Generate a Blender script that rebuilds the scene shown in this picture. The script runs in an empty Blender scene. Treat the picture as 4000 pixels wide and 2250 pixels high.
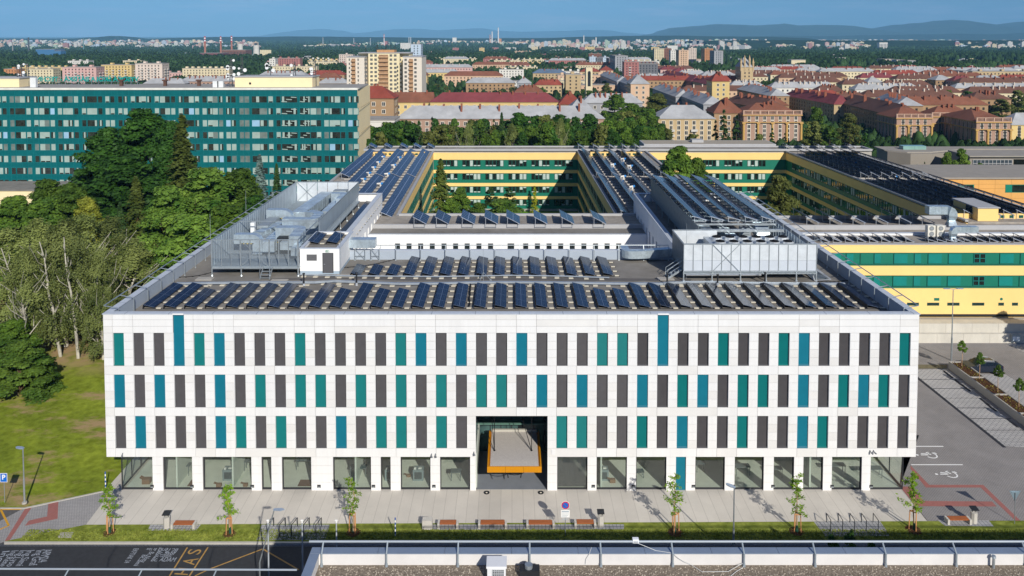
import bpy,math,random
import numpy as np
from mathutils import Vector,Matrix
R=math.radians
random.seed(7);np.random.seed(7)
scene=bpy.context.scene
COL=scene.collection
# ---------------------------------------------------------------- camera, world, sun, exposure
F=3130.0;PV=289.0;CH=42.0
PITCH=math.atan(152/F)
cam=bpy.data.cameras.new('camera');camo=bpy.data.objects.new('camera',cam);COL.objects.link(camo)
cam.sensor_width=36;cam.lens=36*F/4000;cam.shift_y=-(1125-PV)/4000
cam.clip_start=.5;cam.clip_end=90000
camo.location=(0,0,CH);camo.rotation_euler=(R(90)-PITCH,0,0)
scene.camera=camo
w=bpy.data.worlds.new('World');scene.world=w;w.use_nodes=True
nt=w.node_tree;nt.nodes.clear()
HAZE=4.8e-5
SUN_EL,SUN_AZ=29.0,21.0
sky=nt.nodes.new('ShaderNodeTexSky');sky.sky_type='NISHITA';sky.sun_disc=False
sky.sun_elevation=R(SUN_EL);sky.sun_rotation=R(180-SUN_AZ)
sky.altitude=300;sky.air_density=1.0;sky.dust_density=.25;sky.ozone_density=2.5
bg=nt.nodes.new('ShaderNodeBackground');bg.inputs[1].default_value=.058
out=nt.nodes.new('ShaderNodeOutputWorld')
# thin high clouds, part of the procedural sky
tc=nt.nodes.new('ShaderNodeTexCoord');mp=nt.nodes.new('ShaderNodeMapping');mp.inputs['Scale'].default_value=(4,4,42)
nz=nt.nodes.new('ShaderNodeTexNoise');nz.inputs['Scale'].default_value=2.3;nz.inputs['Detail'].default_value=9;nz.inputs['Roughness'].default_value=.62
cr=nt.nodes.new('ShaderNodeValToRGB');cr.color_ramp.elements[0].position=.49;cr.color_ramp.elements[1].position=.66
cr.color_ramp.elements[0].color=(0,0,0,1);cr.color_ramp.elements[1].color=(.62,.62,.62,1)
mx=nt.nodes.new('ShaderNodeMixRGB');mx.inputs[2].default_value=(8.6,9.2,11.3,1)
L=nt.links.new
L(tc.outputs['Generated'],mp.inputs[0]);L(mp.outputs[0],nz.inputs['Vector']);L(nz.outputs[0],cr.inputs[0])
L(cr.outputs[0],mx.inputs[0]);tn=nt.nodes.new('ShaderNodeMixRGB');tn.blend_type='MULTIPLY';tn.inputs[0].default_value=1;tn.inputs[2].default_value=(.39,.73,1.24,1)
L(sky.outputs[0],tn.inputs[1]);L(tn.outputs[0],mx.inputs[1]);L(mx.outputs[0],bg.inputs[0]);L(bg.outputs[0],out.inputs[0])
sl=bpy.data.lights.new('sun','SUN');sl.energy=4.7;sl.angle=R(.53);sl.color=(1,.95,.86)
so=bpy.data.objects.new('sun',sl);COL.objects.link(so)
_d=Vector((-math.sin(R(SUN_AZ))*math.cos(R(SUN_EL)),math.cos(R(SUN_AZ))*math.cos(R(SUN_EL)),-math.sin(R(SUN_EL))))
so.rotation_euler=_d.to_track_quat('-Z','Y').to_euler();so.location=(60,-80,90)
scene.view_settings.view_transform='Standard';scene.view_settings.look='None'
scene.view_settings.exposure=0;scene.view_settings.gamma=1
scene.render.engine='CYCLES'
scene.cycles.max_bounces=6;scene.cycles.transparent_max_bounces=12;scene.cycles.volume_bounces=0
# ---------------------------------------------------------------- pixel of the photo (4000 wide) -> real point
def ray(u,v):
 xc=(u-2000)/F;yc=-(v-PV)/F
 return xc,math.cos(PITCH)+yc*math.sin(PITCH),-math.sin(PITCH)+yc*math.cos(PITCH)
def az(u,v,z=0.0):
 d=ray(u,v);t=(z-CH)/d[2];return Vector((d[0]*t,d[1]*t,z))
def ay(u,v,Y):
 d=ray(u,v);t=Y/d[1];return Vector((d[0]*t,Y,CH+d[2]*t))
def zp(v,Y):return ay(2000,v,Y).z
def xp(u,Y,v=900):return ay(u,v,Y).x
# ---------------------------------------------------------------- materials
def lin(h):
 if isinstance(h,str):
  c=[int(h[i:i+2],16)/255 for i in(0,2,4)]
  return tuple(x/12.92 if x<.04045 else((x+.055)/1.055)**2.4 for x in c)
 return h
MATS={}
def M(name,col,rough=.8,metal=0,var=.12,scale=.6,bump=0,bscale=30,spec=.3,var2=0,scale2=.05,rnd=0,col2=None,stretch=None):
 if name in MATS:return MATS[name]
 m=bpy.data.materials.new(name);m.use_nodes=True;t=m.node_tree;b=t.nodes['Principled BSDF']
 c=lin(col);b.inputs['Roughness'].default_value=rough;b.inputs['Metallic'].default_value=metal
 b.inputs['Specular IOR Level'].default_value=spec;b.inputs['Base Color'].default_value=(*c,1)
 N=t.nodes.new;K=t.links.new
 geo=N('ShaderNodeNewGeometry');pos=geo.outputs['Position']
 if stretch:
  mm=N('ShaderNodeMapping');mm.inputs['Scale'].default_value=stretch;K(pos,mm.inputs[0]);pos=mm.outputs[0]
 last=None
 def noise(sc,det=4):
  n=N('ShaderNodeTexNoise');n.inputs['Scale'].default_value=sc;n.inputs['Detail'].default_value=det
  n.inputs['Roughness'].default_value=.6;K(pos,n.inputs['Vector']);return n.outputs[0]
 if var or col2:
  n=noise(scale);r=N('ShaderNodeValToRGB');r.color_ramp.elements[0].position=.3;r.color_ramp.elements[1].position=.7
  a=lin(col2)if col2 else tuple(x*(1-var)for x in c)
  e=c if col2 else tuple(min(1,x*(1+var))for x in c)
  r.color_ramp.elements[0].color=(*a,1);r.color_ramp.elements[1].color=(*e,1);K(n,r.inputs[0]);last=r.outputs[0]
 if var2:
  n=noise(scale2,5);mr=N('ShaderNodeMapRange');mr.inputs[1].default_value=.35;mr.inputs[2].default_value=.65
  mr.inputs[3].default_value=1-var2;mr.inputs[4].default_value=1+var2;K(n,mr.inputs[0])
  vm=N('ShaderNodeVectorMath');vm.operation='SCALE';K(last,vm.inputs[0]);K(mr.outputs[0],vm.inputs['Scale']);last=vm.outputs[0]
 if rnd:
  oi=N('ShaderNodeObjectInfo');mr=N('ShaderNodeMapRange');mr.inputs[3].default_value=1-rnd;mr.inputs[4].default_value=1+rnd
  K(oi.outputs['Random'],mr.inputs[0]);vm=N('ShaderNodeVectorMath');vm.operation='SCALE';K(last,vm.inputs[0]);K(mr.outputs[0],vm.inputs['Scale']);last=vm.outputs[0]
 if last:K(last,b.inputs['Base Color'])
 if bump:
  n=noise(bscale,3);bp=N('ShaderNodeBump');bp.inputs['Strength'].default_value=bump;bp.inputs['Distance'].default_value=.05
  K(n,bp.inputs['Height']);K(bp.outputs[0],b.inputs['Normal'])
 MATS[name]=m;return m
def tiles(name,col,joint,sx,sy,mort=.02,rough=.85,var=.08,off=.5,rot=0,scale=.4):
 """paving: brick texture in world metres"""
 m=M(name,col,rough,var=var,scale=scale,var2=.07,scale2=.13);t=m.node_tree;b=t.nodes['Principled BSDF'];N=t.nodes.new;K=t.links.new
 br=N('ShaderNodeTexBrick');br.offset=off;br.inputs['Scale'].default_value=1
 br.inputs['Brick Width'].default_value=sx;br.inputs['Row Height'].default_value=sy;br.inputs['Mortar Size'].default_value=mort
 br.inputs['Mortar Smooth'].default_value=.3;br.inputs['Bias'].default_value=0
 br.inputs['Color1'].default_value=(1.04,1.04,1.04,1);br.inputs['Color2'].default_value=(.95,.95,.95,1);j=lin(joint);c=lin(col)
 br.inputs['Mortar'].default_value=(j[0]/c[0],j[1]/c[1],j[2]/c[2],1)
 g=N('ShaderNodeNewGeometry');mp=N('ShaderNodeMapping');mp.inputs['Rotation'].default_value=(0,0,rot);K(g.outputs['Position'],mp.inputs[0]);K(mp.outputs[0],br.inputs['Vector'])
 old=b.inputs['Base Color'].links[0].from_socket
 mu=N('ShaderNodeMixRGB');mu.blend_type='MULTIPLY';mu.inputs[0].default_value=1;K(old,mu.inputs[1]);K(br.outputs[0],mu.inputs[2]);K(mu.outputs[0],b.inputs['Base Color'])
 return m
def glassy(name,col,rough=.08,spec=.9,var=.25,scale=.9):
 return M(name,col,rough,var=var,scale=scale,spec=spec)
def leafmat(name,a,b_,rnd=.25,trans=.25,scale=.45):
 m=M(name,b_,.65,col2=a,scale=scale,rnd=rnd,spec=.25);t=m.node_tree;b=t.nodes['Principled BSDF']
 last=b.inputs['Base Color'].links[0].from_socket
 tr=t.nodes.new('ShaderNodeBsdfTranslucent');mxs=t.nodes.new('ShaderNodeMixShader');mxs.inputs[0].default_value=trans
 t.links.new(last,tr.inputs[0]);t.links.new(b.outputs[0],mxs.inputs[1]);t.links.new(tr.outputs[0],mxs.inputs[2])
 t.links.new(mxs.outputs[0],t.nodes['Material Output'].inputs[0]);return m
 # ---------------------------------------------------------------- mesh builder and object helpers
class MB:
 def __init__(s):s.v=[];s.f=[];s.m=[]
 def quad(s,a,b,c,d,m=0):n=len(s.v);s.v+=[tuple(a),tuple(b),tuple(c),tuple(d)];s.f.append((n,n+1,n+2,n+3));s.m.append(m)
 def poly(s,pts,m=0):n=len(s.v);s.v+=[tuple(p)for p in pts];s.f.append(tuple(range(n,n+len(pts))));s.m.append(m)
 def hexa(s,p,m=0):
  n=len(s.v);s.v+=[tuple(q)for q in p]
  for f in((3,2,1,0),(4,5,6,7),(0,1,5,4),(1,2,6,5),(2,3,7,6),(3,0,4,7)):s.f.append(tuple(n+i for i in f));s.m.append(m)
 def box(s,x0,x1,y0,y1,z0,z1,m=0):
  s.hexa([(x0,y0,z0),(x1,y0,z0),(x1,y1,z0),(x0,y1,z0),(x0,y0,z1),(x1,y0,z1),(x1,y1,z1),(x0,y1,z1)],m);return s
 def prism(s,pts,z0,z1,m=0,mt=None):
  n=len(pts);b=[(p[0],p[1],z0)for p in pts];t=[(p[0],p[1],z1)for p in pts]
  s.poly(b[::-1],m);s.poly(t,m if mt is None else mt)
  for i in range(n):j=(i+1)%n;s.quad(b[i],b[j],t[j],t[i],m)
  return s
 def beam(s,p,q,w=.1,h=None,m=0):
  p=Vector(p);q=Vector(q);h=w if h is None else h;d=(q-p)
  if d.length<1e-6:return s
  d.normalize();up=Vector((0,0,1))if abs(d.z)<.95 else Vector((0,1,0));a=d.cross(up).normalized()*w/2;b=a.cross(d).normalized()*h/2
  s.hexa([p-a-b,p+a-b,q+a-b,q-a-b,p-a+b,p+a+b,q+a+b,q-a+b],m);return s
 def tube(s,p,q,r,r2=None,n=8,m=0,cap=True):
  p=Vector(p);q=Vector(q);r2=r if r2 is None else r2;d=(q-p).normalized();up=Vector((0,0,1))if abs(d.z)<.95 else Vector((0,1,0))
  a=d.cross(up).normalized();b=a.cross(d).normalized();k=len(s.v)
  for c,rr in((p,r),(q,r2)):
   for i in range(n):t=2*math.pi*i/n;s.v.append(tuple(c+a*math.cos(t)*rr+b*math.sin(t)*rr))
  for i in range(n):j=(i+1)%n;s.f.append((k+i,k+j,k+n+j,k+n+i));s.m.append(m)
  if cap:s.f.append(tuple(k+i for i in range(n))[::-1]);s.m.append(m);s.f.append(tuple(k+n+i for i in range(n)));s.m.append(m)
  return s
 def path(s,pts,r,n=6,m=0):
  for a,b in zip(pts[:-1],pts[1:]):s.tube(a,b,r,n=n,m=m)
  return s
 def xform(s,mat):s.v=[tuple(mat@Vector(p))for p in s.v];return s
 def build(s,name,mats,parent=None,label=None,cat=None,group=None,kind=None,local=False,smooth=False):
  if not isinstance(mats,(list,tuple)):mats=[mats]
  me=bpy.data.meshes.new(name)
  v=np.array(s.v,dtype=float)
  if parent is not None:o0=(0,0,0)if local else ORG.get(parent.name,(0,0,0))
  elif local or kind in('structure',):o0=(0,0,0)
  else:o0=((v[:,0].min()+v[:,0].max())/2,(v[:,1].min()+v[:,1].max())/2,v[:,2].min())
  v=v-np.array(o0)
  me.from_pydata(v.tolist(),[],s.f)
  for mt in mats:me.materials.append(mt)
  if len(mats)>1:me.polygons.foreach_set('material_index',s.m)
  if smooth:me.polygons.foreach_set('use_smooth',[True]*len(me.polygons))
  me.update()
  o=bpy.data.objects.new(name,me);COL.objects.link(o)
  if parent is not None:o.parent=parent;ORG[o.name]=ORG.get(parent.name,(0,0,0))
  else:o.location=o0;ORG[o.name]=tuple(o0)
  if label:o['label']=label
  if cat:o['category']=cat
  if group:o['group']=group
  if kind:o['kind']=kind
  return o
ORG={}
def thing(name,label,cat,loc=(0,0,0),rz=0,group=None):
 o=bpy.data.objects.new(name,None);COL.objects.link(o);o.location=loc;o.rotation_euler=(0,0,rz);o.empty_display_size=.5
 o['label']=label;o['category']=cat
 if group:o['group']=group
 ORG[o.name]=tuple(loc)if rz==0 else(0,0,0)
 return o
CH_OF={}
def dup(o,parent=None,loc=None,rz=None,label=None,scale=None,group=None):
 c=o.copy();COL.objects.link(c)
 if parent is not None:c.parent=parent
 kids=CH_OF.get(o.name)
 if kids is None:kids=list(o.children);CH_OF[o.name]=kids
 for k in kids:dup(k,c)
 if loc is not None:c.location=loc
 if rz is not None:c.rotation_euler[2]=rz
 if scale is not None:c.scale=scale
 if label:c['label']=label
 if group:c['group']=group
 return c
ORDW=['first','second','third','fourth','fifth','sixth','seventh','eighth','ninth','tenth','eleventh','twelfth','thirteenth','fourteenth','fifteenth','sixteenth','seventeenth','eighteenth','nineteenth','twentieth']
def nth(i,n,a='left',b='right'):
 if i==0:return a+'most'
 if i==n-1:return b+'most'
 return ORDW[i]+' from the '+a if i<=(n-1)/2 else ORDW[n-1-i]+' from the '+b
 # common materials
white=M('white_render',(.80,.80,.79),.75,var=.03,scale=.5,var2=.03,scale2=.15)
clad=M('white_cladding',(.735,.732,.725),.6,var=.035,scale=1.2,stretch=(3,3,.14),var2=.03,scale2=.12)
galv=M('galvanised_steel','aeb6ba',.42,.65,var=.12,scale=3,spec=.5)
steel=M('painted_steel','9aa4ab',.45,.3,var=.08,scale=4,spec=.5)
dark=M('dark_metal','2c2e31',.5,.2,var=.1,scale=3)
blackm=M('black_rubber','151618',.8,var=.2,scale=2)
conc=M('concrete','a8a49c',.9,var=.1,scale=.5,var2=.06,scale2=.08,bump=.1)
pale=M('pale_concrete','c3beb2',.9,var=.08,scale=.9,var2=.07,scale2=.12,stretch=(1,1,.35))
# ---------------------------------------------------------------- terrain and ground sheets
GP=[(-400,-.2),(116,-.2),(140,-2.2),(205,-2.2),(225,-3),(260,-6),(330,-12),(420,-15),(600,-16.5),(1700,-18.5),(2600,-32),(3400,-40),(40000,-40)]
def ground(Y):
 for(a,za),(b,zb)in zip(GP[:-1],GP[1:]):
  if Y<=b:return za+(zb-za)*(Y-a)/(b-a)
 return GP[-1][1]
def gmat():
 m=M('far_ground','5d6840',1,col2='35452a',scale=.004,var2=.25,scale2=.03,spec=0);return m
mb=MB()
for(a,za),(b,zb)in zip(GP[:-1],GP[1:]):
 mb.quad((-30000,a,za),(30000,a,za),(30000,b,zb),(-30000,b,zb))
mb.build('ground',gmat(),kind='structure')
grass=M('lawn_grass','6f8325',1,col2='566b1c',scale=.22,var2=.22,scale2=1.1,bump=.6,bscale=8,spec=0)
grassd=M('verge_grass','8d9445',1,col2='63702c',scale=.9,var2=.2,scale2=2.2,bump=.5,bscale=12,spec=0)
dirt=M('dry_dirt','a58a60',1,col2='7d6a48',scale=1.3,spec=0,bump=.4,bscale=6)
# left lawn with worn patches: one sheet, rising gently away from the street
def lawn():
 g=grass;m=M('worn_lawn','8a9633',1,col2='667427',scale=.16,var2=.25,scale2=1.3,spec=0,bump=.5,bscale=7)
 t=m.node_tree;b=t.nodes['Principled BSDF'];N=t.nodes.new;K=t.links.new
 old=b.inputs['Base Color'].links[0].from_socket
 ge=N('ShaderNodeNewGeometry');n=N('ShaderNodeTexNoise');n.inputs['Scale'].default_value=.085;n.inputs['Detail'].default_value=9;n.inputs['Roughness'].default_value=.72
 mp=N('ShaderNodeMapping');mp.inputs['Rotation'].default_value=(0,0,R(-32));mp.inputs['Scale'].default_value=(1,2.1,1);K(ge.outputs['Position'],mp.inputs[0]);K(mp.outputs[0],n.inputs['Vector'])
 r=N('ShaderNodeValToRGB');r.color_ramp.elements[0].position=.53;r.color_ramp.elements[1].position=.62;K(n.outputs[0],r.inputs[0])
 sx=N('ShaderNodeSeparateXYZ');K(ge.outputs['Position'],sx.inputs[0])
 wr=N('ShaderNodeMapRange');wr.inputs[1].default_value=94;wr.inputs[2].default_value=99;K(sx.outputs['Y'],wr.inputs[0])
 nn=N('ShaderNodeTexNoise');nn.inputs['Scale'].default_value=.5;nn.inputs['Detail'].default_value=6;K(ge.outputs['Position'],nn.inputs['Vector'])
 ad=N('ShaderNodeMath');ad.operation='MULTIPLY';K(wr.outputs[0],ad.inputs[0]);mr2=N('ShaderNodeMapRange');mr2.inputs[1].default_value=.3;mr2.inputs[2].default_value=.55;K(nn.outputs[0],mr2.inputs[0]);K(mr2.outputs[0],ad.inputs[1])
 mxx=N('ShaderNodeMath');mxx.operation='MAXIMUM';K(r.outputs[0],mxx.inputs[0]);K(ad.outputs[0],mxx.inputs[1])
 mx=N('ShaderNodeMixRGB');K(mxx.outputs[0],mx.inputs[0]);K(old,mx.inputs[1]);mx.inputs[2].default_value=(*lin('a48c68'),1);K(mx.outputs[0],b.inputs['Base Color'])
 return m
def lawn_z(x,y):
 e=az(95,1984);f=az(439,1912)
 edge=e.y+(f.y-e.y)*(x-e.x)/(f.x-e.x)if x<f.x else f.y
 d=max(0,y-edge);return min(1.3,.004+.035*d)*min(1,max(0,(-37.6-x)/5))+.004+.0
p0=az(95,1984);p1=az(439,1912)
mb=MB();nx,ny=60,60
xs=[-160+(160-37.6)*i/nx for i in range(nx+1)]
def edge_y(x):
 if x<p0.x:return p0.y-.05
 return p0.y+(p1.y-p0.y)*(x-p0.x)/(p1.x-p0.x)
k=0
for i,x in enumerate(xs):
 ye=edge_y(x)
 for j in range(ny+1):
  y=ye+(150-ye)*(j/ny)**1.6;z=lawn_z(x,y)+.05*math.sin(x*.4+y*.23)*min(1,(y-ye)/6)*min(1,(-37.6-x)/5)
  if y>116:z=z*max(0,1-(y-116)/20)+ground(y)*min(1,(y-116)/20)+.05
  mb.v.append((x,y,z))
for i in range(nx):
 for j in range(ny):
  a=i*(ny+1)+j;mb.f.append((a,a+ny+1,a+ny+2,a+1));mb.m.append(0)
mb.build('lawn',lawn(),kind='structure',smooth=True)
def sheet(name,pts,mat,z=0.0,kind='structure',th=None):
 mb=MB();P=[az(u,v,z)for u,v in pts]
 # make ccw
 A=sum(P[i].x*P[(i+1)%len(P)].y-P[(i+1)%len(P)].x*P[i].y for i in range(len(P)))
 if A<0:P=P[::-1]
 if th:mb.prism([(p.x,p.y)for p in P],z-th,z)
 else:mb.poly(P)
 return mb.build(name,mat,kind=kind)
asph=M('asphalt',(.035,.037,.042),.85,var=.15,scale=3,bump=.15,bscale=60)
pave=tiles('plaza_slabs','c6c0b6','aca69d',1.0,40,.022,var=.05,off=0)
brick=tiles('grey_setts','a09d9a','77757a',.22,.22,.015,var=.08)
pad=tiles('pad_setts','a3a3a3','6f7174',.32,.32,.03,var=.06,off=0)
red=M('red_paving','9c665f',.9,var=.1,scale=4)
whitep=M('white_paint',(.8,.8,.78),.7,var=.06,scale=3)
yellowp=M('yellow_paint','d09a2c',.7,var=.1,scale=3)
oldyel=M('faded_yellow_paint','a88449',.7,var=.2,scale=3)
kerbm=M('kerb_stone','b7b3aa',.85,var=.08,scale=2)
VB,VF=2049.5,2116
sheet('road',[(-1400,2117),(5600,2117),(5600,3600),(-1400,3600)],asph,-.12)
sheet('gutter',[(-600,2116.5),(4600,2116.5),(4600,2134),(-600,2134)],tiles('gutter_setts','73757a','4d5056',.3,.3,.03),-.115)
sheet('kerb',[(16,2115),(3990,2115),(3990,2121),(16,2121)],kerbm,.03,th=.15)
sheet('grass_verge',[(334,VB),(4060,VB-16),(4150,2070),(4000,2096),(3900,2114.5),(16,2115),(130,2090)],grassd,.024)
sheet('plaza_paving',[(445,1700),(3590,1700),(3514,1901),(3621,2031.5),(3621,VB+1),(334,VB+1),(428,1915)],pave,0)
sheet('footpath',[(95,1984),(439,1913),(334,VB+2),(130,2091),(16,2116),(-300,2260),(-420,2260)],brick,.004)
sheet('path_edging',[(0,1982),(95,1982),(439,1909),(439,1912.5),(95,1986.5),(0,1986.5)],kerbm,.05,th=.05)
mb=MB()
for s in([(99,1985),(124,1981),(37,2112),(17,2116)],[(189,1965.5),(228,1959),(225,2026),(97,2054),(113,2033.5),(184,2017)]):
 P=[az(u,v,.008)for u,v in s][::-1];mb.poly(P)
mb.build('tactile_paving',red,kind='structure')
sheet('side_street',[(-700,1984),(93,1984.5),(-60,2185),(-1700,2300)],M('worn_asphalt','5d5b59',.9,var=.15,scale=2,bump=.1),.002)
mb=MB()
for a,b in(((0,1990),(84,1989)),((3,1991),(34,2053)),((34,2053),(-30,2080))):
 mb.beam(az(*a,.006),az(*b,.006),.16,.004)
mb.build('street_marking',yellowp,label='bright yellow zigzag line on worn asphalt at the left picture edge',cat='road marking')
def padat(name,pts,z=.03):sheet(name,pts,pad,z)
padat('bench_pad',[(587,2049),(785,2049),(765,2072.5),(577,2072.5)])
padat('rack_pad',[(1022,2049),(1288,2049),(1270,2109),(1002,2109)])
padat('seating_pad',[(1683,2049),(2438,2048),(2437,2067),(1670,2070)])
padat('rack_pad',[(3178,2037),(3437,2035),(3477,2093),(3226,2096)])
padat('bench_pad',[(3663,2032),(3862,2033),(3882,2056),(3692,2054)])
sheet('access_cover',[(237,2079),(288,2078),(277,2100),(224,2100)],conc,.05,th=.05)
# car park
cp=tiles('carpark_setts','989390','6a6867',.24,.12,.02,var=.1,rot=R(0));bay=tiles('bay_setts','b5b2ae','6a6b70',.6,.30,.035,var=.06)
sheet('car_park',[(3514,1901),(3560,1320),(4900,1320),(5600,1930),(4150,2070),(4060,2036),(3622,2036)],cp,0)
sheet('parking_bays',[(3560,1444),(3700,1441),(4075,1752),(3920,1742),(3835,1682),(3582,1471)],bay,.005)
sheet('parking_bays',[(3800,1462),(3925,1462),(4350,1702),(4150,1702),(4000,1590)],bay,.005)
sheet('parking_bays',[(3930,1340),(4100,1340),(4100,1390),(3990,1372)],bay,.005)
mb=MB()
for v in(1481.8,1517.5,1554.8,1593.6,1635.1,1680):
 u0=3582+(v-1471)*(3835-3582)/(1682-1471);u1=3715+(v-1441)*1.21
 mb.beam(az(u0,v,.011),az(u1,v,.011),.1,.004)
mb.beam(az(3576,1469,.011),az(3925,1748,.011),.38,.006)
mb.build('bay_lines',M('dark_setts','33343a',.9,var=.1,scale=4),label='dark sett lines dividing the pale parking bays',cat='bay marking')
sheet('gravel_strip',[(3584,1424),(3700,1424),(3700,1439),(3584,1440)],M('brown_gravel','857c62',1,col2='5e5a42',scale=5,bump=.5),.03)
mb=MB()
mb.beam(az(3570,1743.5,.008),az(3685,1743.5,.008),.14,.004);mb.beam(az(3559,1815,.008),az(3761,1815,.008),.14,.004)
mb.build('bay_marking',whitep,label='two white painted lines beside the wheelchair bays',cat='road marking')
def wheelchair(name,u,v,lab):
 mb=MB();c=az(u,v,.009)
 def T(x,y):return Vector((c.x+y*1.0,c.y+x*1.0,.009))
 pts=[T(.55*math.sin(a)-.05,.55*math.cos(a)+.35)for a in[R(-150+30*k)for k in range(10)]]
 for a,b in zip(pts[:-1],pts[1:]):mb.beam(a,b,.13,.004)
 for a,b in(((.0,-.65),(.0,.1)),((.3,-.5),(.1,.45)),((.05,.15),(.45,.35)),((.45,.35),(.4,.85)),((.45,.9),(.2,1.05))):mb.beam(T(*a),T(*b),.13,.004)
 mb.tube(T(.0,-1.0),T(.0,-1.0)+Vector((0,0,.003)),.14,n=10)
 mb.build(name,whitep,label=lab,cat='road marking')
wheelchair('wheelchair_symbol',3622,1777,'white wheelchair symbol in the farther disabled bay by the building corner')
wheelchair('wheelchair_symbol',3699,1852,'white wheelchair symbol in the nearer disabled bay beside the red paving')
mb=MB()
o=3000;z=1688;s=2.576
for q in([(1435,335),(1620,530),(2165,530),(2140,557),(1590,557),(1435,372)],[(2165,530),(2540,890),(2490,890),(2140,557)],[(1325,548),(1430,548),(1575,700),(1490,745)],[(1490,745),(1580,692),(2255,698),(2300,748)]):
 P=[az(o+a/s,z+b/s,.008)for a,b in q]
 A=sum(P[i].x*P[(i+1)%len(P)].y-P[(i+1)%len(P)].x*P[i].y for i in range(len(P)))
 mb.poly(P if A>0 else P[::-1])
mb.build('red_paving_bands',red,kind='structure')
# chalk names and yellow fire-lane letters on the road
chalk=M('chalk',(.3,.33,.38),1,var=.35,scale=9)
def text_obj(name,txt,mat,loc,rot,size,label,cat,extr=.0,sx=1,width=None,bold=0,align='CENTER',parent=None,shear=0):
 c=bpy.data.curves.new(name,'FONT');c.body=txt;c.size=size;c.align_x=align;c.align_y='CENTER';c.extrude=extr;c.offset=bold;c.shear=shear
 o=bpy.data.objects.new(name,c);COL.objects.link(o)
 me=bpy.data.meshes.new_from_object(o);bpy.data.objects.remove(o);me.name=name;me.materials.clear();me.materials.append(mat)
 o=bpy.data.objects.new(name,me);COL.objects.link(o);o.rotation_euler=rot
 k=1
 if width:
  ww=max(v.co.x for v in me.vertices)-min(v.co.x for v in me.vertices);k=width/ww
 o.scale=(sx*k,1,1)
 if parent is not None:
  o.parent=parent;q=ORG.get(parent.name,(0,0,0));o.location=Vector(loc)-Vector(q)
 else:
  o.location=loc;o['label']=label;o['category']=cat
 return o
def road_text(name,txt,u0,v0,u1,v1,hh,mat,label,cat='lettering',bold=.0):
 """baseline centre line of the word runs from pixel 0 to pixel 1 on the road"""
 a=az(u0,v0,-.112);b=az(u1,v1,-.112);d=b-a
 return text_obj(name,txt,mat,(a+b)/2,(0,0,math.atan2(d.y,d.x)),hh,label,cat,extr=.002,width=d.length,bold=bold)
def zz(x,y,ox=0,oy=1688):return(ox+x/2.576,oy+y/2.576)
for txt,a,b,h in(('APM24',(480,1180),(420,1308),.95),('Ing Graf',(405,1185),(325,1340),.9),('Ing.Simi',(310,1188),(190,1345),.85),('Ing.Lyso',(235,1190),(90,1350),.8),('Ing.Rene',(150,1192),(20,1350),.8),('Ing',(60,1195),(-10,1300),.8)):
 road_text('chalk_name',txt,*zz(*a),*zz(*b),h,chalk,'chalked name "%s" on the dark road at the lower left'%txt,bold=0)
for txt,a,b,h in(('Bc.Terka',(1785,1192),(1590,1182),.8),('Bc Vaw',(1575,1180),(1475,1176),.45),('Bc.Sabi',(1575,1215),(1755,1220),.6),('Bc.Gottmi',(1560,1243),(1725,1247),.5),('Bc. ADAM',(1530,1280),(1765,1285),.75),('Bc.Naty',(1530,1205),(1435,1310),.6),('Bc.Simi',(1455,1235),(1365,1345),.6),('EKFTIAK 24',(1370,1170),(1270,1315),.6)):
 road_text('chalk_name',txt,*zz(*a),*zz(*b),h,chalk,'chalked words "%s" on the dark road beside the yellow fire lane'%txt,bold=0)
for txt,a,b in(('H',(1850,1440),(1850,1362),),('A',(1912,1342),(1925,1268)),('S',(1955,1225),(1975,1178))):pass
def fire_letters():
# letters read along the lane: S, A, H(asici) seen rotated
 for ch,c,wd,hh in(('S',(1964,1205),.62,1.5),('A',(1918,1300),.8,1.6),('H',(1850,1402),.75,1.6)):
  u,v=zz(*c);p=az(u,v,-.111)
  lane0=az(*zz(1800,1410),-.11);lane1=az(*zz(1985,1165),-.11);d=lane1-lane0
  text_obj('fire_lane_letter',ch,oldyel,p,(0,0,math.atan2(d.y,d.x)),hh,'faded yellow letter %s painted in the fire lane on the road'%ch,'road letter',extr=.002,width=wd,bold=.0)
fire_letters()
mb=MB()
for a,b in(((1705,1448),(1885,1160)),((1905,1448),(2092,1160)),((1960,1448),(2090,1385)),((2090,1385),(2645,1175)),((2645,1175),(3005,1385))):
 mb.beam(az(*zz(*a),-.11),az(*zz(*b),-.11),.12,.004)
mb.build('fire_lane_lines',oldyel,label='faded yellow fire lane lines on the dark road',cat='road marking')
# ---------------------------------------------------------------- white office building
YF=72.0;XL,XR=-37.35,37.2;Z0=zp(1785,YF);ZT=zp(1228,YF);ZR=15.25;YB=95.0;YW=128.0
XI,XJ=-20.9,19.6
teal=M('teal_blind','066c6c',.6,var=.05,scale=1,spec=.15);bluep=M('blue_panel','126c80',.5,var=.05,scale=1,spec=.2)
gryb=M('grey_blind','4b494b',.6,.0,var=.08,scale=2,spec=.15);frame_m=M('anthracite_frame','35363a',.5,.2,var=.05)
copm=M('zinc_coping','c2c9d2',.55,.1,var=.06,scale=1.5,spec=.5)
roofm=M('roof_membrane','8a8680',.9,var=.09,scale=.5,col2='76726c',var2=.08,scale2=.2)
tg=bpy.data.materials.new('shop_glass');tg.use_nodes=True;t_=tg.node_tree;t_.nodes.clear()
_o=t_.nodes.new('ShaderNodeOutputMaterial');_m=t_.nodes.new('ShaderNodeMixShader');_t=t_.nodes.new('ShaderNodeBsdfTransparent');_g=t_.nodes.new('ShaderNodeBsdfGlossy');_f=t_.nodes.new('ShaderNodeValue')
_t.inputs[0].default_value=(.90,.96,.92,1);_g.inputs['Roughness'].default_value=.02;_f.outputs[0].default_value=.13
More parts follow.
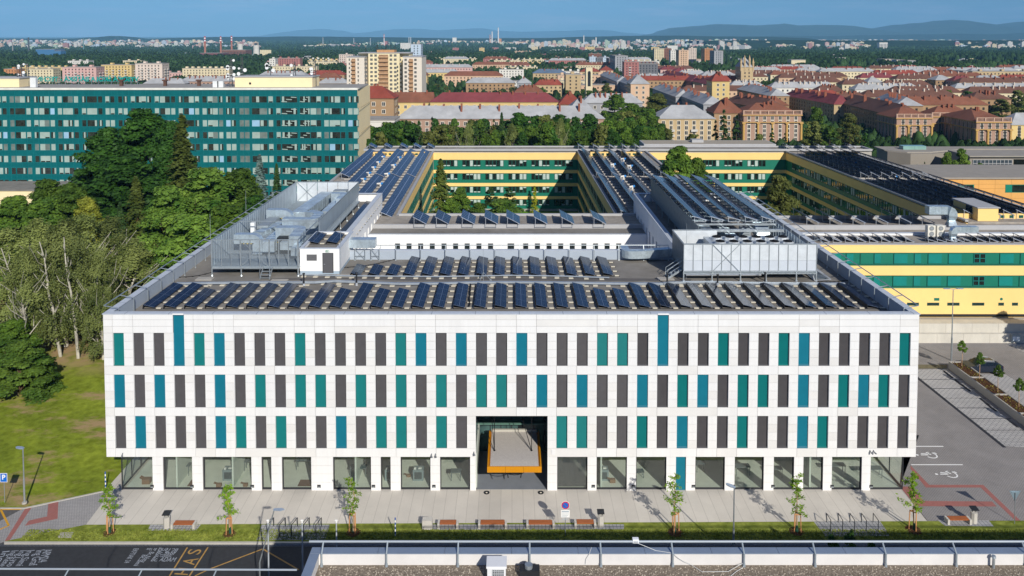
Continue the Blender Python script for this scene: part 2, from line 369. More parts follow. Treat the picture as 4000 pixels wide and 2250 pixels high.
t_.links.new(_f.outputs[0],_m.inputs[0]);t_.links.new(_t.outputs[0],_m.inputs[1]);t_.links.new(_g.outputs[0],_m.inputs[2]);t_.links.new(_m.outputs[0],_o.inputs[0])
office=thing('office_building','long white office building with scattered teal, blue and grey tall windows','building',(0,YF,0))
P2=(2263-284)/39*1.5528
UL=[284*1.5528+P2*i for i in range(40)]
WX=[(xp(u,YF,1350),xp(u,YF,1350)+1.0)for u in UL]
ZROW=[(zp(1429.4,YF),zp(1300.9,YF)),(zp(1591.7,YF),zp(1463.6,YF)),(zp(1751.3,YF),zp(1625.4,YF))]
ROW=['TGGBTBGGGTGGGGTBGBGGBGGGTTGbGGTGGTBGGGGT','BGBGGBGTGTTGTGTGTGTTGBGBGGBGTBGTTGBGTBTG','GBGGGBTGTGGBGTTGTG    TTGGTGBGGTGGBTGGGG']
# the tall blue ones start at the coping
ROW[0]=ROW[0][:3]+'b'+ROW[0][4:]
EX0,EX1=WX[18][0]-.02,WX[21][1]+.02
GZ=[zp(1912,YF),zp(1785,YF)]
gl=[(1150,1480,0),(1590,1885,0),(1995,2490,0)]
ground_glass=[(xp(a/2.576,YF),xp(b/2.576,YF))for a,b,_ in gl]+[(xp(1000+a/2.576,YF),xp(1000+b/2.576,YF))for a,b in((20,118),(228,525),(750,1135),(1237,1335),(1440,1742),(1843,2147))]+[(xp(2000+a/2.576,YF),xp(2000+b/2.576,YF))for a,b in((463,770),(865,1172),(1268,1575),(1873,2172),(2275,2570))]+[(xp(3000+a/2.576,YF),xp(3000+b/2.576,YF))for a,b in((98,303),(400,600),(692,995),(1087,1432))]
gpanel=(xp(2000+1675/2.576,YF),xp(2000+1775/2.576,YF))
# core walls
wall=MB()
D=.32
# facade cladding as separate panels with open joints in front of a backing wall
vx=sorted(set([XL,XR]+[x for a,b in WX for x in(a,b)]))
zj=[zp(v,YF)for v in(1785,1751.3,1720,1688.6,1657,1625.4,1591.7,1559.5,1527.5,1495.5,1463.6,1429.4,1397.3,1365.2,1333,1300.9,1275,1249,1228)]
cl=MB();g=.012
rcl=random.Random(2)
def is_open(i,z):
 for r in range(3):
  if ZROW[r][0]<z<ZROW[r][1]:return ROW[r][i]!=' '
 return False
for k in range(len(zj)-1):
 a,b=zj[k],zj[k+1];zm=(a+b)/2
 segs=[];x=XL;rowtall=zm>ZROW[0][1]
 inrow=any(ZROW[r][0]<zm<ZROW[r][1]for r in range(3))
 for i,(p,q)in enumerate(WX):
  op=is_open(i,zm)if inrow else(rowtall and ROW[0][i]=='b')
  ent=zm<ZROW[2][1]+.01 and 18<=i<=21
  if ent:
   if i==18:segs.append((x,EX0));
   x=EX1;continue
  if inrow or op:
   if not(18<i<=22 and zm<ZROW[2][1]and i!=22):segs.append((x,p))
   x=q
   if not op and inrow:segs.append((p,q))
  else:
  # irregular wide panels on the bands between the rows
   if(i*7+k//3*3)%5 in(0,2,3):segs.append((x,p));x=p
 segs.append((x,XR))
 for p,q in segs:
  if q-p>.05:cl.box(p+g,q-g,YF,YF+.05,a+g,b-g,rcl.choice((0,0,1,2)))
  # pillars of the ground floor
solid=[]
e=sorted(ground_glass+[gpanel,(EX0,EX1)])
for(a,b),(c,d)in zip(e[:-1],e[1:]):solid.append((b,c))
gz=[0.02,.62,1.24,1.86,2.48,Z0]
gz=[.0+(Z0-.0)*i/4 for i in range(5)]
for a,b in solid:
 for k in range(4):cl.box(a+g,b-g,YF,YF+.05,gz[k]+g,gz[k+1]-g)
cl.build('cladding',[clad,M('white_cladding_b',(.70,.69,.672),.6,var=.03,scale=.8,var2=.03,scale2=.12),M('white_cladding_c',(.745,.74,.73),.6,var=.02,scale=.8)],office)
backm=M('backing_grey','8d8a88',.9,var=0)  # plain grey of the backing wall that shows in the open joints
bk=MB()
for k,(a,b)in enumerate([(Z0,ZROW[2][0]),(ZROW[2][1],ZROW[1][0]),(ZROW[1][1],ZROW[0][0])]):
 bk.box(XL+.02,XR-.02,YF+.052,YF+D,a+.005,b-.005)if k else(bk.box(XL+.02,EX0-.01,YF+.052,YF+D,a+.005,b-.005),bk.box(EX1+.01,XR-.02,YF+.052,YF+D,a+.005,b-.005))
for r in range(3):
 x=XL+.02
 for i,(p,q)in enumerate(WX):
  if r==2 and 18<=i<=21:
   if i==18:bk.box(x,EX0-.01,YF+.052,YF+D,ZROW[r][0]-.005,ZROW[r][1]+.005)
   x=EX1+.01;continue
  bk.box(x,p-.01,YF+.052,YF+D,ZROW[r][0]-.005,ZROW[r][1]+.005);x=q+.01
 bk.box(x,XR-.02,YF+.052,YF+D,ZROW[r][0]-.005,ZROW[r][1]+.005)
x=XL+.02
for i,(p,q)in enumerate(WX):
 if ROW[0][i]=='b':bk.box(x,p-.01,YF+.052,YF+D,ZROW[0][1]+.006,ZT-.01);x=q+.01
bk.box(x,XR-.02,YF+.052,YF+D,ZROW[0][1]+.006,ZT-.01)
for a,b in solid:bk.box(a+.02,b-.02,YF+.052,YF+D,0,Z0)
bk.box(EX0-.3,EX1+.3,YF+.3,YF+D+.01,ZROW[2][1]-.0,ZROW[2][1]+.3)
bk.build('backing_wall',backm,office)
# other outer walls, floors, roof slab
sw=MB()
sw.box(XL,XL+.3,YF+.33,YW,Z0,ZT);sw.box(XR-.3,XR,YF+.33,YW,Z0,ZT)
sw.box(XL+1.4,XL+1.6,YF+6,YW,0,Z0);sw.box(XR-1.5,XR-1.3,YF+8,YW,0,Z0)
sw.box(XL+.3,XI,YW-.3,YW,0,ZT);sw.box(XJ,XR-.3,YW-.3,YW,0,ZT)
sw.box(XI,XJ,YB-.3,YB,0,ZT-.25)
sw.build('outer_wall',white,office)
def slotted_wall(x,y0,y1,side,par):
 """wing wall along Y with tall narrow recessed slots; side=+1 faces +X"""
 m=MB();n=12;pitch=(y1-y0-1.5)/n;x1=x-side*.3
 lo,hi=min(x,x1),max(x,x1);rows=[(12.1-i*3.85-0,14.2-i*3.85+.3)for i in range(3)]
 rows=[(11.0-i*3.85,14.0-i*3.85)for i in range(3)]
 m.box(lo,hi,y0,y1,14.0,ZT)
 for i,(a,b)in enumerate(rows):
  nb=rows[i+1][1]if i<2 else-2.2
  m.box(lo,hi,y0,y1,nb,a)
  for k in range(n+1):m.box(lo,hi,y0+max(0,k*pitch-.0),min(y1,y0+k*pitch+pitch-.95)if k<n else y1,a,b)
 m.build('wing_wall',white,par)
 wn=0
 for a,b in rows:
  for k in range(n):
   yy=y0+k*pitch+pitch-.95
   q=MB();q.box(min(x-side*.2,x-side*.26),max(x-side*.2,x-side*.26),yy,yy+.95,a,b);q.build('slot_window',glassy('slot_glass','30383c'),par)
slotted_wall(XI,YB,YW-.3,1,office);slotted_wall(XJ,YB,YW-.3,-1,office)
rf=MB()
rf.box(XL+.31,XR-.31,YF+D+.01,YB-.31,ZR-.3,ZR);rf.box(XL+.31,XI-.31,YB-.29,YW-.31,ZR-.3,ZR);rf.box(XJ+.31,XR-.31,YB-.29,YW-.31,ZR-.3,ZR)
rf.build('roof',roofm,office)
fl=MB()
for z in(ZROW[2][1]+.45,7.6,11.3):fl.box(XL+.31,XR-.31,YF+D+.4,YF+20,z,z+.2)
fl.box(XL+.31,EX0-.1,YF+D+.02,YF+14,Z0+.12,Z0+.4);fl.box(EX1+.1,XR-.31,YF+D+.02,YF+14,Z0+.12,Z0+.4)
fl.build('floor_slab',M('ceiling_white','b5b8b5',.9,var=.03),office)
soffit=MB();soffit.box(XL,XL+1.4,YF+.06,YF+6,Z0-.02,Z0+.1);soffit.box(XR-1.3,XR,YF+.06,YF+8,Z0-.02,Z0+.1);soffit.build('soffit',white,office)
cp_=MB();W_=.62
cp_.box(XL-.06,XR+.06,YF-.06,YF+W_,ZT,ZT+.07)
cp_.box(XL-.06,XL+W_,YF+W_,YW,ZT,ZT+.07);cp_.box(XR-W_,XR+.06,YF+W_,YW,ZT,ZT+.07)
cp_.box(XI+.0-W_,XI+.06,YB-.3-W_*0,YW,ZT,ZT+.07);cp_.box(XJ-.06,XJ+W_,YB-.3,YW,ZT,ZT+.07)
cp_.box(XI+.06,XJ-.06,YB-.65,YB+.06,ZT-.25,ZT-.18)
cp_.box(XL+W_,XI-W_,YW-.6,YW+.05,ZT,ZT+.07);cp_.box(XJ+W_,XR-W_,YW-.6,YW+.05,ZT,ZT+.07)
cp_.build('coping',copm,office)
for i in(3,27):q=MB();q.box(WX[i][0],WX[i][1],YF-.09,YF-.063,ZT-.02,ZT+.11);q.build('coping_cap',M('white_cap',(.8,.8,.8),.4,var=.02),office)
# seams across the copings
sm=MB()
for k in range(19):x=XL+2+k*4;sm.box(x,x+.03,YF-.065,YF+W_+.003,ZT+.02,ZT+.078)
for k in range(14):
 y=YF+3+k*4
 for x0 in(XL-.065,XR-W_-.003):sm.box(x0,x0+W_+.068,y,y+.03,ZT+.02,ZT+.078)
sm.build('coping_seam',M('seam_grey','6d7681',.6,var=0),office)
pi=MB();inn=M('parapet_lining','a3adb8',.6,.0,var=.05)
pi.box(XL+.305,XL+W_-.05,YF+W_,YW-.6,ZR,ZT-.001);pi.box(XR-W_+.05,XR-.305,YF+W_,YW-.6,ZR,ZT-.001)
pi.box(XL+.4,XR-.4,YF+D+.02,YF+W_-.06,ZR,ZT-.001);pi.box(XI+.1,XJ-.1,YB-.62,YB-.31,ZR,ZT-.255)
pi.box(XI-W_+.05,XI-.31,YB,YW-.6,ZR,ZT-.001);pi.box(XJ+.31,XJ+W_-.05,YB,YW-.6,ZR,ZT-.001)
pi.build('parapet_lining',inn,office)
# windows: recessed reveal frame, blind; blinds open a little on the right half
def blind_mesh(name,mat,opened,h,tilt=.5):
 m=MB();n=40;w_=1.0
 # frame
 m.box(0,.05,0,.06,0,h,1);m.box(w_-.05,w_,0,.06,0,h,1);m.box(.05,w_-.05,0,.06,h-.05,h,1)
 m.poly([(0,-.12,.0),(w_,-.12,.0),(w_,.0,.10),(0,.0,.10)],2)
 s=(h-.12)/n
 if opened:
  m.box(.05,w_-.05,.08,.1,.02,h-.02,3)
  for k in range(n):
   z=.09+k*s;m.poly([(.06,-.015,z),(w_-.06,-.015,z),(w_-.06,.045,z+s*.62),(.06,.045,z+s*.62)],0)
 else:
  for k in range(n):
   z=.09+k*s;m.poly([(.06,-.012,z),(w_-.06,-.012,z),(w_-.06,.014,z+s),(.06,.014,z+s)],0)
  m.box(.05,w_-.05,.03,.04,.02,h-.05,0)
 return m
gd=M('blind_glass','3b3a3a',.2,var=.1)
protos={}
def bpart(key,h,i,r):
 op=i>=26 and r<3
 kk=(key,op,round(h,2))
 mat=teal if key=='T' else gryb
 if kk not in protos:
  tealf=M('teal_frame','0c6b68',.5,var=.04)
  o=blind_mesh('window',mat,op,h).build('window',[mat,tealf if key=='T' else frame_m,tealf if key=='T' else M('sill_grey','4a494b',.5,var=0),gd],office,local=True)
  protos[kk]=[o,0]
 pr=protos[kk]
 o=pr[0]if pr[1]==0 else pr[0].copy()
 if pr[1]:COL.objects.link(o);o.parent=office
 pr[1]+=1
 return o
for r in range(3):
 a,b=ZROW[r]
 for i,(p,q)in enumerate(WX):
  c=ROW[r][i]
  if c in 'GT':
   o=bpart(c,b-a,i,r);o.location=(p,.2,a)
   o['label']=('teal' if c=='T' else 'dark grey')+' slatted blind'
  elif c in 'Bb':
   m=MB();top=ZT-.03 if c=='b' else b
   m.box(p,q,YF+.12,YF+.2,a,top);m.poly([(p,YF-.0,a),(q,YF-.0,a),(q,YF+.12,a+.14),(p,YF+.12,a+.14)],1)
   m.build('blue_panel',[bluep,M('blue_sill','0c6275',.5,var=0)],office)
   # reveal linings are the inside edges of the cladding backing (white on both sides)
rv=MB()
for r in range(3):
 a,b=ZROW[r]
 for i,(p,q)in enumerate(WX):
  if ROW[r][i]in 'GTBb':rv.box(p-.008,p,YF+.02,YF+.3,a,b);rv.box(q,q+.008,YF+.02,YF+.3,a,b)
rv.build('reveal',white,office)
# ground floor glazing with mesh screen, interior
gf=[frame_m,tg]
scr=M('frit','5a605c',.8,var=0)
for j,(a,b)in enumerate(ground_glass):
 yg=YF+.22
 m=MB();m.box(a,b,yg,yg+.08,GZ[0]-.2,.16,0);m.box(a,a+.07,yg,yg+.08,.16,Z0,0);m.box(b-.07,b,yg,yg+.08,.16,Z0,0);m.box(a+.07,b-.07,yg,yg+.08,Z0-.08,Z0+.1,0)
 m.build('shop_window',frame_m,office,label='dark screened ground floor window right of the entrance' if j==9 else None)
 p=MB();p.quad((a+.07,yg+.04,.16),(b-.07,yg+.04,.16),(b-.07,yg+.04,Z0-.08),(a+.07,yg+.04,Z0-.08));p.build('glass_pane',tg,office)
 if j==9:
  q=MB()
  for k in range(24):xx=a+.1+(b-a-.2)*k/24;q.box(xx,xx+.085,yg+.12,yg+.15,.2,Z0-.1)
  q.build('screen',M('dark_screen','4b4c4e',.6,var=.1,scale=3),office)
 elif j in(0,1,2,4,5,7,8,10,11,12,13,14,15,16,17):
  q=MB();nx=int((b-a)/.1)
  for k in range(nx):xx=a+.1+(b-a-.2)*k/nx;q.box(xx,xx+.009,yg+.055,yg+.06,.2,Z0-.1)
  q.build('screen',scr,office)
  # glass returns at both corners
for x0,s_ in((ground_glass[0][0],-1),(ground_glass[-1][1],1)):
 m=MB();y0,y1=YF+.3,YF+(6 if s_<0 else 8)
 m.box(x0-.04,x0+.04,y0,y1,0,.16,0);m.box(x0-.04,x0+.04,y0,y1,Z0-.1,Z0,0)
 for k in range(4):yy=y0+(y1-y0-.1)*k/3;m.box(x0-.035,x0+.035,yy,yy+.1,.16,Z0-.1,0)
 m.build('corner_glazing',frame_m,office)
 p=MB();p.quad((x0,y0,.16),(x0,y1,.16),(x0,y1,Z0-.1),(x0,y0,Z0-.1));p.build('glass_pane',tg,office)
m=MB();m.box(gpanel[0],gpanel[1],YF+.12,YF+.2,-.0,Z0);m.build('blue_panel',bluep,office)
inf=M('shop_floor','d2d4c9',.45,var=.06,scale=1.2);inw=M('interior_wall','c2c9c0',.9,var=.05)
m=MB()
for a,b in((XL+1.5,EX0-.2),(EX1+.2,XR-1.3)):m.box(a,b,YF+.33,YF+14,-.06,.012)
m.build('interior_floor',inf,office)
m=MB()
m.box(XL+1.5,EX0-.2,YF+9,YF+9.2,0,Z0+.1);m.box(EX1+.2,XR-1.3,YF+9,YF+9.2,0,Z0+.1)
for x in(-31.2,-26,-14.6,-3.4,2.2+6,20.3,27.6):m.box(x,x+.15,YF+.5,YF+9,.012,Z0+.1)
m.build('interior_wall',inw,office)
# wall luminaires low on the pillars, cameras
for j,(u,v)in enumerate([zz(1531,550),zz(1933,550),zz(2540,550),zz(634,548,1000),zz(1182,547,1000),zz(1790,545,1000),zz(818,538,2000),zz(1220,538,2000),zz(1825,535,2000),zz(2227,533,2000),zz(50,530,3000),zz(645,525,3000),zz(1038,520,3000)]):
 x=xp(u,YF,v);m=MB();m.box(x-.16,x+.16,YF-.03,YF-.002,.28,.56,0);m.box(x-.12,x+.12,YF-.06,YF-.032,.30,.41,1)
 m.build('wall_lamp',[frame_m,galv],office)
for u,v in(zz(1765,235,1000),zz(1805,235,1000),zz(1030,200,3000),zz(1065,200,3000),zz(1230,228,0),zz(2192,215,1000)):
 p=ay(u,v,YF-.1);m=MB();m.tube(p+Vector((0,.1,.1)),p+Vector((.02,-.12,0)),.05);m.tube(p+Vector((.02,-.1,0)),p+Vector((.1,-.28,-.03)),.07);m.build('camera',M('camera_grey','777b80',.5,var=0)if v<1780 else dark,office)
p=ay(2000+415/2.576,1688+200/2.576,YF);m=MB();m.box(p.x-.17,p.x+.17,YF-.06,YF-.003,p.z-.22,p.z+.22);m.build('meter_box',M('box_white','dedede',.5,var=0),office)
# entrance recess with hanging orange canopy
ez=ZROW[2][1];ED=7.0
dglass=M('entrance_glass','537570',.08,var=.35,scale=.8,spec=.9,col2='2c3f40')
m=MB();m.box(EX0-.15,EX0-.02,YF+.06,YF+ED,0,ez);m.box(EX1+.02,EX1+.15,YF+.06,YF+ED,0,ez);m.build('entrance_side_wall',M('side_glass','2c3b43',.15,var=.1,spec=.8),office)
m=MB();m.box(EX0,EX1,YF+ED,YF+ED+.1,0,ez+.2);m.build('entrance_glazing',dglass,office)
m=MB()
for k in range(7):x=EX0+(EX1-EX0-.08)*k/6;m.box(x,x+.08,YF+ED-.06,YF+ED-.005,0,ez)
m.box(EX0,EX1,YF+ED-.1,YF+ED-.065,2.9,3.15);m.build('mullion',frame_m,office)
m=MB();m.box(EX0-.1,EX1+.1,YF+.35,YF+ED+.1,ez+.205,ez+.4);m.build('entrance_ceiling',M('dark_soffit','3a3c40',.8),office)
m=MB();m.box(EX0,EX1,YF+.2,YF+ED,-.02,.015);m.build('entrance_floor',M('entrance_slabs','7b8088',.8,var=.08,scale=.8),office)
q=MB();green_f=M('mezzanine_floor','5d8074',.5,var=.15);q.box(EX0,EX1,YF+ED-.9,YF+ED-.11,3.2,3.3);q.build('mezzanine',green_f,office)
can=thing('entrance_canopy','orange edged canopy hanging on black rods in the dark entrance recess','canopy',((EX0+EX1)/2,YF,3))
org=M('orange_metal','c9860f',.5,var=.04);orgd=M('orange_inner','a8690f',.6,var=.05);gr=M('canopy_gravel','cdc7c1',1,col2='aaa49e',scale=18,bump=.6)
cf=ay(1850+220/4.14,1600+1018/4.14,70.2);cf2=ay(1850+1100/4.14,1600+1018/4.14,70.2);ct=ay(2000,1600+935/4.14,70.2)
cx0,cx1,cz0,cz1,cy0=cf.x,cf2.x,cf.z,ct.z+.05,70.2
cb=az(1850+640/4.14,1600+340/4.14,cz1);cy1=min(cb.y,YF+ED-.95)
m=MB();m.box(cx0,cx1,cy0,cy0+.12,cz0,cz1,0);m.box(cx0,cx0+.12,cy0+.121,cy1,cz0,cz1,0);m.box(cx1-.12,cx1,cy0+.121,cy1,cz0,cz1,0)
m.box(cx0+.121,cx0+.24,cy0+.13,cy1-.1,cz0+.1,cz1-.08,1);m.box(cx1-.24,cx1-.121,cy0+.13,cy1-.1,cz0+.1,cz1-.08,1);m.build('canopy_edge',[org,orgd],can)
m=MB();m.box(cx0+.25,cx1-.25,cy0+.13,cy1-.02,cz0+.15,cz1-.1);m.build('canopy_top',gr,can)
m=MB();m.box(cx0+.25,cx1-.25,cy1-.019,cy1+.2,cz0+.15,cz1+.1);m.build('canopy_upstand',M('pale_metal','b5b2a8',.5,var=.05),can)
for k in(.333,.667):x=cx0+(cx1-cx0)*k;q=MB();q.box(x,x+.02,cy0-.004,cy0-.001,cz0,cz1);q.build('joint',M('dark_joint','5a3c08',.8,var=0),can)
m=MB()
for xf,xb in((.12,-.35),(.83,-.9)):
 x=cx0+(cx1-cx0)*xf;y=cy0+3.0
 m.tube((x,y,cz1-.1),(x,YF+.6,ez+.18),.035);m.tube((x,y,cz1-.1),(x+xb*1.6,YF+ED-1,ez-.9),.035);m.tube((x,y,cz1-.14),(x,y,cz1-.04),.1)
m.build('support_rod',blackm,can)
m=MB();xm=(cx0+cx1)/2;pts=[(xm+math.cos(t)*1.15,cy0+1.3+math.sin(t)*1.15,cz0-.3)for t in[i*math.pi/10 for i in range(21)]];m.path(pts,.035)
for dx in(-.7,.7):m.beam((xm+dx,cy0+.6,cz0),(xm+dx*.8,cy0-.2,cz0-.35),.08)
m.build('ring_lamp',blackm,can)
for u in(1901,2112.5):
 p=az(u,1925,0);m=MB();m.tube((p.x,p.y,.0),(p.x,p.y,.05),.27,n=16,m=0);m.tube((p.x,p.y-.05,.051),(p.x,p.y-.05,.06),.09,n=12,m=1)
 m.build('floor_light',[dark,M('lens_white','e8e0d0',.3,var=0)],label='round ground light %s of the orange canopy in the paving'%('left' if u<2000 else 'right'),cat='ground light')
 # furniture seen through the shop windows
def table(x,y,lab,w_=1.5,h=.75):
 m=MB();m.box(x,x+w_,y,y+.7,h-.05,h)
 for a,b in((.05,.05),(w_-.1,.05),(.05,.6),(w_-.1,.6)):m.box(x+a,x+a+.05,y+b,y+b+.05,.02,h-.05)
 m.build('table',M('table_grey','5f6a6c',.5,var=.1),label=lab,cat='table')
def cabinet(x,y,lab):
 m=MB();m.box(x,x+1.0,y,y+.8,.02,1.05,0);m.box(x+.15,x+.85,y-.02,y-.003,.2,.85,1);m.box(x+.1,x+.3,y+.1,y+.3,1.052,1.2,2);m.box(x+.5,x+.8,y+.2,y+.4,1.052,1.15,2)
 m.build('cabinet',[M('cabinet_grey','78868a',.5,var=.08),M('cabinet_dark','3c474a',.5),M('clutter_white','d2d2ce',.6)],label=lab,cat='cabinet')
def carton(x,y,lab,s_=.7):
 m=MB();m.box(x,x+s_,y,y+s_*.7,.02,s_*.7,0);m.quad((x,y,s_*.7),(x,y+s_*.7,s_*.7),(x-.25,y+s_*.7,s_*.9),(x-.25,y,s_*.9));m.build('carton',M('cardboard','7d6047',.9,var=.1),label=lab,cat='carton')
carton(ground_glass[0][0]+1.5,YF+1.0,'brown carton on the floor behind the leftmost shop window')
table(ground_glass[1][0]+.1,YF+2.4,'grey table behind the second ground floor window from the left',1.3,1.0)
cabinet(ground_glass[2][0]+1.2,YF+1.6,'grey cabinet behind the wide window left of the narrow one');table(ground_glass[2][1]-1.8,YF+3.2,'tall grey table inside the wide window beside the cabinet',1.5,1.0)
carton(ground_glass[2][0]+1.0,YF+.5,'flat open carton at the glass of the wide third window',.45);carton(ground_glass[2][1]-1.0,YF+.6,'brown carton in the right corner of the wide third window',.4)
table(ground_glass[4][0]+.3,YF+3.4,'pair of grey tables inside the fifth ground floor window from the left',2.2,1.0)
cabinet(ground_glass[6][0]+.1,YF+1.6,'grey machine behind the narrow window left of the entrance');cabinet(ground_glass[7][0]+.9,YF+1.6,'grey workbench two windows left of the entrance');carton(ground_glass[7][0]+.25,YF+2.2,'small carton beside the workbench two windows left of the entrance',.35)
cabinet(ground_glass[10][0]+.3,YF+1.6,'grey counter behind the second window right of the entrance');carton(ground_glass[10][0]+1.4,YF+1.2,'torn brown carton beside the counter right of the entrance',.5)
table(ground_glass[11][0]+.2,YF+2.0,'dark low table behind the third window right of the entrance',.9,.6)
cabinet(ground_glass[15][0]+.2,YF+2.0,'pale cabinet behind the narrow window near the right corner')
table(ground_glass[17][0]+.3,YF+2.0,'thin legged table in the glazed right corner room',1.8,.9)
for j_,w_,dd in((5,1.6,2.2),(8,1.0,1.5),(12,.9,3.0),(13,1.4,2.4),(14,1.0,2.0),(16,1.6,2.6)):
 table(ground_glass[j_][0]+(ground_glass[j_][1]-ground_glass[j_][0])*.3,YF+dd,'grey table inside ground floor window, %s of the windows'%nth(j_,18),w_,.9)
 # mats near the glass
for j,(u,lab)in enumerate(((ground_glass[1][1]-.8,'brown mat on the floor behind the second window'),(ground_glass[4][0]+1.2,'brown mat behind the fifth ground floor window'))):
 m=MB();m.box(u,u+(.5 if j==0 else 1.4),YF+.7,YF+1.8,.013,.03);m.build('floor_mat',M('mat_brown','6b4d3c',.9),label=lab,cat='mat')
 # outward leaning guard rails on the roof edges
def guard(name,label,pts,outs,zb,post_h,out_d,out_h,sp=4.1,group=None):
 """rail along pts; posts stand inside (zb) and lean outwards"""
 m=MB();rail=MB();t=thing(name,label,'guard rail',(pts[0][0],pts[0][1],zb),group=group)
 for(a,b),o_ in zip(zip(pts[:-1],pts[1:]),outs):
  a=Vector((*a,zb));b=Vector((*b,zb));L_=(b-a).length;n=max(1,round(L_/sp));o_=Vector((*o_,0))
  for k in range(n+1):
   p=a+(b-a)*(k/n);q=p+Vector((0,0,post_h));e_=q+o_*out_d+Vector((0,0,out_h))
   m.tube(p,p+Vector((0,0,.12)),.09,.05,n=6);m.beam(p,q,.07);m.beam(q,e_,.07)
  rail.tube(a+o_*out_d+Vector((0,0,post_h+out_h)),b+o_*out_d+Vector((0,0,post_h+out_h)),.05,n=6)
 m.build('post',galv,t);rail.build('handrail',galv,t);return t
guard('guard_rail','grey guard rail leaning outwards along the left roof edge of the white building',[(XL+.95,YF+1.0),(XL+.95,YW-1)],[(-1,0)],ZR,1.5,1.35,.25,3.0)
guard('guard_rail','dark guard rail leaning outwards along the right roof edge of the white building',[(XR-.95,YF+1.0),(XR-.95,YW-1)],[(1,0)],ZR,1.5,1.35,.25,3.0)
guard('guard_rail','long horizontal guard rail along the front roof edge above the white facade',[(XL+.4,YF+.95),(XR-.4,YF+.95)],[(0,-1)],ZR,1.1,.55,.2,2.6)
guard('guard_rail','galvanised guard rail along the rear parapet facing the courtyard',[(XI+1.2,YB-.95),(XJ-1,YB-.95)],[(0,1)],ZR,1.25,.3,.5,3.0)
# ---------------------------------------------------------------- solar panels
def solarmat(name,cell,line,pw,pl,nx,ny,lw=.014,fw=.03):
 m=bpy.data.materials.new(name);m.use_nodes=True;t=m.node_tree;b=t.nodes['Principled BSDF'];N=t.nodes.new;K=t.links.new
 tc=N('ShaderNodeTexCoord');sp=N('ShaderNodeSeparateXYZ');K(tc.outputs['Object'],sp.inputs[0])
 def lines(sock,period,wd):
  a=N('ShaderNodeMath');a.operation='PINGPONG';a.inputs[1].default_value=period/2;K(sock,a.inputs[0])
  c=N('ShaderNodeMath');c.operation='LESS_THAN';c.inputs[1].default_value=wd;K(a.outputs[0],c.inputs[0]);return c.outputs[0]
 def mxx(a,b_):c=N('ShaderNodeMath');c.operation='MAXIMUM';K(a,c.inputs[0]);K(b_,c.inputs[1]);return c.outputs[0]
 l1=mxx(lines(sp.outputs[0],pw/nx,lw),lines(sp.outputs[1],pl/ny,lw));l2=mxx(lines(sp.outputs[1],pl,fw),lines(sp.outputs[0],pw,fw))
 oi=N('ShaderNodeObjectInfo');nz=N('ShaderNodeTexNoise');nz.inputs['Scale'].default_value=.35;K(tc.outputs['Object'],nz.inputs['Vector'])
 x1=N('ShaderNodeMixRGB');x1.inputs[1].default_value=(*lin(cell),1);x1.inputs[2].default_value=(*lin(line[0]),1);K(l1,x1.inputs[0])
 x2=N('ShaderNodeMixRGB');K(x1.outputs[0],x2.inputs[1]);x2.inputs[2].default_value=(*lin(line[1]),1);K(l2,x2.inputs[0])
 mr=N('ShaderNodeMapRange');mr.inputs[3].default_value=.8;mr.inputs[4].default_value=1.2;K(oi.outputs['Random'],mr.inputs[0])
 vm=N('ShaderNodeVectorMath');vm.operation='SCALE';K(x2.outputs[0],vm.inputs[0]);K(mr.outputs[0],vm.inputs['Scale']);K(vm.outputs[0],b.inputs['Base Color'])
 b.inputs['Roughness'].default_value=.16;b.inputs['Specular IOR Level'].default_value=.28;return m
sol=solarmat('solar_new','0c162a',('243350','4a566c'),1.13,1.77,6,6)
solo=solarmat('solar_old','0e182b',('1d2c4c','7c88a0'),1.65,1.0,3,2,.012,.045)
alu=M('panel_frame','c4c9cf',.4,.6,var=.05,spec=.5);block=M('ballast_block','c9c2b0',.9,var=.08,scale=2)
def strip_proto(n):
 """low tilted strip, n modules along +Y, high edge on the left"""
 t=thing('solar_strip','x','solar panels',(0,0,0));Wd=1.13;L_=n*1.77;tz=R(13)
 m=MB();m.box(-Wd/2,Wd/2,0,L_,0,.035)
 p=m.build('panel',[sol],t,local=True);p.location=(0,0,.30);p.rotation_euler=(0,tz,0)
 # wind deflector at the high back edge + feet + ballast
 f=MB();f.quad((-.62,0,.02),(-.56,0,.42),(-.56,L_,.42),(-.62,L_,.02))
 for k in range(n+1):y=min(max(k*1.77,.05),L_-.05);f.beam((-.55,y,.03),(-.55,y,.42),.04);f.beam((-.6,y,.03),(1.3,y,.03),.05)
 f.build('mount',M('dark_mount','23262c',.5,.3,var=0),t,local=True)
 b=MB()
 for k in range(n+1):y=min(max(k*1.77,.1),L_-.1);b.box(.72,1.18,y-.12,y+.12,.055,.14)
 b.build('ballast',block,t,local=True);return t
SP={n:strip_proto(n)for n in(2,3,4,5)}
used=set()
def put_strip(n,x,y,z,label,group,rz=0):
 o=SP[n]if n not in used else dup(SP[n]);used.add(n)
 for k in(o,):k.location=(x,y,z);k['label']=label;k['group']=group;k.rotation_euler[2]=rz
 return o
short={2,7,9,11,12,22,23}
yb=az(2000,1204,ZR+.1).y
N1=36
for i in range(N1):
 u=578+81.0*i;p=az(u,1204,ZR+.15)
 put_strip(3 if i in short else 4,p.x,yb,ZR,'%s solar strip, %s in the front roof row'%('short dark blue' if i in short else 'long dark blue',nth(i,N1)),'solar strips in the front roof row')
y2=az(2000,1077,ZR+.1).y
for i in range(12):
 p=az(1597+70.9*i,1077,ZR+.15);put_strip(5,p.x,y2,ZR,'dark blue solar strip, %s in the second roof row'%nth(i,12),'solar strips in the second roof row')
for i in range(3):
 p=az(1389+70.5*i,1077,ZR+.15);put_strip(2,p.x,y2,ZR,'small two-module solar strip, %s beside the rooftop stair box'%nth(i,3),'small solar strips beside the stair box')
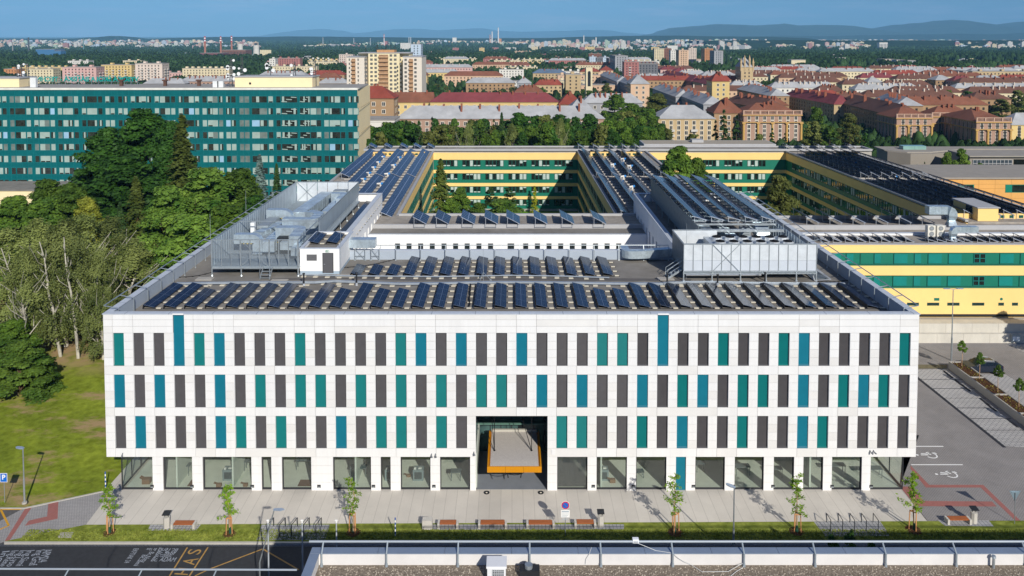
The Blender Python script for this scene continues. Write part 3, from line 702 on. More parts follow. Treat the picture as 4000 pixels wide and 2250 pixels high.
 # ---------------------------------------------------------------- pipes and trays on the front roof
def curve_pts(pts,z):return[az(u,v,z)for u,v in pts]
def pipe(name,pts,z,r,mat,label,cat,feet=True):
 P=curve_pts(pts,z);t=thing(name,label,cat,(P[0].x,P[0].y,ZR));m=MB()
 for a,b in zip(P[:-1],P[1:]):m.beam(a,b,r*2,r*1.4)
 m.build('tray',mat,t)
 if feet:
  m=MB()
  for a,b in zip(P[:-1],P[1:]):
   n=max(1,int((b-a).length/1.3))
   for k in range(n):q=a+(b-a)*(k+.5)/n;m.box(q.x-.25,q.x+.25,q.y-.35,q.y+.1,ZR,ZR+.08)
  m.build('foot',block,t)
 return t
tray=M('tray_zinc','b4bec8',.4,.5,var=.06,scale=2,spec=.5)
pipe('cable_tray',[(690,1107),(1000,1103),(1230,1103),(1300,1098),(1400,1101),(1560,1108),(1700,1107),(1850,1103),(2000,1102),(2200,1104),(2400,1107),(2590,1108),(2620,1104),(2700,1102),(2780,1102),(2900,1105),(3100,1108),(3300,1108)],ZR+.25,.13,tray,'long zinc cable tray snaking between the two roof rows of solar strips','cable tray')
pipe('cable_tray',[(1165,1072),(1350,1077),(1500,1078),(1700,1080),(1900,1077),(2000,1075),(2200,1078),(2380,1084)],ZR+.2,.07,tray,'thin cable tray along the near ends of the second row of strips','cable tray')
m=MB();m.poly([az(u,v,ZR+.01)for u,v in((1050,1096),(1330,1090),(1600,1096),(2000,1094),(2300,1097),(2700,1098),(2700,1090),(2380,1086),(2000,1083),(1590,1086),(1330,1080),(1060,1088))][::-1])
m.build('walkway_mat',M('dark_membrane','63605e',.9,var=.1,scale=1),label='dark strip of roof walkway matting between the cable trays',cat='roof mat')
def vent(u,v,h,lab,mat=dark):
 p=az(u,v,ZR);m=MB();m.tube(p,p+Vector((0,0,.3)),.16,.12,m=1);m.tube(p+Vector((0,0,.2)),p+Vector((0,0,h)),.09);m.tube(p+Vector((0,0,h)),p+Vector((0,0,h+.12)),.16,.13)
 m.build('vent_pipe',[mat,alu],label=lab,cat='vent pipe')
vent(1187,1118,1.3,'black vent pipe standing in front of the rooftop stair box');vent(1393,1115,1.3,'black vent pipe between the small strips and the front row');vent(2606,1112,1.2,'black vent pipe beside the steel steps of the right cage');vent(2803,1115,1.1,'black vent pipe in front of the right cage legs');vent(2988,1110,1.2,'black vent pipe right of the middle of the right cage')
def rod(u,v,z,h,lab,tripod=True,group='lightning rods'):
 p=az(u,v,z);m=MB();m.tube(p,p+Vector((0,0,h)),.03,.015,n=5)
 if tripod:
  for a in(0,2.1,4.2):m.beam(p+Vector((0,0,.9)),p+Vector((math.cos(a)*.8,math.sin(a)*.8,.05)),.035);m.tube(p+Vector((math.cos(a)*.8,math.sin(a)*.8,0)),p+Vector((math.cos(a)*.8,math.sin(a)*.8,.08)),.14)
 m.build('lightning_rod',galv,label=lab,cat='lightning rod',group=group)
rod(1888,1095,ZR,3.6,'thin lightning rod on a tripod in the middle of the front roof')
for u,v,z,h,lab in((822,935,ZT,3.2,'lightning rod at the near left corner of the left steel cage'),(961,830,ZT,3.2,'lightning rod halfway along the left roof edge'),(1332,1075,ZR,6,'lightning rod against the right wall of the stair box'),(2680,1090,ZR,6.2,'lightning rod at the near left corner of the right steel cage'),(3180,1085,ZR,5.8,'lightning rod at the right end of the right steel cage'),(1063,770,ZT,3.0,'lightning rod at the far left roof edge beside the spruce')):
 rod(u,v,z,h,lab,False)
 # ---------------------------------------------------------------- stair box on the roof
p0=az(1172,1071,ZR);p1=az(1323,1071,ZR);SZ=ay(1250,972,p0.y).z;yr=az(1250,905,SZ).y
sb=thing('stair_box','small white rooftop stair box with grey door and louvre','roof hut',((p0.x+p1.x)/2,p0.y,ZR))
x0,x1,y0=p0.x,p1.x+.1,p0.y
m=MB();m.box(x0,x1,y0,y0+.25,ZR+.35,SZ);m.box(x0,x0+.25,y0+.251,yr,ZR+.35,SZ);m.box(x1-.25,x1,y0+.251,yr,ZR+.35,SZ);m.box(x0+.251,x1-.251,yr-.25,yr,ZR+.35,SZ);m.build('wall',white,sb)
m=MB();m.box(x0+.26,x1-.26,y0+.26,yr-.26,SZ-.5,SZ-.35);m.build('roof',roofm,sb)
m=MB();m.box(x0+.02,x1-.02,y0+.02,yr-.02,ZR,ZR+.35);m.build('plinth',M('plinth_blue','9fb0be',.6),sb)
m=MB();m.box(x0-.05,x1+.05,y0-.05,y0+.3,SZ,SZ+.07);m.box(x0-.05,x0+.3,y0+.3,yr,SZ,SZ+.07);m.box(x1-.4,x1+.05,y0+.3,yr,SZ,SZ+.07);m.box(x0+.3,x1-.4,yr-.3,yr,SZ,SZ+.07);m.build('coping',copm,sb)
dx0,dx1,dzt=xp(1261,y0),xp(1299,y0),zp(990,y0)
m=MB();m.box(dx0,dx1,y0-.04,y0-.003,ZR+.15,dzt);dr=m.build('door',M('door_grey','57575a',.5,var=.04),sb)
m=MB();m.box(dx0-.06,dx0,y0-.06,y0-.002,ZR+.15,dzt+.06);m.box(dx1,dx1+.06,y0-.06,y0-.002,ZR+.15,dzt+.06);m.box(dx0,dx1,y0-.06,y0-.002,dzt,dzt+.06);m.build('door_frame',frame_m,sb)
m=MB();m.beam((dx0+.08,y0-.1,ZR+1.15),(dx0+.22,y0-.1,ZR+1.15),.04);m.build('handle',alu,dr)
m=MB();lx0,lx1,lz0,lz1=xp(1197,y0),xp(1236,y0),zp(1018,y0),zp(994,y0)
m.box(lx0,lx1,y0-.03,y0-.003,lz0,lz1,0)
for k in range(8):z=lz0+(lz1-lz0)*(k+.3)/8;m.poly([(lx0+.04,y0-.07,z),(lx1-.04,y0-.07,z),(lx1-.04,y0-.031,z+.05),(lx0+.04,y0-.031,z+.05)],1)
m.build('louvre',[frame_m,M('louvre_grey','6a6a6c',.5,var=0)],sb)
sx,sz=xp(1278,y0),zp(981.5,y0)
m=MB();m.box(sx-.2,sx+.2,y0-.05,y0-.003,sz-.1,sz+.1,0);m.box(sx+.03,sx+.17,y0-.056,y0-.051,sz-.07,sz+.07,1);m.beam((sx-.16,y0-.055,sz),(sx-.02,y0-.055,sz),.05,m=1)
m.build('exit_sign',[M('exit_green','1f7a56',.5,var=0),whitep],sb)
for i,u in enumerate((1245,1318)):
 p=az(u-22,955,SZ-.35);o=put_strip(2,p.x,p.y,SZ-.35,'short solar strip on the stair box roof, %s one'%('left' if i==0 else 'right'),'solar strips on the stair box');o.scale=(1.1,1.25,1)
 # ---------------------------------------------------------------- steel cages with plant
mesh_m=bpy.data.materials.new('wire_mesh');mesh_m.use_nodes=True;tt=mesh_m.node_tree;tt.nodes.clear()
a_=tt.nodes.new('ShaderNodeOutputMaterial');b_=tt.nodes.new('ShaderNodeMixShader');c_=tt.nodes.new('ShaderNodeBsdfTransparent');d_=tt.nodes.new('ShaderNodeBsdfPrincipled')
d_.inputs['Base Color'].default_value=(*lin('b4bcc0'),1);d_.inputs['Metallic'].default_value=.5;d_.inputs['Roughness'].default_value=.5;b_.inputs[0].default_value=.24
tt.links.new(c_.outputs[0],b_.inputs[1]);tt.links.new(d_.outputs[0],b_.inputs[2]);tt.links.new(b_.outputs[0],a_.inputs[0])
perf=M('perforated_sheet','abb8c1',.45,.45,var=.1,scale=1.5,spec=.5,stretch=(1,1,.3));perf2=M('perforated_bright','d2d8dc',.5,.25,var=.1,scale=1.2,spec=.4)
CX0,CX1,CY0,CY1=az(829,1078,ZR).x,az(1165,1078,ZR).x,az(829,1078,ZR).y,123.0
PZ=zp(1041,CY0);TZ=zp(937,CY0)
cage=thing('plant_cage','long galvanised steel cage full of air ducts on the left wing roof','plant cage',(CX0,CY0,ZR))
m=MB()
m.box(CX0,CX1,CY0,CY0+9,PZ-.12,PZ,0);m.box(CX0,CX1+.2,CY0+9,CY1,PZ-.12,PZ,0)
m.build('platform',M('grating','8f9aa1',.6,.2,var=.12,scale=3),cage)
m=MB()
for y in(CY0+.06,CY0+9,CY1):
 m.beam((CX0,y,PZ-.2),(CX1,y,PZ-.2),.16);m.beam((CX0,y,TZ),(CX1,y,TZ),.09)
for x in(CX0,CX1):m.beam((x,CY0,PZ-.2),(x,CY1,PZ-.2),.16);m.beam((x,CY0,TZ),(x,CY1 if x==CX0 else CY0+9,TZ),.09)
m.beam((CX1+.1,CY0+8.7,TZ),(CX1+.1,CY1,TZ),.09)
m.build('frame',galv,cage)
for k in range(9):
 y=CY0+(CY1-CY0)*k/8
 for x in((CX0,(CX0*.66+CX1*.34),(CX0*.33+CX1*.67),CX1)if k==0 else(CX0,CX1)):
  m=MB();m.tube((x,y,ZR),(x,y,ZR+.15),.16,.08);m.beam((x,y,ZR),(x,y,PZ-.1),.12);m.build('leg',galv,cage)
m=MB()
for k in range(10):x=CX0+(CX1-CX0)*k/9;m.beam((x,CY0,PZ),(x,CY0,TZ),.09 if k%3 else .14)
m.beam((CX0+3.2,CY0+.05,TZ),(CX0+6.2,CY0+.05,PZ),.04);m.beam((CX0+6.2,CY0+.05,TZ),(CX0+3.2,CY0+.05,PZ),.04)
m.build('front_post',galv,cage)
m=MB();m.quad((CX0,CY0-.03,PZ+.9),(CX1,CY0-.03,PZ+.9),(CX1,CY0-.03,TZ),(CX0,CY0-.03,TZ));m.build('front_mesh',mesh_m,cage)
m=MB();n=46
for k in range(n):y=CY0+(CY1-CY0)*k/n;m.box(CX0-.06,CX0+.0,y+.03,y+.62,PZ-.1,TZ)
m.build('left_slats',perf,cage)
m=MB();y0c=CY0+9.5
n=40
for k in range(n):y=y0c+(CY1-y0c)*k/n;m.box(CX1+.02,CX1+.08,y+.02,y+.66,PZ+1.0 if 0 else PZ+.9,TZ)
for k in range(n):y=y0c+(CY1-y0c)*k/n;m.box(CX1+.02,CX1+.08,y+.02,y+.12,PZ-.1,PZ+.9)
m.build('right_slats',perf,cage)
m=MB()
for k in range(6):x=CX0+(CX1-CX0)*k/6;m.box(x+.04,x+(CX1-CX0)/6-.04,CY1+.02,CY1+.06,PZ-.1,TZ)
m.build('rear_panel',perf2,cage)
m=MB();m.beam((CX0+.1,CY1-.1,TZ),(CX0+3.1,CY1-.1,PZ),.06);m.beam((CX0+.1,CY1-.1,PZ),(CX0+3.1,CY1-.1,TZ),.06)
m.build('brace',galv,cage)
def steps(name,x,y,w_,zt,rise,run,lab,diry=-1,dirx=0):
 t=thing(name,lab,'steel steps',(x,y,ZR));n=4;m=MB();s_=MB()
 for k in range(n):
  z=ZR+(zt-ZR)*(k+.5)/n;q=(n-k)*run
  if dirx:m.box(x+dirx*q,x+dirx*q+run*.9,y,y+w_,z,z+.05)
  else:m.box(x,x+w_,y-q,y-q+run*.9,z,z+.05)
 m.build('tread',galv,t)
 for a in(0,w_):
  if dirx:
   P=(x,y+a,zt);Q=(x+dirx*n*run,y+a,ZR);s_.beam(P,Q,.06,.2);up=Vector((0,0,1.0));s_.beam(Vector(P)+up,Vector(Q)+up,.05);s_.beam(Q,Vector(Q)+up,.05);s_.beam(P,Vector(P)+up,.05);s_.beam(Vector(P)+up*.5,Vector(Q)+up*.5,.04)
  else:
   P=(x+a,y,zt);Q=(x+a,y-n*run,ZR);s_.beam(P,Q,.06,.2);up=Vector((0,0,1.0));s_.beam(Vector(P)+up,Vector(Q)+up,.05);s_.beam(Q,Vector(Q)+up,.05)
 s_.build('handrail',galv,t)
steps('steel_steps',az(1030,1078,ZR).x,CY0-.05,1.05,PZ,.3,.32,'small galvanised steps up to the left steel cage')
ductm=M('duct_steel','bccad2',.34,.55,var=.16,scale=.9,spec=.5,var2=.12,scale2=3)
def duct(label,pts,w_,h,parent=None,ribs=True,name='air_duct'):
 """rectangular duct through points (axis), rounded bends by subdivision"""
 P=[Vector(p)for p in pts];Q=[P[0]]
 for i in range(1,len(P)-1):
  a=(P[i-1]-P[i]).normalized();b=(P[i+1]-P[i]).normalized();r=min(w_*.7,(P[i-1]-P[i]).length*.45,(P[i+1]-P[i]).length*.45)
  for k in range(5):t=k/4;Q.append((P[i]+a*r)*(1-t)**2+P[i]*2*t*(1-t)+(P[i]+b*r)*t**2)
 Q.append(P[-1]);m=MB()
 rings=[]
 for i,q in enumerate(Q):
  d=(Q[min(i+1,len(Q)-1)]-Q[max(i-1,0)]).normalized()
  if abs(d.z)>.8:s_=Vector((1,0,0));u_=d.cross(s_).normalized()
  else:s_=d.cross(Vector((0,0,1))).normalized();u_=s_.cross(d).normalized()
  if abs(d.z)>.3 and rings:s_=rings[-1][1];s_=(s_-d*s_.dot(d)).normalized();u_=s_.cross(d).normalized()
  rings.append((q,s_,u_))
 for q,s_,u_ in rings:
  for a,b in((-1,-1),(1,-1),(1,1),(-1,1)):m.v.append(tuple(q+s_*a*w_/2+u_*b*h/2))
 for i in range(len(Q)-1):
  for k in range(4):j=(k+1)%4;m.f.append((4*i+k,4*i+j,4*i+4+j,4*i+4+k));m.m.append(0)
 m.f.append((0,1,2,3));m.m.append(0);k=4*(len(Q)-1);m.f.append((k,k+1,k+2,k+3));m.m.append(0)
 if ribs:
  for a,b in zip(P[:-1],P[1:]):
   L_=(b-a).length;n=int(L_/.9);d=(b-a).normalized()
   if abs(d.z)>.8:continue
   s_=d.cross(Vector((0,0,1))).normalized();u_=s_.cross(d).normalized()
   for i in range(1,n):
    c=a+(b-a)*i/n;A=c-d*.03;B=c+d*.03;W2,H2=w_/2+.025,h/2+.025
    m.hexa([A-s_*W2-u_*H2,A+s_*W2-u_*H2,B+s_*W2-u_*H2,B-s_*W2-u_*H2,A-s_*W2+u_*H2,A+s_*W2+u_*H2,B+s_*W2+u_*H2,B-s_*W2+u_*H2],0)
 return m.build(name,ductm,parent,label=label,cat='air duct')
Wc=CX1-CX0;z1=PZ+1.0;z2=PZ+1.9
duct('big arched duct at the near left of the left cage',[(CX0+.9,CY0+5,z2),(CX0+3.6,CY0+5,z2),(CX0+3.6,CY0+5,PZ+.1)],1.0,1.1)
duct('ribbed flat duct running down the middle of the left cage',[(CX0+4.9,CY0+4.5,z1),(CX0+4.9,CY0+13.5,z1)],1.4,1.3)
duct('large crosswise duct bridging the near half of the left cage',[(CX0+5.2,CY0+7.0,z2+.3),(CX0+8.2,CY0+7.0,z2+.3),(CX0+8.2,CY0+3.6,z2)],1.3,1.2)
duct('curled duct elbow beside the stair box in the left cage',[(CX0+6.4,CY0+4.5,z1+.2),(CX0+8.6,CY0+4.5,z1+.2),(CX0+8.6,CY0+2.2,z1)],.9,.9)
duct('wide arched duct in the middle left of the left cage',[(CX0+.7,CY0+18,z2),(CX0+3.6,CY0+18,z2),(CX0+3.6,CY0+18,PZ+.1)],1.1,1.2)
duct('horseshoe duct in the middle of the left cage',[(CX0+4.3,CY0+13,z2),(CX0+8.2,CY0+12.5,z2),(CX0+8.2,CY0+16,z2),(CX0+6.5,CY0+17,z2)],1.2,1.2)
duct('long ribbed duct at the far left of the left cage',[(CX0+4.6,CY0+19,z1+.2),(CX0+5.2,CY0+33,z1+.2)],1.8,1.4)
duct('long ribbed duct along the right side of the left cage',[(CX0+8.1,CY0+20,z1),(CX0+8.1,CY0+34,z1)],1.4,1.5)
duct('stepped duct slanting across the left cage',[(CX0+2.0,CY0+9.5,z1),(CX0+3.6,CY0+15.5,z1)],1.2,1.0)
duct('square far duct bend beside the rear panels of the left cage',[(CX0+6.8,CY0+29,z2),(CX0+8.8,CY0+29,z2),(CX0+8.8,CY0+25,z2)],1.0,1.2)
ahu=M('unit_grey','98a2a8',.5,.3,var=.06)
def unit(label,x0,x1,y0,y1,z0,z1,mat=None,grill=True,name='air_unit'):
 m=MB();m.box(x0,x1,y0,y1,z0,z1,0)
 if grill:
  for k in range(6):z=z0+(z1-z0)*(.15+.12*k);m.box(x0+.15,x1-.15,y0-.02,y0-.002,z,z+.05,1)
 m.build(name,[mat or ahu,M('grill_dark','3a4046',.6)],label=label,cat='air unit')
unit('grey air handling unit under the far left duct of the left cage',CX0+1.2,CX0+2.6,CY0+12,CY0+17,PZ,PZ+1.7);unit('tall white cylinder-like cabinet at the left of the left cage',CX0+.7,CX0+1.2,CY0+11.0,CY0+11.6,PZ,PZ+2.3,M('cabinet_white','dfe2e2',.5),False)
unit('dark open air unit framed by ducts in the near part of the left cage',CX0+5.7,CX0+7.3,CY0+5.2,CY0+6.2,PZ,PZ+1.9,M('open_dark','23272b',.6));unit('grey box unit at the far end of the left cage',CX0+6.3,CX0+8.3,CY0+32,CY0+33.5,PZ,PZ+2.2)
unit('small grey control box near the left mesh of the left cage',CX0+2.0,CX0+2.7,CY0+10.6,CY0+11.4,PZ,PZ+1.0)
unit('grey unit below the near crosswise duct',CX0+2.0,CX0+4.2,CY0+8.6,CY0+11.6,PZ,PZ+1.0)
haz=M('hazard_tape','b09a30',.6,var=.1);
for i,(x,y)in enumerate(((CX0+1.6,CY0+4.4),(CX0+1.5,CY0+17.3),(CX0+5.8,CY0+5.1))):
 m=MB()
 for k in range(8):m.box(x+k*.2,x+k*.2+.2,y,y+.03,z2-.55,z2-.45,k%2)
 m.build('hazard_strip',[haz,blackm],label='black and yellow warning strip, %s, under a duct of the left cage'%('nearest' if i==0 else 'farthest' if i==1 else 'above the dark opening'),cat='warning strip')
duct('galvanised duct on trestles beside the stair box',[(az(1370,1010,ZR).x,az(1370,1012,ZR).y,ZR+2.0),(az(1470,1010,ZR).x,az(1470,1012,ZR).y,ZR+2.0)],1.3,1.0)
q0=az(1380,1012,ZR);m=MB()
for dx in(.3,1.5,2.2,3.2):
 for dy in(-.5,.5):m.beam((q0.x+dx,q0.y+dy,ZR),(q0.x+dx,q0.y+dy,ZR+1.5),.06);m.tube((q0.x+dx,q0.y+dy,ZR),(q0.x+dx,q0.y+dy,ZR+.06),.18)
for dx,ex in((.3,1.5),(2.2,3.2)):
 m.beam((q0.x+dx,q0.y-.5,ZR+.1),(q0.x+ex,q0.y-.5,ZR+1.4),.04);m.beam((q0.x+ex,q0.y-.5,ZR+.1),(q0.x+dx,q0.y-.5,ZR+1.4),.04);m.beam((q0.x+dx,q0.y-.5,ZR+.5),(q0.x+ex,q0.y-.5,ZR+.5),.05)
m.build('duct_trestle',galv,label='steel trestle carrying the duct beside the stair box',cat='trestle')
def wavy(u0,v0,u1,v1,z,lab,n=12,sag=8,r=.035):
 P=[az(u0+(u1-u0)*k/n+random.uniform(-2,2),v0+(v1-v0)*k/n+sag*math.sin(math.pi*k/n),z+.05)for k in range(n+1)]
 m=MB();m.path(P,r,n=5)
 for p in P:m.box(p.x-.09,p.x+.09,p.y-.09,p.y+.09,z,z+.06)
 m.build('roof_cable',blackm,label=lab,cat='cable')
wavy(1340,1045,1580,1002,ZR,'black cable looping over the roof from the stair box to the parapet');wavy(680,1082,826,1064,ZR,'black cable at the left roof edge running to the left cage',6,6);wavy(3195,1098,3310,1094,ZR,'black cable curled at the foot of the right cage',7,4)
wavy(1833,1195,1838,1108,ZR+.1,'black cable bundle lying between two front row strips',16,0,.05)
# narrow strip of panels between left cage and slotted wing wall
for i in range(3):
 put_strip(5,-22.4,99.5+i*8.9,ZR,'dark solar strip in the gutter between left cage and slotted wall, %s one'%('nearest','middle','farthest')[i],'solar strips beside the left cage').scale=(1.35,1,1)
 # coping stiffeners on the slotted wings (sloped brackets)
for X,s_,nm in((XI-.62,-1,'left'),(XJ+.62,1,'right')):
 m=MB()
 for k in range(22):y=YB+1+k*1.45;m.beam((X,y,ZT+.02),(X+s_*.45,y,ZR+.1),.12,.06)
 m.build('parapet_bracket',copm,office)
 # right cage: chiller box in front, long roofed frame behind
RX0,RX1,RY0,RY1=az(2670,1098,ZR).x,az(3188,1098,ZR).x,az(2670,1098,ZR).y,92.3
rc=thing('chiller_cage','wide steel cage of perforated panels round the chillers on the right roof','plant cage',(RX0,RY0,ZR))
PZ2=zp(1061,RY0);TZ2=zp(953,RY0)
m=MB();m.box(RX0,RX1,RY0,RY1,PZ2-.12,PZ2);m.build('platform',MATS['grating'],rc)
n=14
m=MB();q=MB();w_=(RX1-RX0)/n
for k in range(n):
 x=RX0+w_*k;m.box(x+.05,x+w_-.05,RY0,RY0+.03,PZ2+1.25,TZ2);q.box(x+.05,x+w_-.05,RY0,RY0+.03,PZ2+.1,PZ2+1.23)
m.build('front_panel',perf2,rc);q.build('lower_panel',M('panel_white','c9d0d8',.4,.15,var=.05,spec=.5),rc)
m=MB()
for k in range(n+1):x=RX0+w_*k;m.beam((x,RY0-.02,PZ2),(x,RY0-.02,TZ2),.07)
for z in(TZ2,PZ2+.02,PZ2-.2):m.beam((RX0,RY0-.02,z),(RX1,RY0-.02,z),.1)
m.beam((RX0,RY0,TZ2),(RX0,RY1,TZ2),.1);m.beam((RX0,RY1,TZ2),(RX0+5.2,RY1,TZ2),.1)
for a,b in((3,5.9),):x=RX0+w_*a;y=RX0+w_*b;m.beam((x,RY0-.08,TZ2),(y,RY0-.08,PZ2),.045);m.beam((y,RY0-.08,TZ2),(x,RY0-.08,PZ2),.045)
m.build('frame',galv,rc)
for k in(0,3,6,8.7,11.9,14):x=RX0+w_*k;m=MB();m.beam((x,RY0,ZR),(x,RY0,PZ2),.13);m.tube((x,RY0,ZR),(x,RY0,ZR+.15),.18,.08);m.build('leg',galv,rc)
m=MB();m.box(RX0,RX0+.05,RY0+.05,RY1,PZ2-.1,TZ2);m.build('side_panel',M('side_sheet','6d767c',.6,.3,var=.15,scale=2),rc)  # left face darkened in its colour for the shade it lies in
m=MB();m.box(RX0+.06,RX0+5.2,RY1,RY1+.05,PZ2-.1,TZ2);m.build('rear_panel',perf2,rc)
m=MB();m.tube((RX0+.3,RY0+.3,ZR+.7),(RX0+8.5,RY0+.3,ZR+.7),.22,n=12);m.build('insulated_pipe',M('foil_pipe','d6dade',.3,.6,var=.1,scale=2),rc)
steps('steel_steps',RX0,RY0+.8,1.0,PZ2,.3,.4,'small galvanised steps with handrails at the right cage',dirx=-1)
ch=thing('chiller','flat chiller bank with two rows of black fan rings inside the right cage','chiller',(RX0+4,RY0+2,PZ2))
m=MB();m.box(RX0+3.4,RX1-1.6,RY0+1.2,RY0+5.4,PZ2,TZ2-.55);m.build('body',M('chiller_body','b4bcc2',.4,.4),ch)
for r in range(2):
 for k in range(6):
  x=RX0+4.5+k*1.5-r*.3+.4*r;y=RY0+2.1+r*2;m=MB();m.tube((x,y,TZ2-.55),(x,y,TZ2-.25),.66,.6,n=16,m=0);m.tube((x,y,TZ2-.25),(x,y,TZ2-.18),.5,.5,n=14,m=1);m.tube((x,y,TZ2-.18),(x,y,TZ2-.08),.2,.2,n=8,m=1)
  m.build('fan',[M('fan_ring','c5cacd',.4,.4),blackm],ch)
duct('twisted galvanised duct lying left of the right cage',[(az(2450,1030,ZR).x,az(2450,1000,ZR).y,ZR+.9),(az(2450,1030,ZR).x,az(2450,1022,ZR).y,ZR+.9),(az(2500,1020,ZR).x,az(2500,1022,ZR).y,ZR+.9),(RX0+.2,az(2600,1012,ZR).y,ZR+.9)],.9,.9,ribs=False)
# long frame with five rows of panels
FX0,FX1,FY0,FY1=22.0,31.8,95.5,125.6;FZ=TZ2-.1
ff=thing('panel_frame','tall steel frame carrying five rows of solar panels on the right wing','steel frame',(FX0,FY0,ZR))
m=MB()
for k in range(15):
 y=FY0+(FY1-FY0)*k/14;m.beam((FX0,y,FZ),(FX1,y,FZ),.14,.2)
for x in(FX0,FX0+3.3,FX0+6.6,FX1):m.beam((x,RY1+.1,FZ-.3),(x,FY1,FZ-.3),.16,.2)
m.beam((FX0,RY1+.6,FZ-.1),(FX1,RY1+.6,FZ-.1),.3)
m.build('girder',galv,ff)
for k in range(8):
 y=RY1+.6+(FY1-RY1-.6)*k/7
 for x in(FX0,FX1):m=MB();m.beam((x,y,ZR),(x,y,FZ),.16);m.build('column',galv,ff)
m=MB();n=44
for k in range(n):y=RY1+.8+(FY1-RY1-.8)*k/n;m.box(FX0-.12,FX0-.07,y+.01,y+.66,ZR+1.3,FZ+.3)
m.build('left_screen',M('shaded_screen_sheet','7d868b',.6,.35,var=.15,scale=2),ff)  # shade of the left side is put into this darker sheet colour
m=MB()
for k in range(n):y=RY0+.2+(FY1-RY0-.2)*k/n;m.box(FX1+.17,FX1+.22,y+.01,y+.74,ZR+1.3,FZ+.1)
m.build('right_screen',perf,ff)
def rack_proto(n,W_,tilt,modl,mat,name='solar_rack',legs=True,hh=.5):
 t=thing(name,'x','solar panels',(0,0,0));L_=n*modl
 m=MB();m.box(-W_/2,W_/2,0,L_,0,.05);p=m.build('panel',[mat],t,local=True);p.location=(0,0,hh+math.sin(tilt)*W_/2);p.rotation_euler=(0,tilt,0)
 f=MB();hx=math.cos(tilt)*W_/2;top=hh+math.sin(tilt)*W_
 ns=max(2,int(L_/2.5))
 for k in range(ns+1):
  y=.06+(L_-.12)*k/ns;f.beam((-hx*.8,y,0),(-hx*.8,y,top-.15),.06);f.beam((hx*.8,y,0),(hx*.8,y,hh+.05),.06);f.beam((-hx*.8,y,.05),(hx*.8,y,.05),.06);f.beam((-hx,y,top-.04),(hx,y,hh-.04),.06)
 f.build('mount',alu,t,local=True);return t
def place(t,first,x,y,z,label,group,rz=0,scale=None):
 o=t if first else dup(t);o.location=(x,y,z);o['label']=label;o['group']=group;o.rotation_euler[2]=rz
 if scale:o.scale=scale
 return o
pr=rack_proto(29,1.75,R(16),1.0,solo,hh=.25)
for i in range(5):place(pr,i==0,FX0+.8+i*2.05,FY0+.6,FZ+.12,'dark solar row, %s on the tall steel frame'%nth(i,5),'solar rows on the steel frame')
# plant below the frame
unit('grey cabinet unit under the near end of the steel frame',FX0+5.9,FX0+7.0,RY1+4,RY1+5.2,PZ2,PZ2+2.3);duct('curved duct at the right under the steel frame',[(FX1-1.5,RY1+9,ZR+3.2),(FX1-1.5,RY1+4,ZR+3.2),(FX1-1.5,RY1+3,ZR+.6)],1.6,1.3)
duct('ribbed duct running back under the middle of the steel frame',[(FX0+4.2,RY1+2,ZR+2.4),(FX0+4.2,RY1+16,ZR+2.4)],1.2,1.1);duct('flat duct under the left side of the steel frame',[(FX0+1.6,RY1+2.5,ZR+3),(FX0+1.6,RY1+15,ZR+3)],1.4,.6)
m=MB();y=86.5;P=[Vector((32.9,86+k*2.1,ZR+.1))for k in range(4)]
for k in range(3):
 a,b=P[k],P[k+1];c=(a+b)/2+Vector((0,0,1.2));d_=Vector((1.8,0,.1))
 for q_,r_ in((a,b),(a,c),(b,c),(a+d_,b+d_),(a+d_,c),(b+d_,c),(a,a+d_),(b,b+d_)):m.beam(q_,r_,.07)
m.build('lattice_stand',alu,label='white steel lattice stand lying beside the right cage',cat='steel lattice')
m=MB();m.box(33.0,34.6,86.5,95,ZR+.1,ZR+.16);m.xform(Matrix.Translation((0,0,0)));m.build('dark_panel',MATS['side_sheet'],label='dark long sheet laid beside the right roof parapet',cat='metal sheet')
for i,(u,v)in enumerate(((1090,1098),(1345,1078),(2600,1090),(800,1090))):
 p=az(u,v,ZR);m=MB();m.box(p.x-.9,p.x+.9,p.y-.5,p.y+.5,ZR,ZR+.07);m.build('slab_pad',conc,label='flat concrete pads on the roof in front of %s'%('the left cage steps','the stair box door','the right cage steps','the left cage corner')[i],cat='concrete pad')
 # ---------------------------------------------------------------- old yellow school complex
yel=M('yellow_render','efcb82',.8,var=.03,scale=.5,var2=.03,scale2=.1);grn=M('green_panel','0f6e5a',.45,var=.06,scale=.8,spec=.4);grn2=M('green_panel_light','127a66',.4,var=.05,spec=.4);gfr=M('green_frame','0d4f45',.5,var=0)
wglass=M('window_glass','28312f',.08,var=.5,scale=1.1,spec=.9,col2='0d1211');curt=M('curtain_white','aebcb6',.7,var=.15,scale=2);oroof=M('old_roof','a39c92',.9,col2='857e76',scale=.35,var2=.12,scale2=1.2)
fasc=M('fascia_grey','a9a9aa',.6,var=.05)
ZO=13.1
def yz(v,Y=199.0):return zp(v,Y)
BANDS=[(yz(597),yz(624),'y'),(yz(624),yz(664),'g'),(yz(664),yz(676.5),'y'),(yz(676.5),yz(715),'g'),(yz(715),yz(727.5),'y'),(yz(727.5),yz(766.5),'g'),(yz(766.5),yz(778),'y'),(yz(778),yz(816),'g'),(yz(816),-2.3,'c')]
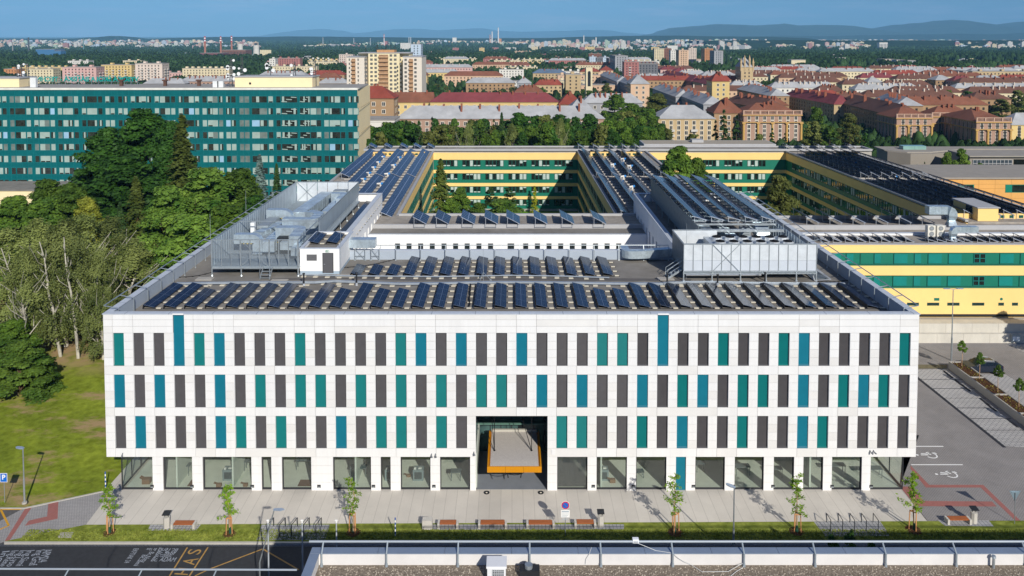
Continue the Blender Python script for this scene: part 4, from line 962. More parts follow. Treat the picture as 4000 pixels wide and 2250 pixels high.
def win_group(n,w_,h,seed):
 """ribbon window group: n panes, local x from 0..w, z 0..h, at y=0 facing -y"""
 rnd=random.Random(seed);m=MB();pw=w_/n
 m.box(0,w_,0,.06,0,.07,2);m.box(0,w_,0,.06,h-.07,h,2)
 for k in range(n):
  x=k*pw;m.box(x,x+.09,0,.06,.07,h-.07,2);m.box(x+pw-.09,x+pw,0,.06,.07,h-.07,2)
  m.quad((x+.09,.05,.07),(x+pw-.09,.05,.07),(x+pw-.09,.05,h-.07),(x+.09,.05,h-.07),0)
  r=rnd.random()
  if r<.45:
   a=rnd.choice((.1,.5,.1,.75));m.quad((x+.11,.045,h*(a if a>.1 else .05)),(x+pw-.11,.045,h*(a if a>.1 else .05)),(x+pw-.11,.045,h-.09),(x+.11,.045,h-.09),1)
  elif r<.7:m.quad((x+.11,.045,.09),(x+pw-.11,.045,.09),(x+pw-.11,.045,h*.22),(x+.11,.045,h*.22),1)
 return m
WG={}
def put_win(parent,n,w_,h,mat4):
 k=(n,round(w_,1),round(h,1),random.randrange(5))
 if k not in WG:
  WG[k]=win_group(n,w_,h,hash(k)%999).build('window',[wglass,curt,gfr],parent,local=True);o=WG[k]
 else:o=WG[k].copy();COL.objects.link(o);o.parent=parent
 o.matrix_basis=mat4;return o
def band_wall(parent,A,B,bands,sp=5.76,gw=4.6,n=5,start=.6,maxw=60,thick=.3,green=None,skip_win=()):
 """facade from A to B (plan points), outward normal to the right of A->B ... facade faces -y in local frame"""
 A=Vector((A[0],A[1],0));B=Vector((B[0],B[1],0));d=(B-A);L_=d.length;ang=math.atan2(d.y,d.x);T=Matrix.Translation(A)@Matrix.Rotation(ang,4,'Z')
 base=Vector(ORG[parent.name]);my,mg,mc=MB(),MB(),MB()
 for i,(zt,zb,k)in enumerate(bands):
  if k=='y':my.box(0,L_,0,thick,zb,zt)
  elif k=='g':mg.box(0,L_,.12,thick,zb,zt)
  else:mc.box(0,L_,.05,thick,zb,zt)
 for mm,nm,mt in((my,'wall',yel),(mg,'green_band',green or grn),(mc,'plinth',conc)):
  if mm.v:mm.xform(T);mm.build(nm,mt,parent)
 cnt=0
 for i,(zt,zb,k)in enumerate(bands):
  if k!='g' or i in skip_win:continue
  h=(zt-zb)*.62;x=start
  while x+gw<L_-.3 and cnt<maxw:
   put_win(parent,n,gw,h,Matrix.Translation(-base)@T@Matrix.Translation((x,.05,zt-h-.1)));x+=sp;cnt+=1
def slab_roof(parent,x0,x1,y0,y1,z,par=.45,name='roof',mat=None):
 m=MB();m.box(x0+.35,x1-.35,y0+.35,y1-.35,z-.6,z-par);m.build(name,mat or oroof,parent)
 m=MB();m.box(x0-.08,x1+.08,y0-.08,y0+.35,z-.35,z);m.box(x0-.08,x1+.08,y1-.35,y1+.08,z-.35,z);m.box(x0-.08,x0+.35,y0+.35,y1-.35,z-.35,z);m.box(x1-.35,x1+.08,y0+.35,y1-.35,z-.35,z);m.build('fascia',fasc,parent)
YBK=199.0
# rear wing with the courtyard facades
ob=thing('school_building','yellow and green banded school building across the back of both courtyards','building',(0,YBK,-2.2))
band_wall(ob,(-19.6,YBK),(16.4,YBK),BANDS,start=1.4);band_wall(ob,(33.6,YBK),(68.5,YBK),BANDS,start=2.2)
m=MB();m.box(-36,90,YBK+.32,YBK+6,-2.2,13.4-.6);m.build('core',conc,ob)
slab_roof(ob,-37,90,YBK+.1,YBK+6,13.55)
m=MB();m.box(-37,90,YBK+.05,YBK+.3,13.05,13.2);m.build('roof_edge',fasc,ob)
# far higher block behind right courtyard
hb=thing('flat_block','low grey roofed block rising behind the right courtyard wing','building',(45,214,13))
m=MB();m.box(34,68,205.2,213,8,13.95);m.build('wall',fasc,hb);m=MB();m.box(34.4,67.6,205.6,212.6,13.5,13.97);m.build('roof',M('gravel_roof_far','a39a8a',1,var=.1,scale=2),hb)
m=MB();m.box(47,50,208,210.5,13.98,14.7);m.build('roof_hatch',fasc,hb)
for n_,x0,x1,x0b,x1b,lab in(('left',-36.0,-18.2,-36.0,-19.6,'left wing of the yellow school with five rows of blue solar panels'),('middle',16.8,34,16.4,33.6,'middle wing of the yellow school shaded on its courtyard side'),('right',71.0,86.5,68.4,84,'right wing of the yellow school with a dense field of dark panels')):
 y0=126 if n_!='right' else 124
 t=thing('school_wing',lab,'building',((x0+x1)/2,y0,-2.2))
 if n_=='left':band_wall(t,(x1,y0),(x1b,YBK),BANDS,start=2.0,n=6,gw=5.2,sp=5.6)
 else:
  band_wall(t,(x0b,YBK),(x0,y0),BANDS,start=4.0,n=6,gw=5.2,sp=5.6)
 P=[(x0+.31,y0),(x1-.31,y0),(x1b-.31,YBK),(x0b+.31,YBK)]
 m=MB();m.prism(P,-2.2,ZO-.6);m.build('core',yel,t)
 Q=[(x0+.3,y0),(x1-.3,y0),(x1b-.3,YBK+.09),(x0b+.3,YBK+.09)]
 m=MB();m.prism(Q,ZO-.59,ZO-.3);m.build('roof',oroof,t)
 m=MB();m.beam((x0+.1,y0,ZO-.1),(x0b+.1,YBK,ZO-.1),.5,.3);m.beam((x1-.1,y0,ZO-.1),(x1b-.1,YBK,ZO-.1),.5,.3);m.build('fascia',fasc,t)
 # roof ribs and yellow dwarf walls
 m=MB()
 for k in range(24):y=y0+3+k*2.9;m.box(min(x0,x0b)+2+.0,max(x1,x1b)-3,y,y+.22,ZO-.29,ZO-.12)
 m.build('roof_rib',M('rib_grey','b4b0aa',.8,var=.1),t)
 m=MB();m.box(x0b+2.5,x0b+7.5,YBK-7,YBK-6.2,ZO-.29,ZO+.7,0);m.box(x0b+10,x0b+15,YBK-7,YBK-6.2,ZO-.29,ZO+.7,0)
 for k in range(4):
  for xx in(x0b+3,x0b+10.5):m.box(xx+k*1.1,xx+k*1.1+.6,YBK-7.03,YBK-7.003,ZO-.0,ZO+.45,1)
 m.build('dwarf_wall',[yel,gfr],t)
 # solar racks on the wings
rk=rack_proto(35,2.0,R(24),1.0,solo,hh=.45)
i=0
for wing,base0,base1,ys,nlab in(('left',(-33.6,-30.0,-26.2,-23.0,-19.9),(-34.2,-31.2,-27.4,-24.2,-21.2),(125.5,161.5),'left'),('middle',(18.2,21.4,24.8,28.0,31.5),(17.9,21.0,24.3,27.5,31.0),(127,163),'middle')):
 for k in range(5):
  for j,y in enumerate(ys):
   if wing=='left' and k==0 and j==0:continue
   if wing=='left' and k==1 and j==0:y=127
   x=base0[k]if j==0 else(base0[k]+base1[k])/2;ex=(base0[k]+base1[k])/2 if j==0 else base1[k]
   place(rk,i==0,x,y,ZO-.3,'long blue solar row, %s on the %s school wing, %s half'%(nth(k,5),nlab,('near','far')[j]),'solar rows on the %s school wing'%nlab,rz=math.atan2(x-ex,36));i+=1
rw=rack_proto(33,2.2,R(26),1.0,solo,hh=.6)
i=0
for k in range(7):
 for j in range(2):
  x=72.6+k*2.1-j*1.2;place(rw,i==0,x,126+j*35,ZO-.3,'dark solar row, %s on the right school wing, %s half'%(nth(k,7),('near','far')[j]),'solar rows on the right school wing',rz=math.atan2(1.25,36));i+=1
  # small tilted racks on the rear ends
sr=rack_proto(3,2.0,R(28),1.0,solo,hh=.45)
i=0
for lab,xs,y in(('at the back of the left wing',(-35.2,-31.3,-27.3,-23.9,-20.5),201),('at the back of the middle wing',(17.5,21.3,25.3,28.6,31.8),201),('at the back of the right wing',(70,74,78,82,86),201)):
 for k,x in enumerate(xs):place(sr,i==0,x,y,13.1,'small tilted solar rack, %s %s'%(nth(k,len(xs)),lab),'small solar racks '+lab);i+=1
 # ventilation lumps on wings (blue and white)
blueT=M('blue_tarp','2f7fc2',.5,var=.1);whi=M('white_hood','d8d6d0',.6,var=.05)
hp=thing('roof_ventilator','x','ventilator',(0,0,0))
m=MB();m.tube((0,0,0),(0,0,.7),.2,n=8);m.build('stack',whi,hp,local=True)
m=MB();m.tube((-.7,0,.6),(.1,0,.7),.17,n=8);m.build('elbow',whi,hp,local=True);m=MB();m.tube((.1,0,.6),(.5,0,.75),.26,.2,n=8);m.build('hood',blueT,hp,local=True)
vs=[(-29.0+.06*k*.0-1.4*(k/10)+3.2,150+k*4.4)for k in range(10)]
i=0
for wl,pts in(('left',[(-28.6-.03*(y-130),y)for y in(134,149,158,165,172,179,187)]),('left inner',[(-24.6-.03*(y-130),y)for y in(153,164,175,186)]),('middle',[(22.9-.01*(y-130),y)for y in(139,150,161,176)]),('middle outer',[(26.4-.01*(y-130),y)for y in(174,184)]),('right',[(78-.03*(y-130),y)for y in(133,140,146,160,172,178,183)])):
 for k,(x,y)in enumerate(pts):
  o=hp if i==0 else dup(hp);i+=1;o.location=(x,y,ZO-.3);o.rotation_euler[2]=random.uniform(-.5,.5);o['label']='white ventilator with blue hood, %s on the %s wing roof'%(nth(k,len(pts),'nearest'.replace('est',''),'far').replace('nearmost','nearest').replace('farmost','farthest').replace('from the near','from the near end').replace('from the far','from the far end'),wl);o['group']='roof ventilators with blue hoods'
  # ---------------------------------------------------------------- front connecting block: white towards the court, yellow to the car park
YW1=115.0
fb=thing('link_building','low front building of the school, white beside the courtyard and yellow on the right','building',(10,YW1,0))
# white court wall with small square windows
wz0,wz1=zp(977,YW1)+.05,zp(951,YW1)
wx=[xp(1000+a/2.576,YW1)for a in(1397,1513,1630,1747,1865,1982,2098,2217,2334)]+[xp(2000+a/2.576,YW1)for a in(-45,112,230,347,465,581,698,816,932,1049)]
x=XI;mw=MB();top=zp(916,YW1)
mw.box(XI,XJ,YW1,YW1+.3,wz1,top);mw.box(XI,XJ,YW1,YW1+.3,-.02,wz0)
ww=52/2.576*YW1/F
for q in wx:
 w2=ww if abs(q-wx[9])>.1 else ww*1.3
 mw.box(x,q,YW1,YW1+.3,wz0,wz1);x=q+w2
mw.box(x,XJ,YW1,YW1+.3,wz0,wz1);mw.build('court_wall',white,fb)
for q in wx:
 w2=ww if abs(q-wx[9])>.1 else ww*1.3
 m=MB();m.box(q,q+w2,YW1+.18,YW1+.24,wz0,wz1,0);m.quad((q+.06,YW1+.175,wz0+.06),(q+w2-.06,YW1+.175,wz0+.06),(q+w2-.06,YW1+.175,wz1-.06),(q+.06,YW1+.175,wz1-.06),1);m.build('window',[dark,wglass],fb)
m=MB();m.box(XI,XJ,YW1+.31,YW1+4,-.0,top-.35);m.build('low_core',conc,fb)
m=MB();m.box(XI,XJ,YW1+.3,YW1+4.2,top-.34,top-.12);m.build('low_roof',roofm,fb);m=MB();m.box(XI,XJ,YW1-.05,YW1+.3,top,top+.06);m.build('white_coping',copm,fb)
zu=13.6
m=MB();m.box(-18.2-3,40,YW1+4.3,126.5,0,zu-.5);m.build('core',fasc,fb)
m=MB();m.box(-21.2,40,YW1+4.2,126.4,zu-.49,zu-.3);m.build('roof',oroof,fb)
m=MB();m.box(-21.2,40,YW1+4.0,YW1+4.4,zu-.6,zu,0);m.box(-18,40,126.1,126.6,zu-.6,zu+.02,0);m.build('parapet',fasc,fb)
e8=rack_proto(5,2.3,R(28),1.0,solo,hh=.5)
us=[1000+a/2.576 for a in(1645,1870,2130,2365)]+[2000+a/2.576 for a in(10,290,560,880)]
for k,u in enumerate(us):p=az(u,885,zu-.2);place(e8,k==0,p.x,p.y,zu-.3,'tilted solar rack, %s of eight behind the courtyard wall'%nth(k,8),'solar racks behind the courtyard wall')
# right part: yellow facade to the car park
YR=110.6;XRr=118
zb=lambda v:zp(v,YR)
RB=[(zb(955.5),zb(987),'y'),(zb(987),zb(1039),'g'),(zb(1039),zb(1076),'y'),(zb(1076),zb(1127),'g'),(zb(1127),zb(1227),'y')]
ry=thing('yellow_building','long yellow building with two green window bands above the car park','building',(70,YR,3))
A=Vector((38.5,YR,0));my,mg,ml=MB(),MB(),MB()
for zt,zb_,k in RB:
 (my if k=='y' else mg).box(38.5,XRr,YR if k=='y' else YR+.2,YR+.5,zb_,zt)
my.build('wall',yel,ry);mg.build('green_band',grn,ry)
m=MB();m.box(38.5,XRr,YR+.05,YR+.5,2.6,zb(1227));m.build('plinth',dark,ry)
sx=lambda z:xp(3000+z/2.576,YR,1000)
for zt,zb_,off in((RB[1][0],RB[1][1],0),(RB[3][0],RB[3][1],-4)):
 h0,h1=zb_+.25,zt-.15
 m=MB()
 for a,b in((655,740),(797,865),(1075,1140),(1272,1410),(1480,1547),(1618,1755),(1822,1955),(2340,2480)):m.box(sx(a+off),sx(b+off),YR+.15,YR+.198,h0+.1,h1-.1)
 m.build('blind_panel',M('blind_green_blue','0f7a72',.45,var=.08),ry)
 m=MB()
 for a in(790,932,1072,1270,1477,1616,1820,2338,2545):m.box(sx(a+off),sx(a+off)+.07,YR+.12,YR+.199,h0,h1)
 m.box(40,XRr,YR+.1,YR+.199,h0-.06,h0);m.build('mullion',gfr,ry)
 q=MB();a,b=2078+off,2196+off;q.box(sx(a),sx(b),YR+.1,YR+.19,h0+.15,h1,0);mid=(sx(a)+sx(b))/2;w2=(sx(b)-sx(a))/2
 for i_ in range(2):
  for z0_,z1_ in((h0+.22,h0+.75),(h0+.85,h1-.08)):xx=sx(a)+i_*w2+.08;q.quad((xx,YR+.095,z0_),(xx+w2-.16,YR+.095,z0_),(xx+w2-.16,YR+.095,z1_),(xx,YR+.095,z1_),1)
 q.build('window',[M('teal_frame2','0f6f67',.5,var=0),wglass],ry)
for a,b in((1410,1530),(1613,1735),(1817,1940),(2067,2190),(2332,2388),(2470,2530)):
 z0_,z1_=zb(1120+190/2.576),zb(1120+160/2.576);m=MB();m.box(sx(a),sx(b),YR-.03,YR-.002,z0_,z1_,0);m.quad((sx(a)+.12,YR-.035,z0_+.12),(sx(b)-.12,YR-.035,z0_+.12),(sx(b)-.12,YR-.035,z1_-.08),(sx(a)+.12,YR-.035,z1_-.08),1);m.build('slit_window',[gfr,wglass],ry)
m=MB();m.box(sx(1683),sx(1735),YR-.03,YR-.002,zb(1120+140/2.576),zb(1120+113/2.576));m.build('vent_grille',grn,ry);m=MB();c=Vector((sx(2361),YR-.03,zb(1168)));m.tube(c,c+Vector((0,.028,0)),.2,n=12);m.build('round_vent',grn,ry)
m=MB();m.box(38.5,XRr,YR+.51,126,0,12.3);m.build('core',yel,ry)
m=MB();m.box(38.5,XRr,YR+.3,126,12.31,12.45);m.build('roof',oroof,ry)
m=MB();m.box(38.5,XRr,YR-.1,YR+.3,zb(955.5),zb(952)+.0);m.build('coping',fasc,ry)
yk=117.0;zw=zp(912,yk)
m=MB();m.box(36,XRr,yk,yk+.3,12.46,zw);m.build('step_wall',white,ry);m=MB();m.box(36,XRr,yk-.06,yk+.4,zw,zw+.1);m.build('step_coping',copm,ry)
m=MB();m.box(36,XRr,yk+.31,127.4,12.46,zw-.2);m.build('upper_roof',oroof,ry);m=MB();m.box(37.0,XRr,yk+3,yk+3.3,zw-.19,zw+.5);m.box(37.0,71,127.2,127.5,zw-.19,zw+.3);m.build('kerb',fasc,ry)
lo=rack_proto(3,1.5,R(20),1.0,solo,hh=.15)
i=0
for k,u in enumerate([3000+(510+122*j)/2.576 for j in range(8)]):p=az(u+25,947,12.5);place(lo,i==0,p.x,p.y,12.45,'low dark solar rack, %s on the strip above the yellow facade'%nth(k,8),'low solar racks above the yellow facade');i+=1
for k,u in enumerate([3000+(1590+90*j)/2.576 for j in range(5)]):p=az(u+25,947,12.5);o=place(lo,False,p.x,p.y,12.45,'flat low solar rack, %s near the two fan units'%nth(k,5),'flat solar racks near the fan units',scale=(1,.55,.8));i+=1
for k,u in enumerate([3000+(2085+122*j)/2.576 for j in range(5)]):p=az(u+25,947,12.5);place(lo,False,p.x,p.y,12.45,'low solar rack, %s in the group at the right picture edge'%nth(k,5),'low solar racks at the right edge');i+=1
bg8=rack_proto(6,2.4,R(26),1.0,solo,hh=.5)
for k in range(6):p=az(3000+(455+233*k)/2.576,880,zw);place(bg8,k==0,p.x,p.y+.3,zw-.2,'dark solar rack, %s of six beyond the right cage'%nth(k,6),'solar racks right of the right cage')
# fan units, duct, cabin
for k,u in enumerate((3000+1645/2.576,3000+1738/2.576)):
 p=az(u,935,12.5);t=thing('fan_unit','white heat pump unit with two stacked fans, the %s one on the yellow building'%('left','right')[k],'fan unit',(p.x,p.y,12.5),group='heat pumps on the yellow building')
 m=MB();m.box(p.x-.55,p.x+.55,p.y,p.y+.8,12.9,14.5);m.build('casing',M('casing_cream','d8d4c8',.5,var=.04),t)
 m=MB();m.box(p.x-.5,p.x+.5,p.y+.1,p.y+.7,12.46,12.9);m.build('stand',galv,t)
 for z_ in(13.3,14.1):m=MB();m.tube((p.x,p.y-.04,z_),(p.x,p.y-.005,z_),.34,n=16,m=0);m.tube((p.x,p.y-.06,z_),(p.x,p.y-.041,z_),.1,n=8,m=1);m.build('fan',[M('fan_dark','8d9192',.5),alu],t)
for i,(u,v,l_)in enumerate(((3000+1860/2.576,900,'near'),(3000+1700/2.576,868,'far'))):
 p=az(u,v+30,13);duct('galvanised bent duct on the yellow building, the %s one'%l_,[(p.x,p.y,12.6),(p.x,p.y,14.3),(p.x+(3.4 if i==0 else-2.6),p.y,14.3)],.9,.8)if i==0 else duct('hooded galvanised duct in front of the yellow roof cabin',[(p.x+3.2,p.y+2,13.2),(p.x+3.2,p.y+2,15.6),(p.x-.5,p.y+2,15.6)],1.3,1.2)
ca=az(3000+2110/2.576,560+798/2.576,zw-.2);cb_=az(3000+2315/2.576,560+798/2.576,zw-.2)
tz_=ay(3900,560+652/2.576,ca.y).z;cab=thing('roof_cabin','yellow cabin with dark window on the roof of the right building','roof hut',(ca.x,ca.y,zw-.2))
m=MB();m.box(ca.x,cb_.x,ca.y,ca.y+7,zw-.19,tz_);m.build('wall',yel,cab);m=MB();m.box(ca.x-.2,cb_.x+.2,ca.y-.2,ca.y+7.2,tz_,tz_+.15);m.build('roof',fasc,cab)
m=MB();m.box(ca.x-.03,ca.x-.002,ca.y+1.5,ca.y+3.4,zw+1.0,zw+2.2);m.build('window',wglass,cab)
m=MB();m.box(cb_.x+.4,cb_.x+12,ca.y+1.5,ca.y+1.8,zw-.19,zw+.9,0)
for k in range(6):m.box(cb_.x+1.2+k*1.5,cb_.x+1.9+k*1.5,ca.y+1.47,ca.y+1.497,zw+.2,zw+.65,1)
m.build('dwarf_wall',[yel,gfr],cab)
m=MB();m.box(ca.x-4,ca.x-.3,ca.y+1.5,ca.y+1.8,zw-.19,zw+.9);m.build('dwarf_wall',yel,cab)
# retaining wall and terrace
rt=thing('retaining_wall','two stepped pale concrete retaining walls at the back of the car park','retaining wall',(70,108.3,0))
b0=az(3800,1340,0).y;h1=zp(1305,b0)
m=MB();m.box(37.5,XRr,b0,b0+.4,-.05,h1);m.build('lower_wall',pale,rt)
h2=zp(1264,b0+.6);m=MB();m.box(37.5,XRr,b0+.6,YR-.9,-.05,h2);m.build('upper_wall',pale,rt)
m=MB();m.box(37.5,XRr,b0+.401,b0+.599,-.05,h1-.03);m.build('ledge',conc,rt)
m=MB();m.box(37.5,XRr,YR-.9,YR+.04,-.05,h2-.04);m.build('terrace',conc,rt)
m=MB()
for k in range(20):m.box(40+k*3.6,40.03+k*3.6,b0-.006,b0-.001,0,h1);m.box(41.5+k*3.6,41.53+k*3.6,b0+.594,b0+.599,h1,h2)
m.build('joint',M('joint_grey','8f8a80',.9,var=0),rt)
p=ay(3000+2480/2.576,1340,b0-.1);m=MB();m.box(p.x-.55,p.x+.55,p.y-.3,p.y+.05,.35,1.3,0);m.box(p.x-.45,p.x-.03,p.y-.31,p.y-.302,.5,1.05,1);m.box(p.x+.03,p.x+.45,p.y-.31,p.y-.302,.5,1.05,1)
m.build('notice_box',[steel,M('paper_white','dfe5ea',.5,var=.03)],label='grey wall box with two white notices on the lower retaining wall',cat='notice box')
# grey auditorium and yellow hall far right
gq=M('grey_cladding','8c857b',.7,var=.04,scale=.3);au=thing('auditorium','grey faceted auditorium with glass front behind the right solar field','building',(110,205,0))
zt=zp(600,212)
pts=[(xp(3418,229),229),(xp(3460,222),222),(xp(3550,218),218),(xp(3640,218),218),(xp(3770,224),224),(xp(4300,224),224),(xp(4300,231),231),(xp(3430,231),231)]
m=MB();m.prism(pts,-3,zp(600,218));m.build('wall',gq,au);m=MB();m.box(xp(3430,231),xp(4300,231),231.1,231.6,2,zp(576,231));m.build('parapet',gq,au)
m=MB();c=[(p[0]*.997,p[1]+1.2)for p in pts[:5]]+[(pts[5][0]-1,pts[5][1]+1),(pts[6][0]-1,pts[6][1]-1),(pts[7][0]+1,pts[7][1]-1)];m.prism(c,zp(600,218)+.0,zp(600,218)+.3);m.build('roof',M('pale_roof','979188',.9,var=.08),au)
for u in(3540,3585):
 q=ay(u,590,225);m=MB();m.box(q.x-1.6,q.x+1.6,223.5,226,zp(600,218)+.3,zp(600,218)+1.3);m.build('skylight',M('skylight','7fa39b',.2,spec=.8),au)
pav=thing('glass_pavilion','grey pavilion with a gridded glass front beside the auditorium','building',(140,205,0))
xa,xb=xp(3780,205),xp(4200,205);m=MB();m.box(xa,xb,205,214,-3,zp(612,205));m.build('wall',gq,pav)
ga,gb=xp(3792,205),xp(3944,205);m=MB();m.box(ga,gb,204.9,204.995,zp(680,205),zp(624,205),0);m.build('glass',glassy('pav_glass','3d4750'),pav)
m=MB()
for k in range(11):x=ga+(gb-ga)*k/10;m.box(x-.06,x+.06,204.8,204.899,zp(680,205),zp(624,205))
for k in range(5):z_=zp(680,205)+(zp(624,205)-zp(680,205))*k/4;m.box(ga,gb,204.82,204.898,z_-.06,z_+.06)
m.build('glazing_bar',fasc,pav);m=MB();m.box(gb+.5,xb,204.9,204.995,zp(680,205),zp(622,205));m.build('dark_glass',glassy('pav_dark','16191b'),pav)
m=MB();m.box(xa-.5,xb,204.2,214.5,zp(612,205),zp(607,205));m.build('roof',MATS['pale_roof'],pav)
yh=thing('yellow_hall','ochre panelled hall with green windows at the right picture edge','building',(120,160,0));YH=165.0
oc=M('ochre_panel','d9a35c',.7,var=.05,scale=.5);zt=zp(699,YH)
m=MB();m.box(xp(3610,YH),xp(4400,YH),YH,YH+16,0,zt);m.build('wall',oc,yh);m=MB();m.box(xp(3610,YH)-.3,xp(4400,YH),YH-.3,YH+16.3,zt,zt+.35);m.build('roof',MATS['pale_roof'],yh)
m=MB()
for k in range(9):x=xp(3690,YH)+k*3.4;m.box(x,x+.05,YH-.012,YH-.003,3,zt)
for v in(720,737,775):m.box(xp(3610,YH),xp(4400,YH),YH-.012,YH-.003,zp(v,YH),zp(v,YH)+.05)
m.build('panel_joint',M('ochre_joint','a97c44',.8,var=0),yh)
for a,b in((3735,3800),(3922,4010)):
 m=MB();m.box(xp(a,YH),xp(b,YH),YH-.06,YH-.013,zp(752,YH),zp(721,YH),0);m.quad((xp(a+26,YH),YH-.065,zp(750,YH)),(xp(b-4,YH),YH-.065,zp(750,YH)),(xp(b-4,YH),YH-.065,zp(723,YH)),(xp(a+26,YH),YH-.065,zp(723,YH)),1);m.build('window',[grn2,wglass],yh)
 # courtyard ground
m=MB();m.box(-19.3,17,126.6,199,-2.4,-2.12);m.box(34,70,127.6,199,-2.4,-2.12);m.build('courtyard_lawn',M('court_grass','5f8a24',1,col2='47701c',scale=.5,spec=0),kind='structure')
m=MB();m.box(XI,XJ,YB,YW1,-.02,.02);m.build('courtyard_paving',conc,kind='structure')
# ---------------------------------------------------------------- foreground roof at the bottom edge
FC=13.0
fo=thing('near_building','near flat roofed building with gravel roof and white parapet at the bottom','building',(20,44,0))
yo=az(2000,2140,FC).y;yi=az(2000,2160,FC).y;xl=az(1165,2250,FC).x+.2;xli=xl+.45
gravel=M('roof_gravel','968b7d',1,col2='6a6054',scale=7,bump=.9,bscale=9,spec=0)
m=MB();m.box(xl,60,29,yo-.02,0,FC-1.21);m.build('facade',M('near_facade','a9aaac',.8),fo)
m=MB();m.box(xl,60,yi,yo,FC-1.2,FC-.05);m.box(xl,xli,29,yi,FC-1.2,FC-.05);m.build('parapet',M('parapet_white','d4d1ce',.8,var=.04,scale=1,var2=.04,scale2=.4),fo)
m=MB();n=13
for k in range(19):x=xl+.0+k*3.75;m.box(x+(0 if k else-.05),x+3.73,yi-.04,yo+.05,FC-.049,FC)
for k in range(4):m.box(xl-.05,xli+.04,yi-.06-(k+1)*3.7,yi-.06-k*3.7-.03,FC-.049,FC)
m.build('coping',M('coping_blue_grey','8f9db0',.4,.35,var=.06,scale=1,spec=.5),fo)
m=MB();m.box(xli,60,29,yi,FC-1.2,FC-.70);m.build('gravel_roof',gravel,fo)
# loose stones give the gravel relief near the camera
m=MB();rnd=random.Random(3)
for k in range(5200):
 x=rnd.uniform(xli,31);y=rnd.uniform(40.9,yi-.05);s_=rnd.uniform(.03,.065);a=rnd.uniform(0,3.14);c,s2=math.cos(a)*s_,math.sin(a)*s_;z=FC-.70
 n0=len(m.v);m.v+=[(x+c,y+s2,z),(x-s2*.7,y+c*.7,z),(x-c,y-s2,z),(x+s2*.7,y-c*.7,z),(x+rnd.uniform(-.02,.02),y,z+s_*.8)]
 mi=rnd.choice((0,0,1,2))
 for q in((0,1,4),(1,2,4),(2,3,4),(3,0,4)):m.f.append(tuple(n0+i for i in q));m.m.append(mi)
m.build('roof_pebbles',[M('pebble_a','a3988a',.9,var=0),M('pebble_b','81776a',.9,var=0),M('pebble_c','b5ab9b',.9,var=0)],fo,kind='stuff')
t=thing('guard_rail','thick grey guard rail leaning outwards above the near white parapet','guard rail',(10,yi,FC-.7))
pbx=[zz(660,0,1000)[0],zz(1312,0,1000)[0],zz(2030,0,1000)[0],zz(178,0,2000)[0],zz(895,0,2000)[0],zz(1618,0,2000)[0],zz(2335,0,2000)[0],zz(475,0,3000)[0],zz(1185,0,3000)[0],zz(1895,0,3000)[0],4010]
for u in pbx:
 x=ay(u,2200,yi-.12).x;m=MB();y=yi-.12
 m.tube((x,y,FC-.70),(x,y,FC+.02),.055,n=8);m.tube((x,y,FC),(x,y+.45,FC+.42),.05,n=8);m.tube((x,y,FC-.7),(x,y,FC-.52),.09,.07,n=8);m.build('post',steel,t)
ry_=yi-.12+.47;x0r=ay(1208,2111,ry_).x;m=MB();m.tube((x0r,ry_,FC+.44),(60,ry_,FC+.44),.06,n=10);m.build('handrail',M('rail_light','b3bbc2',.4,.4,var=.05,spec=.5),t)
t=thing('guard_rail','thin grey guard rail crossing the dark road at the bottom left','guard rail',(-30,42,12))
y=42.6;zr=zp(2226,y);xe=ay(1160,2226,y).x;m=MB();m.tube((-50,y,zr+.14),(xe,y,zr),.05,n=8);m.build('handrail',MATS['rail_light'],t)
for u in(258,545,836):x=ay(u,2240,y).x;m=MB();m.tube((x+.15,y-.03,zr+.02),(x-.1,y-.6,zr-.6),.04,n=6);m.tube((x-.1,y-.6,zr-.6),(x-.1,y-.6,zr-1.5),.04,n=6);m.build('post',steel,t)
m=MB();m.box(-60,xl-.3,30,41.3,0,zr-1.5);m.build('lower_roof',gravel,fo)
# things on the near roof
xa,xb=ay(1905,2180,yi-.8).x,ay(1976,2180,yi-.8).x;ya=yi-.75
t=thing('roof_air_unit','white box air unit with square grille on the near gravel roof','air unit',(xa,ya,FC-.7))
zt_=FC-.7+1.0
m=MB();m.box(xa,xb,ya-.8,ya,FC-.6,zt_-.12);m.build('casing',M('unit_white','d9dadb',.5,var=.03),t)
m=MB();m.prism([(xa-.05,ya-.85),(xb+.05,ya-.85),(xb+.05,ya+.05),(xa-.05,ya+.05)],zt_-.12,zt_);m.build('lid',M('lid_white','e2e3e4',.4,var=.03),t)
m=MB();g0,g1=xa+(xb-xa)*.28,xa+(xb-xa)*.9;m.box(g0,g1,ya-.82,ya-.802,FC-.35,zt_-.2,0)
for k in range(7):x=g0+(g1-g0)*k/6;m.box(x-.012,x+.012,ya-.84,ya-.821,FC-.35,zt_-.2,1)
for k in range(6):z_=FC-.35+(zt_-.2-FC+.35)*k/5;m.box(g0,g1,ya-.84,ya-.821,z_-.01,z_+.01,1)
m.build('grille',[dark,M('grille_light','c4c8cb',.5)],t)
p=az(2065,2245,FC-.7);m=MB();m.box(p.x-.5,p.x+.6,p.y-.3,p.y+.3,FC-.69,FC-.3,0);m.tube((p.x,p.y,FC-.3),(p.x,p.y,FC-.1),.22,n=10,m=1);m.build('roof_box',[dark,galv],label='dark metal box with round cap on the gravel beside the air unit',cat='roof vent')
p=az(3000+2268/2.576,1688+1368/2.576,FC-.7);m=MB();m.tube(p,p+Vector((0,0,.62)),.075,n=10);m.tube(p+Vector((0,0,.62)),p+Vector((0,0,.72)),.13,.10,n=12);m.build('vent_pipe',galv,label='short galvanised vent pipe on the near gravel roof at the right',cat='vent pipe')
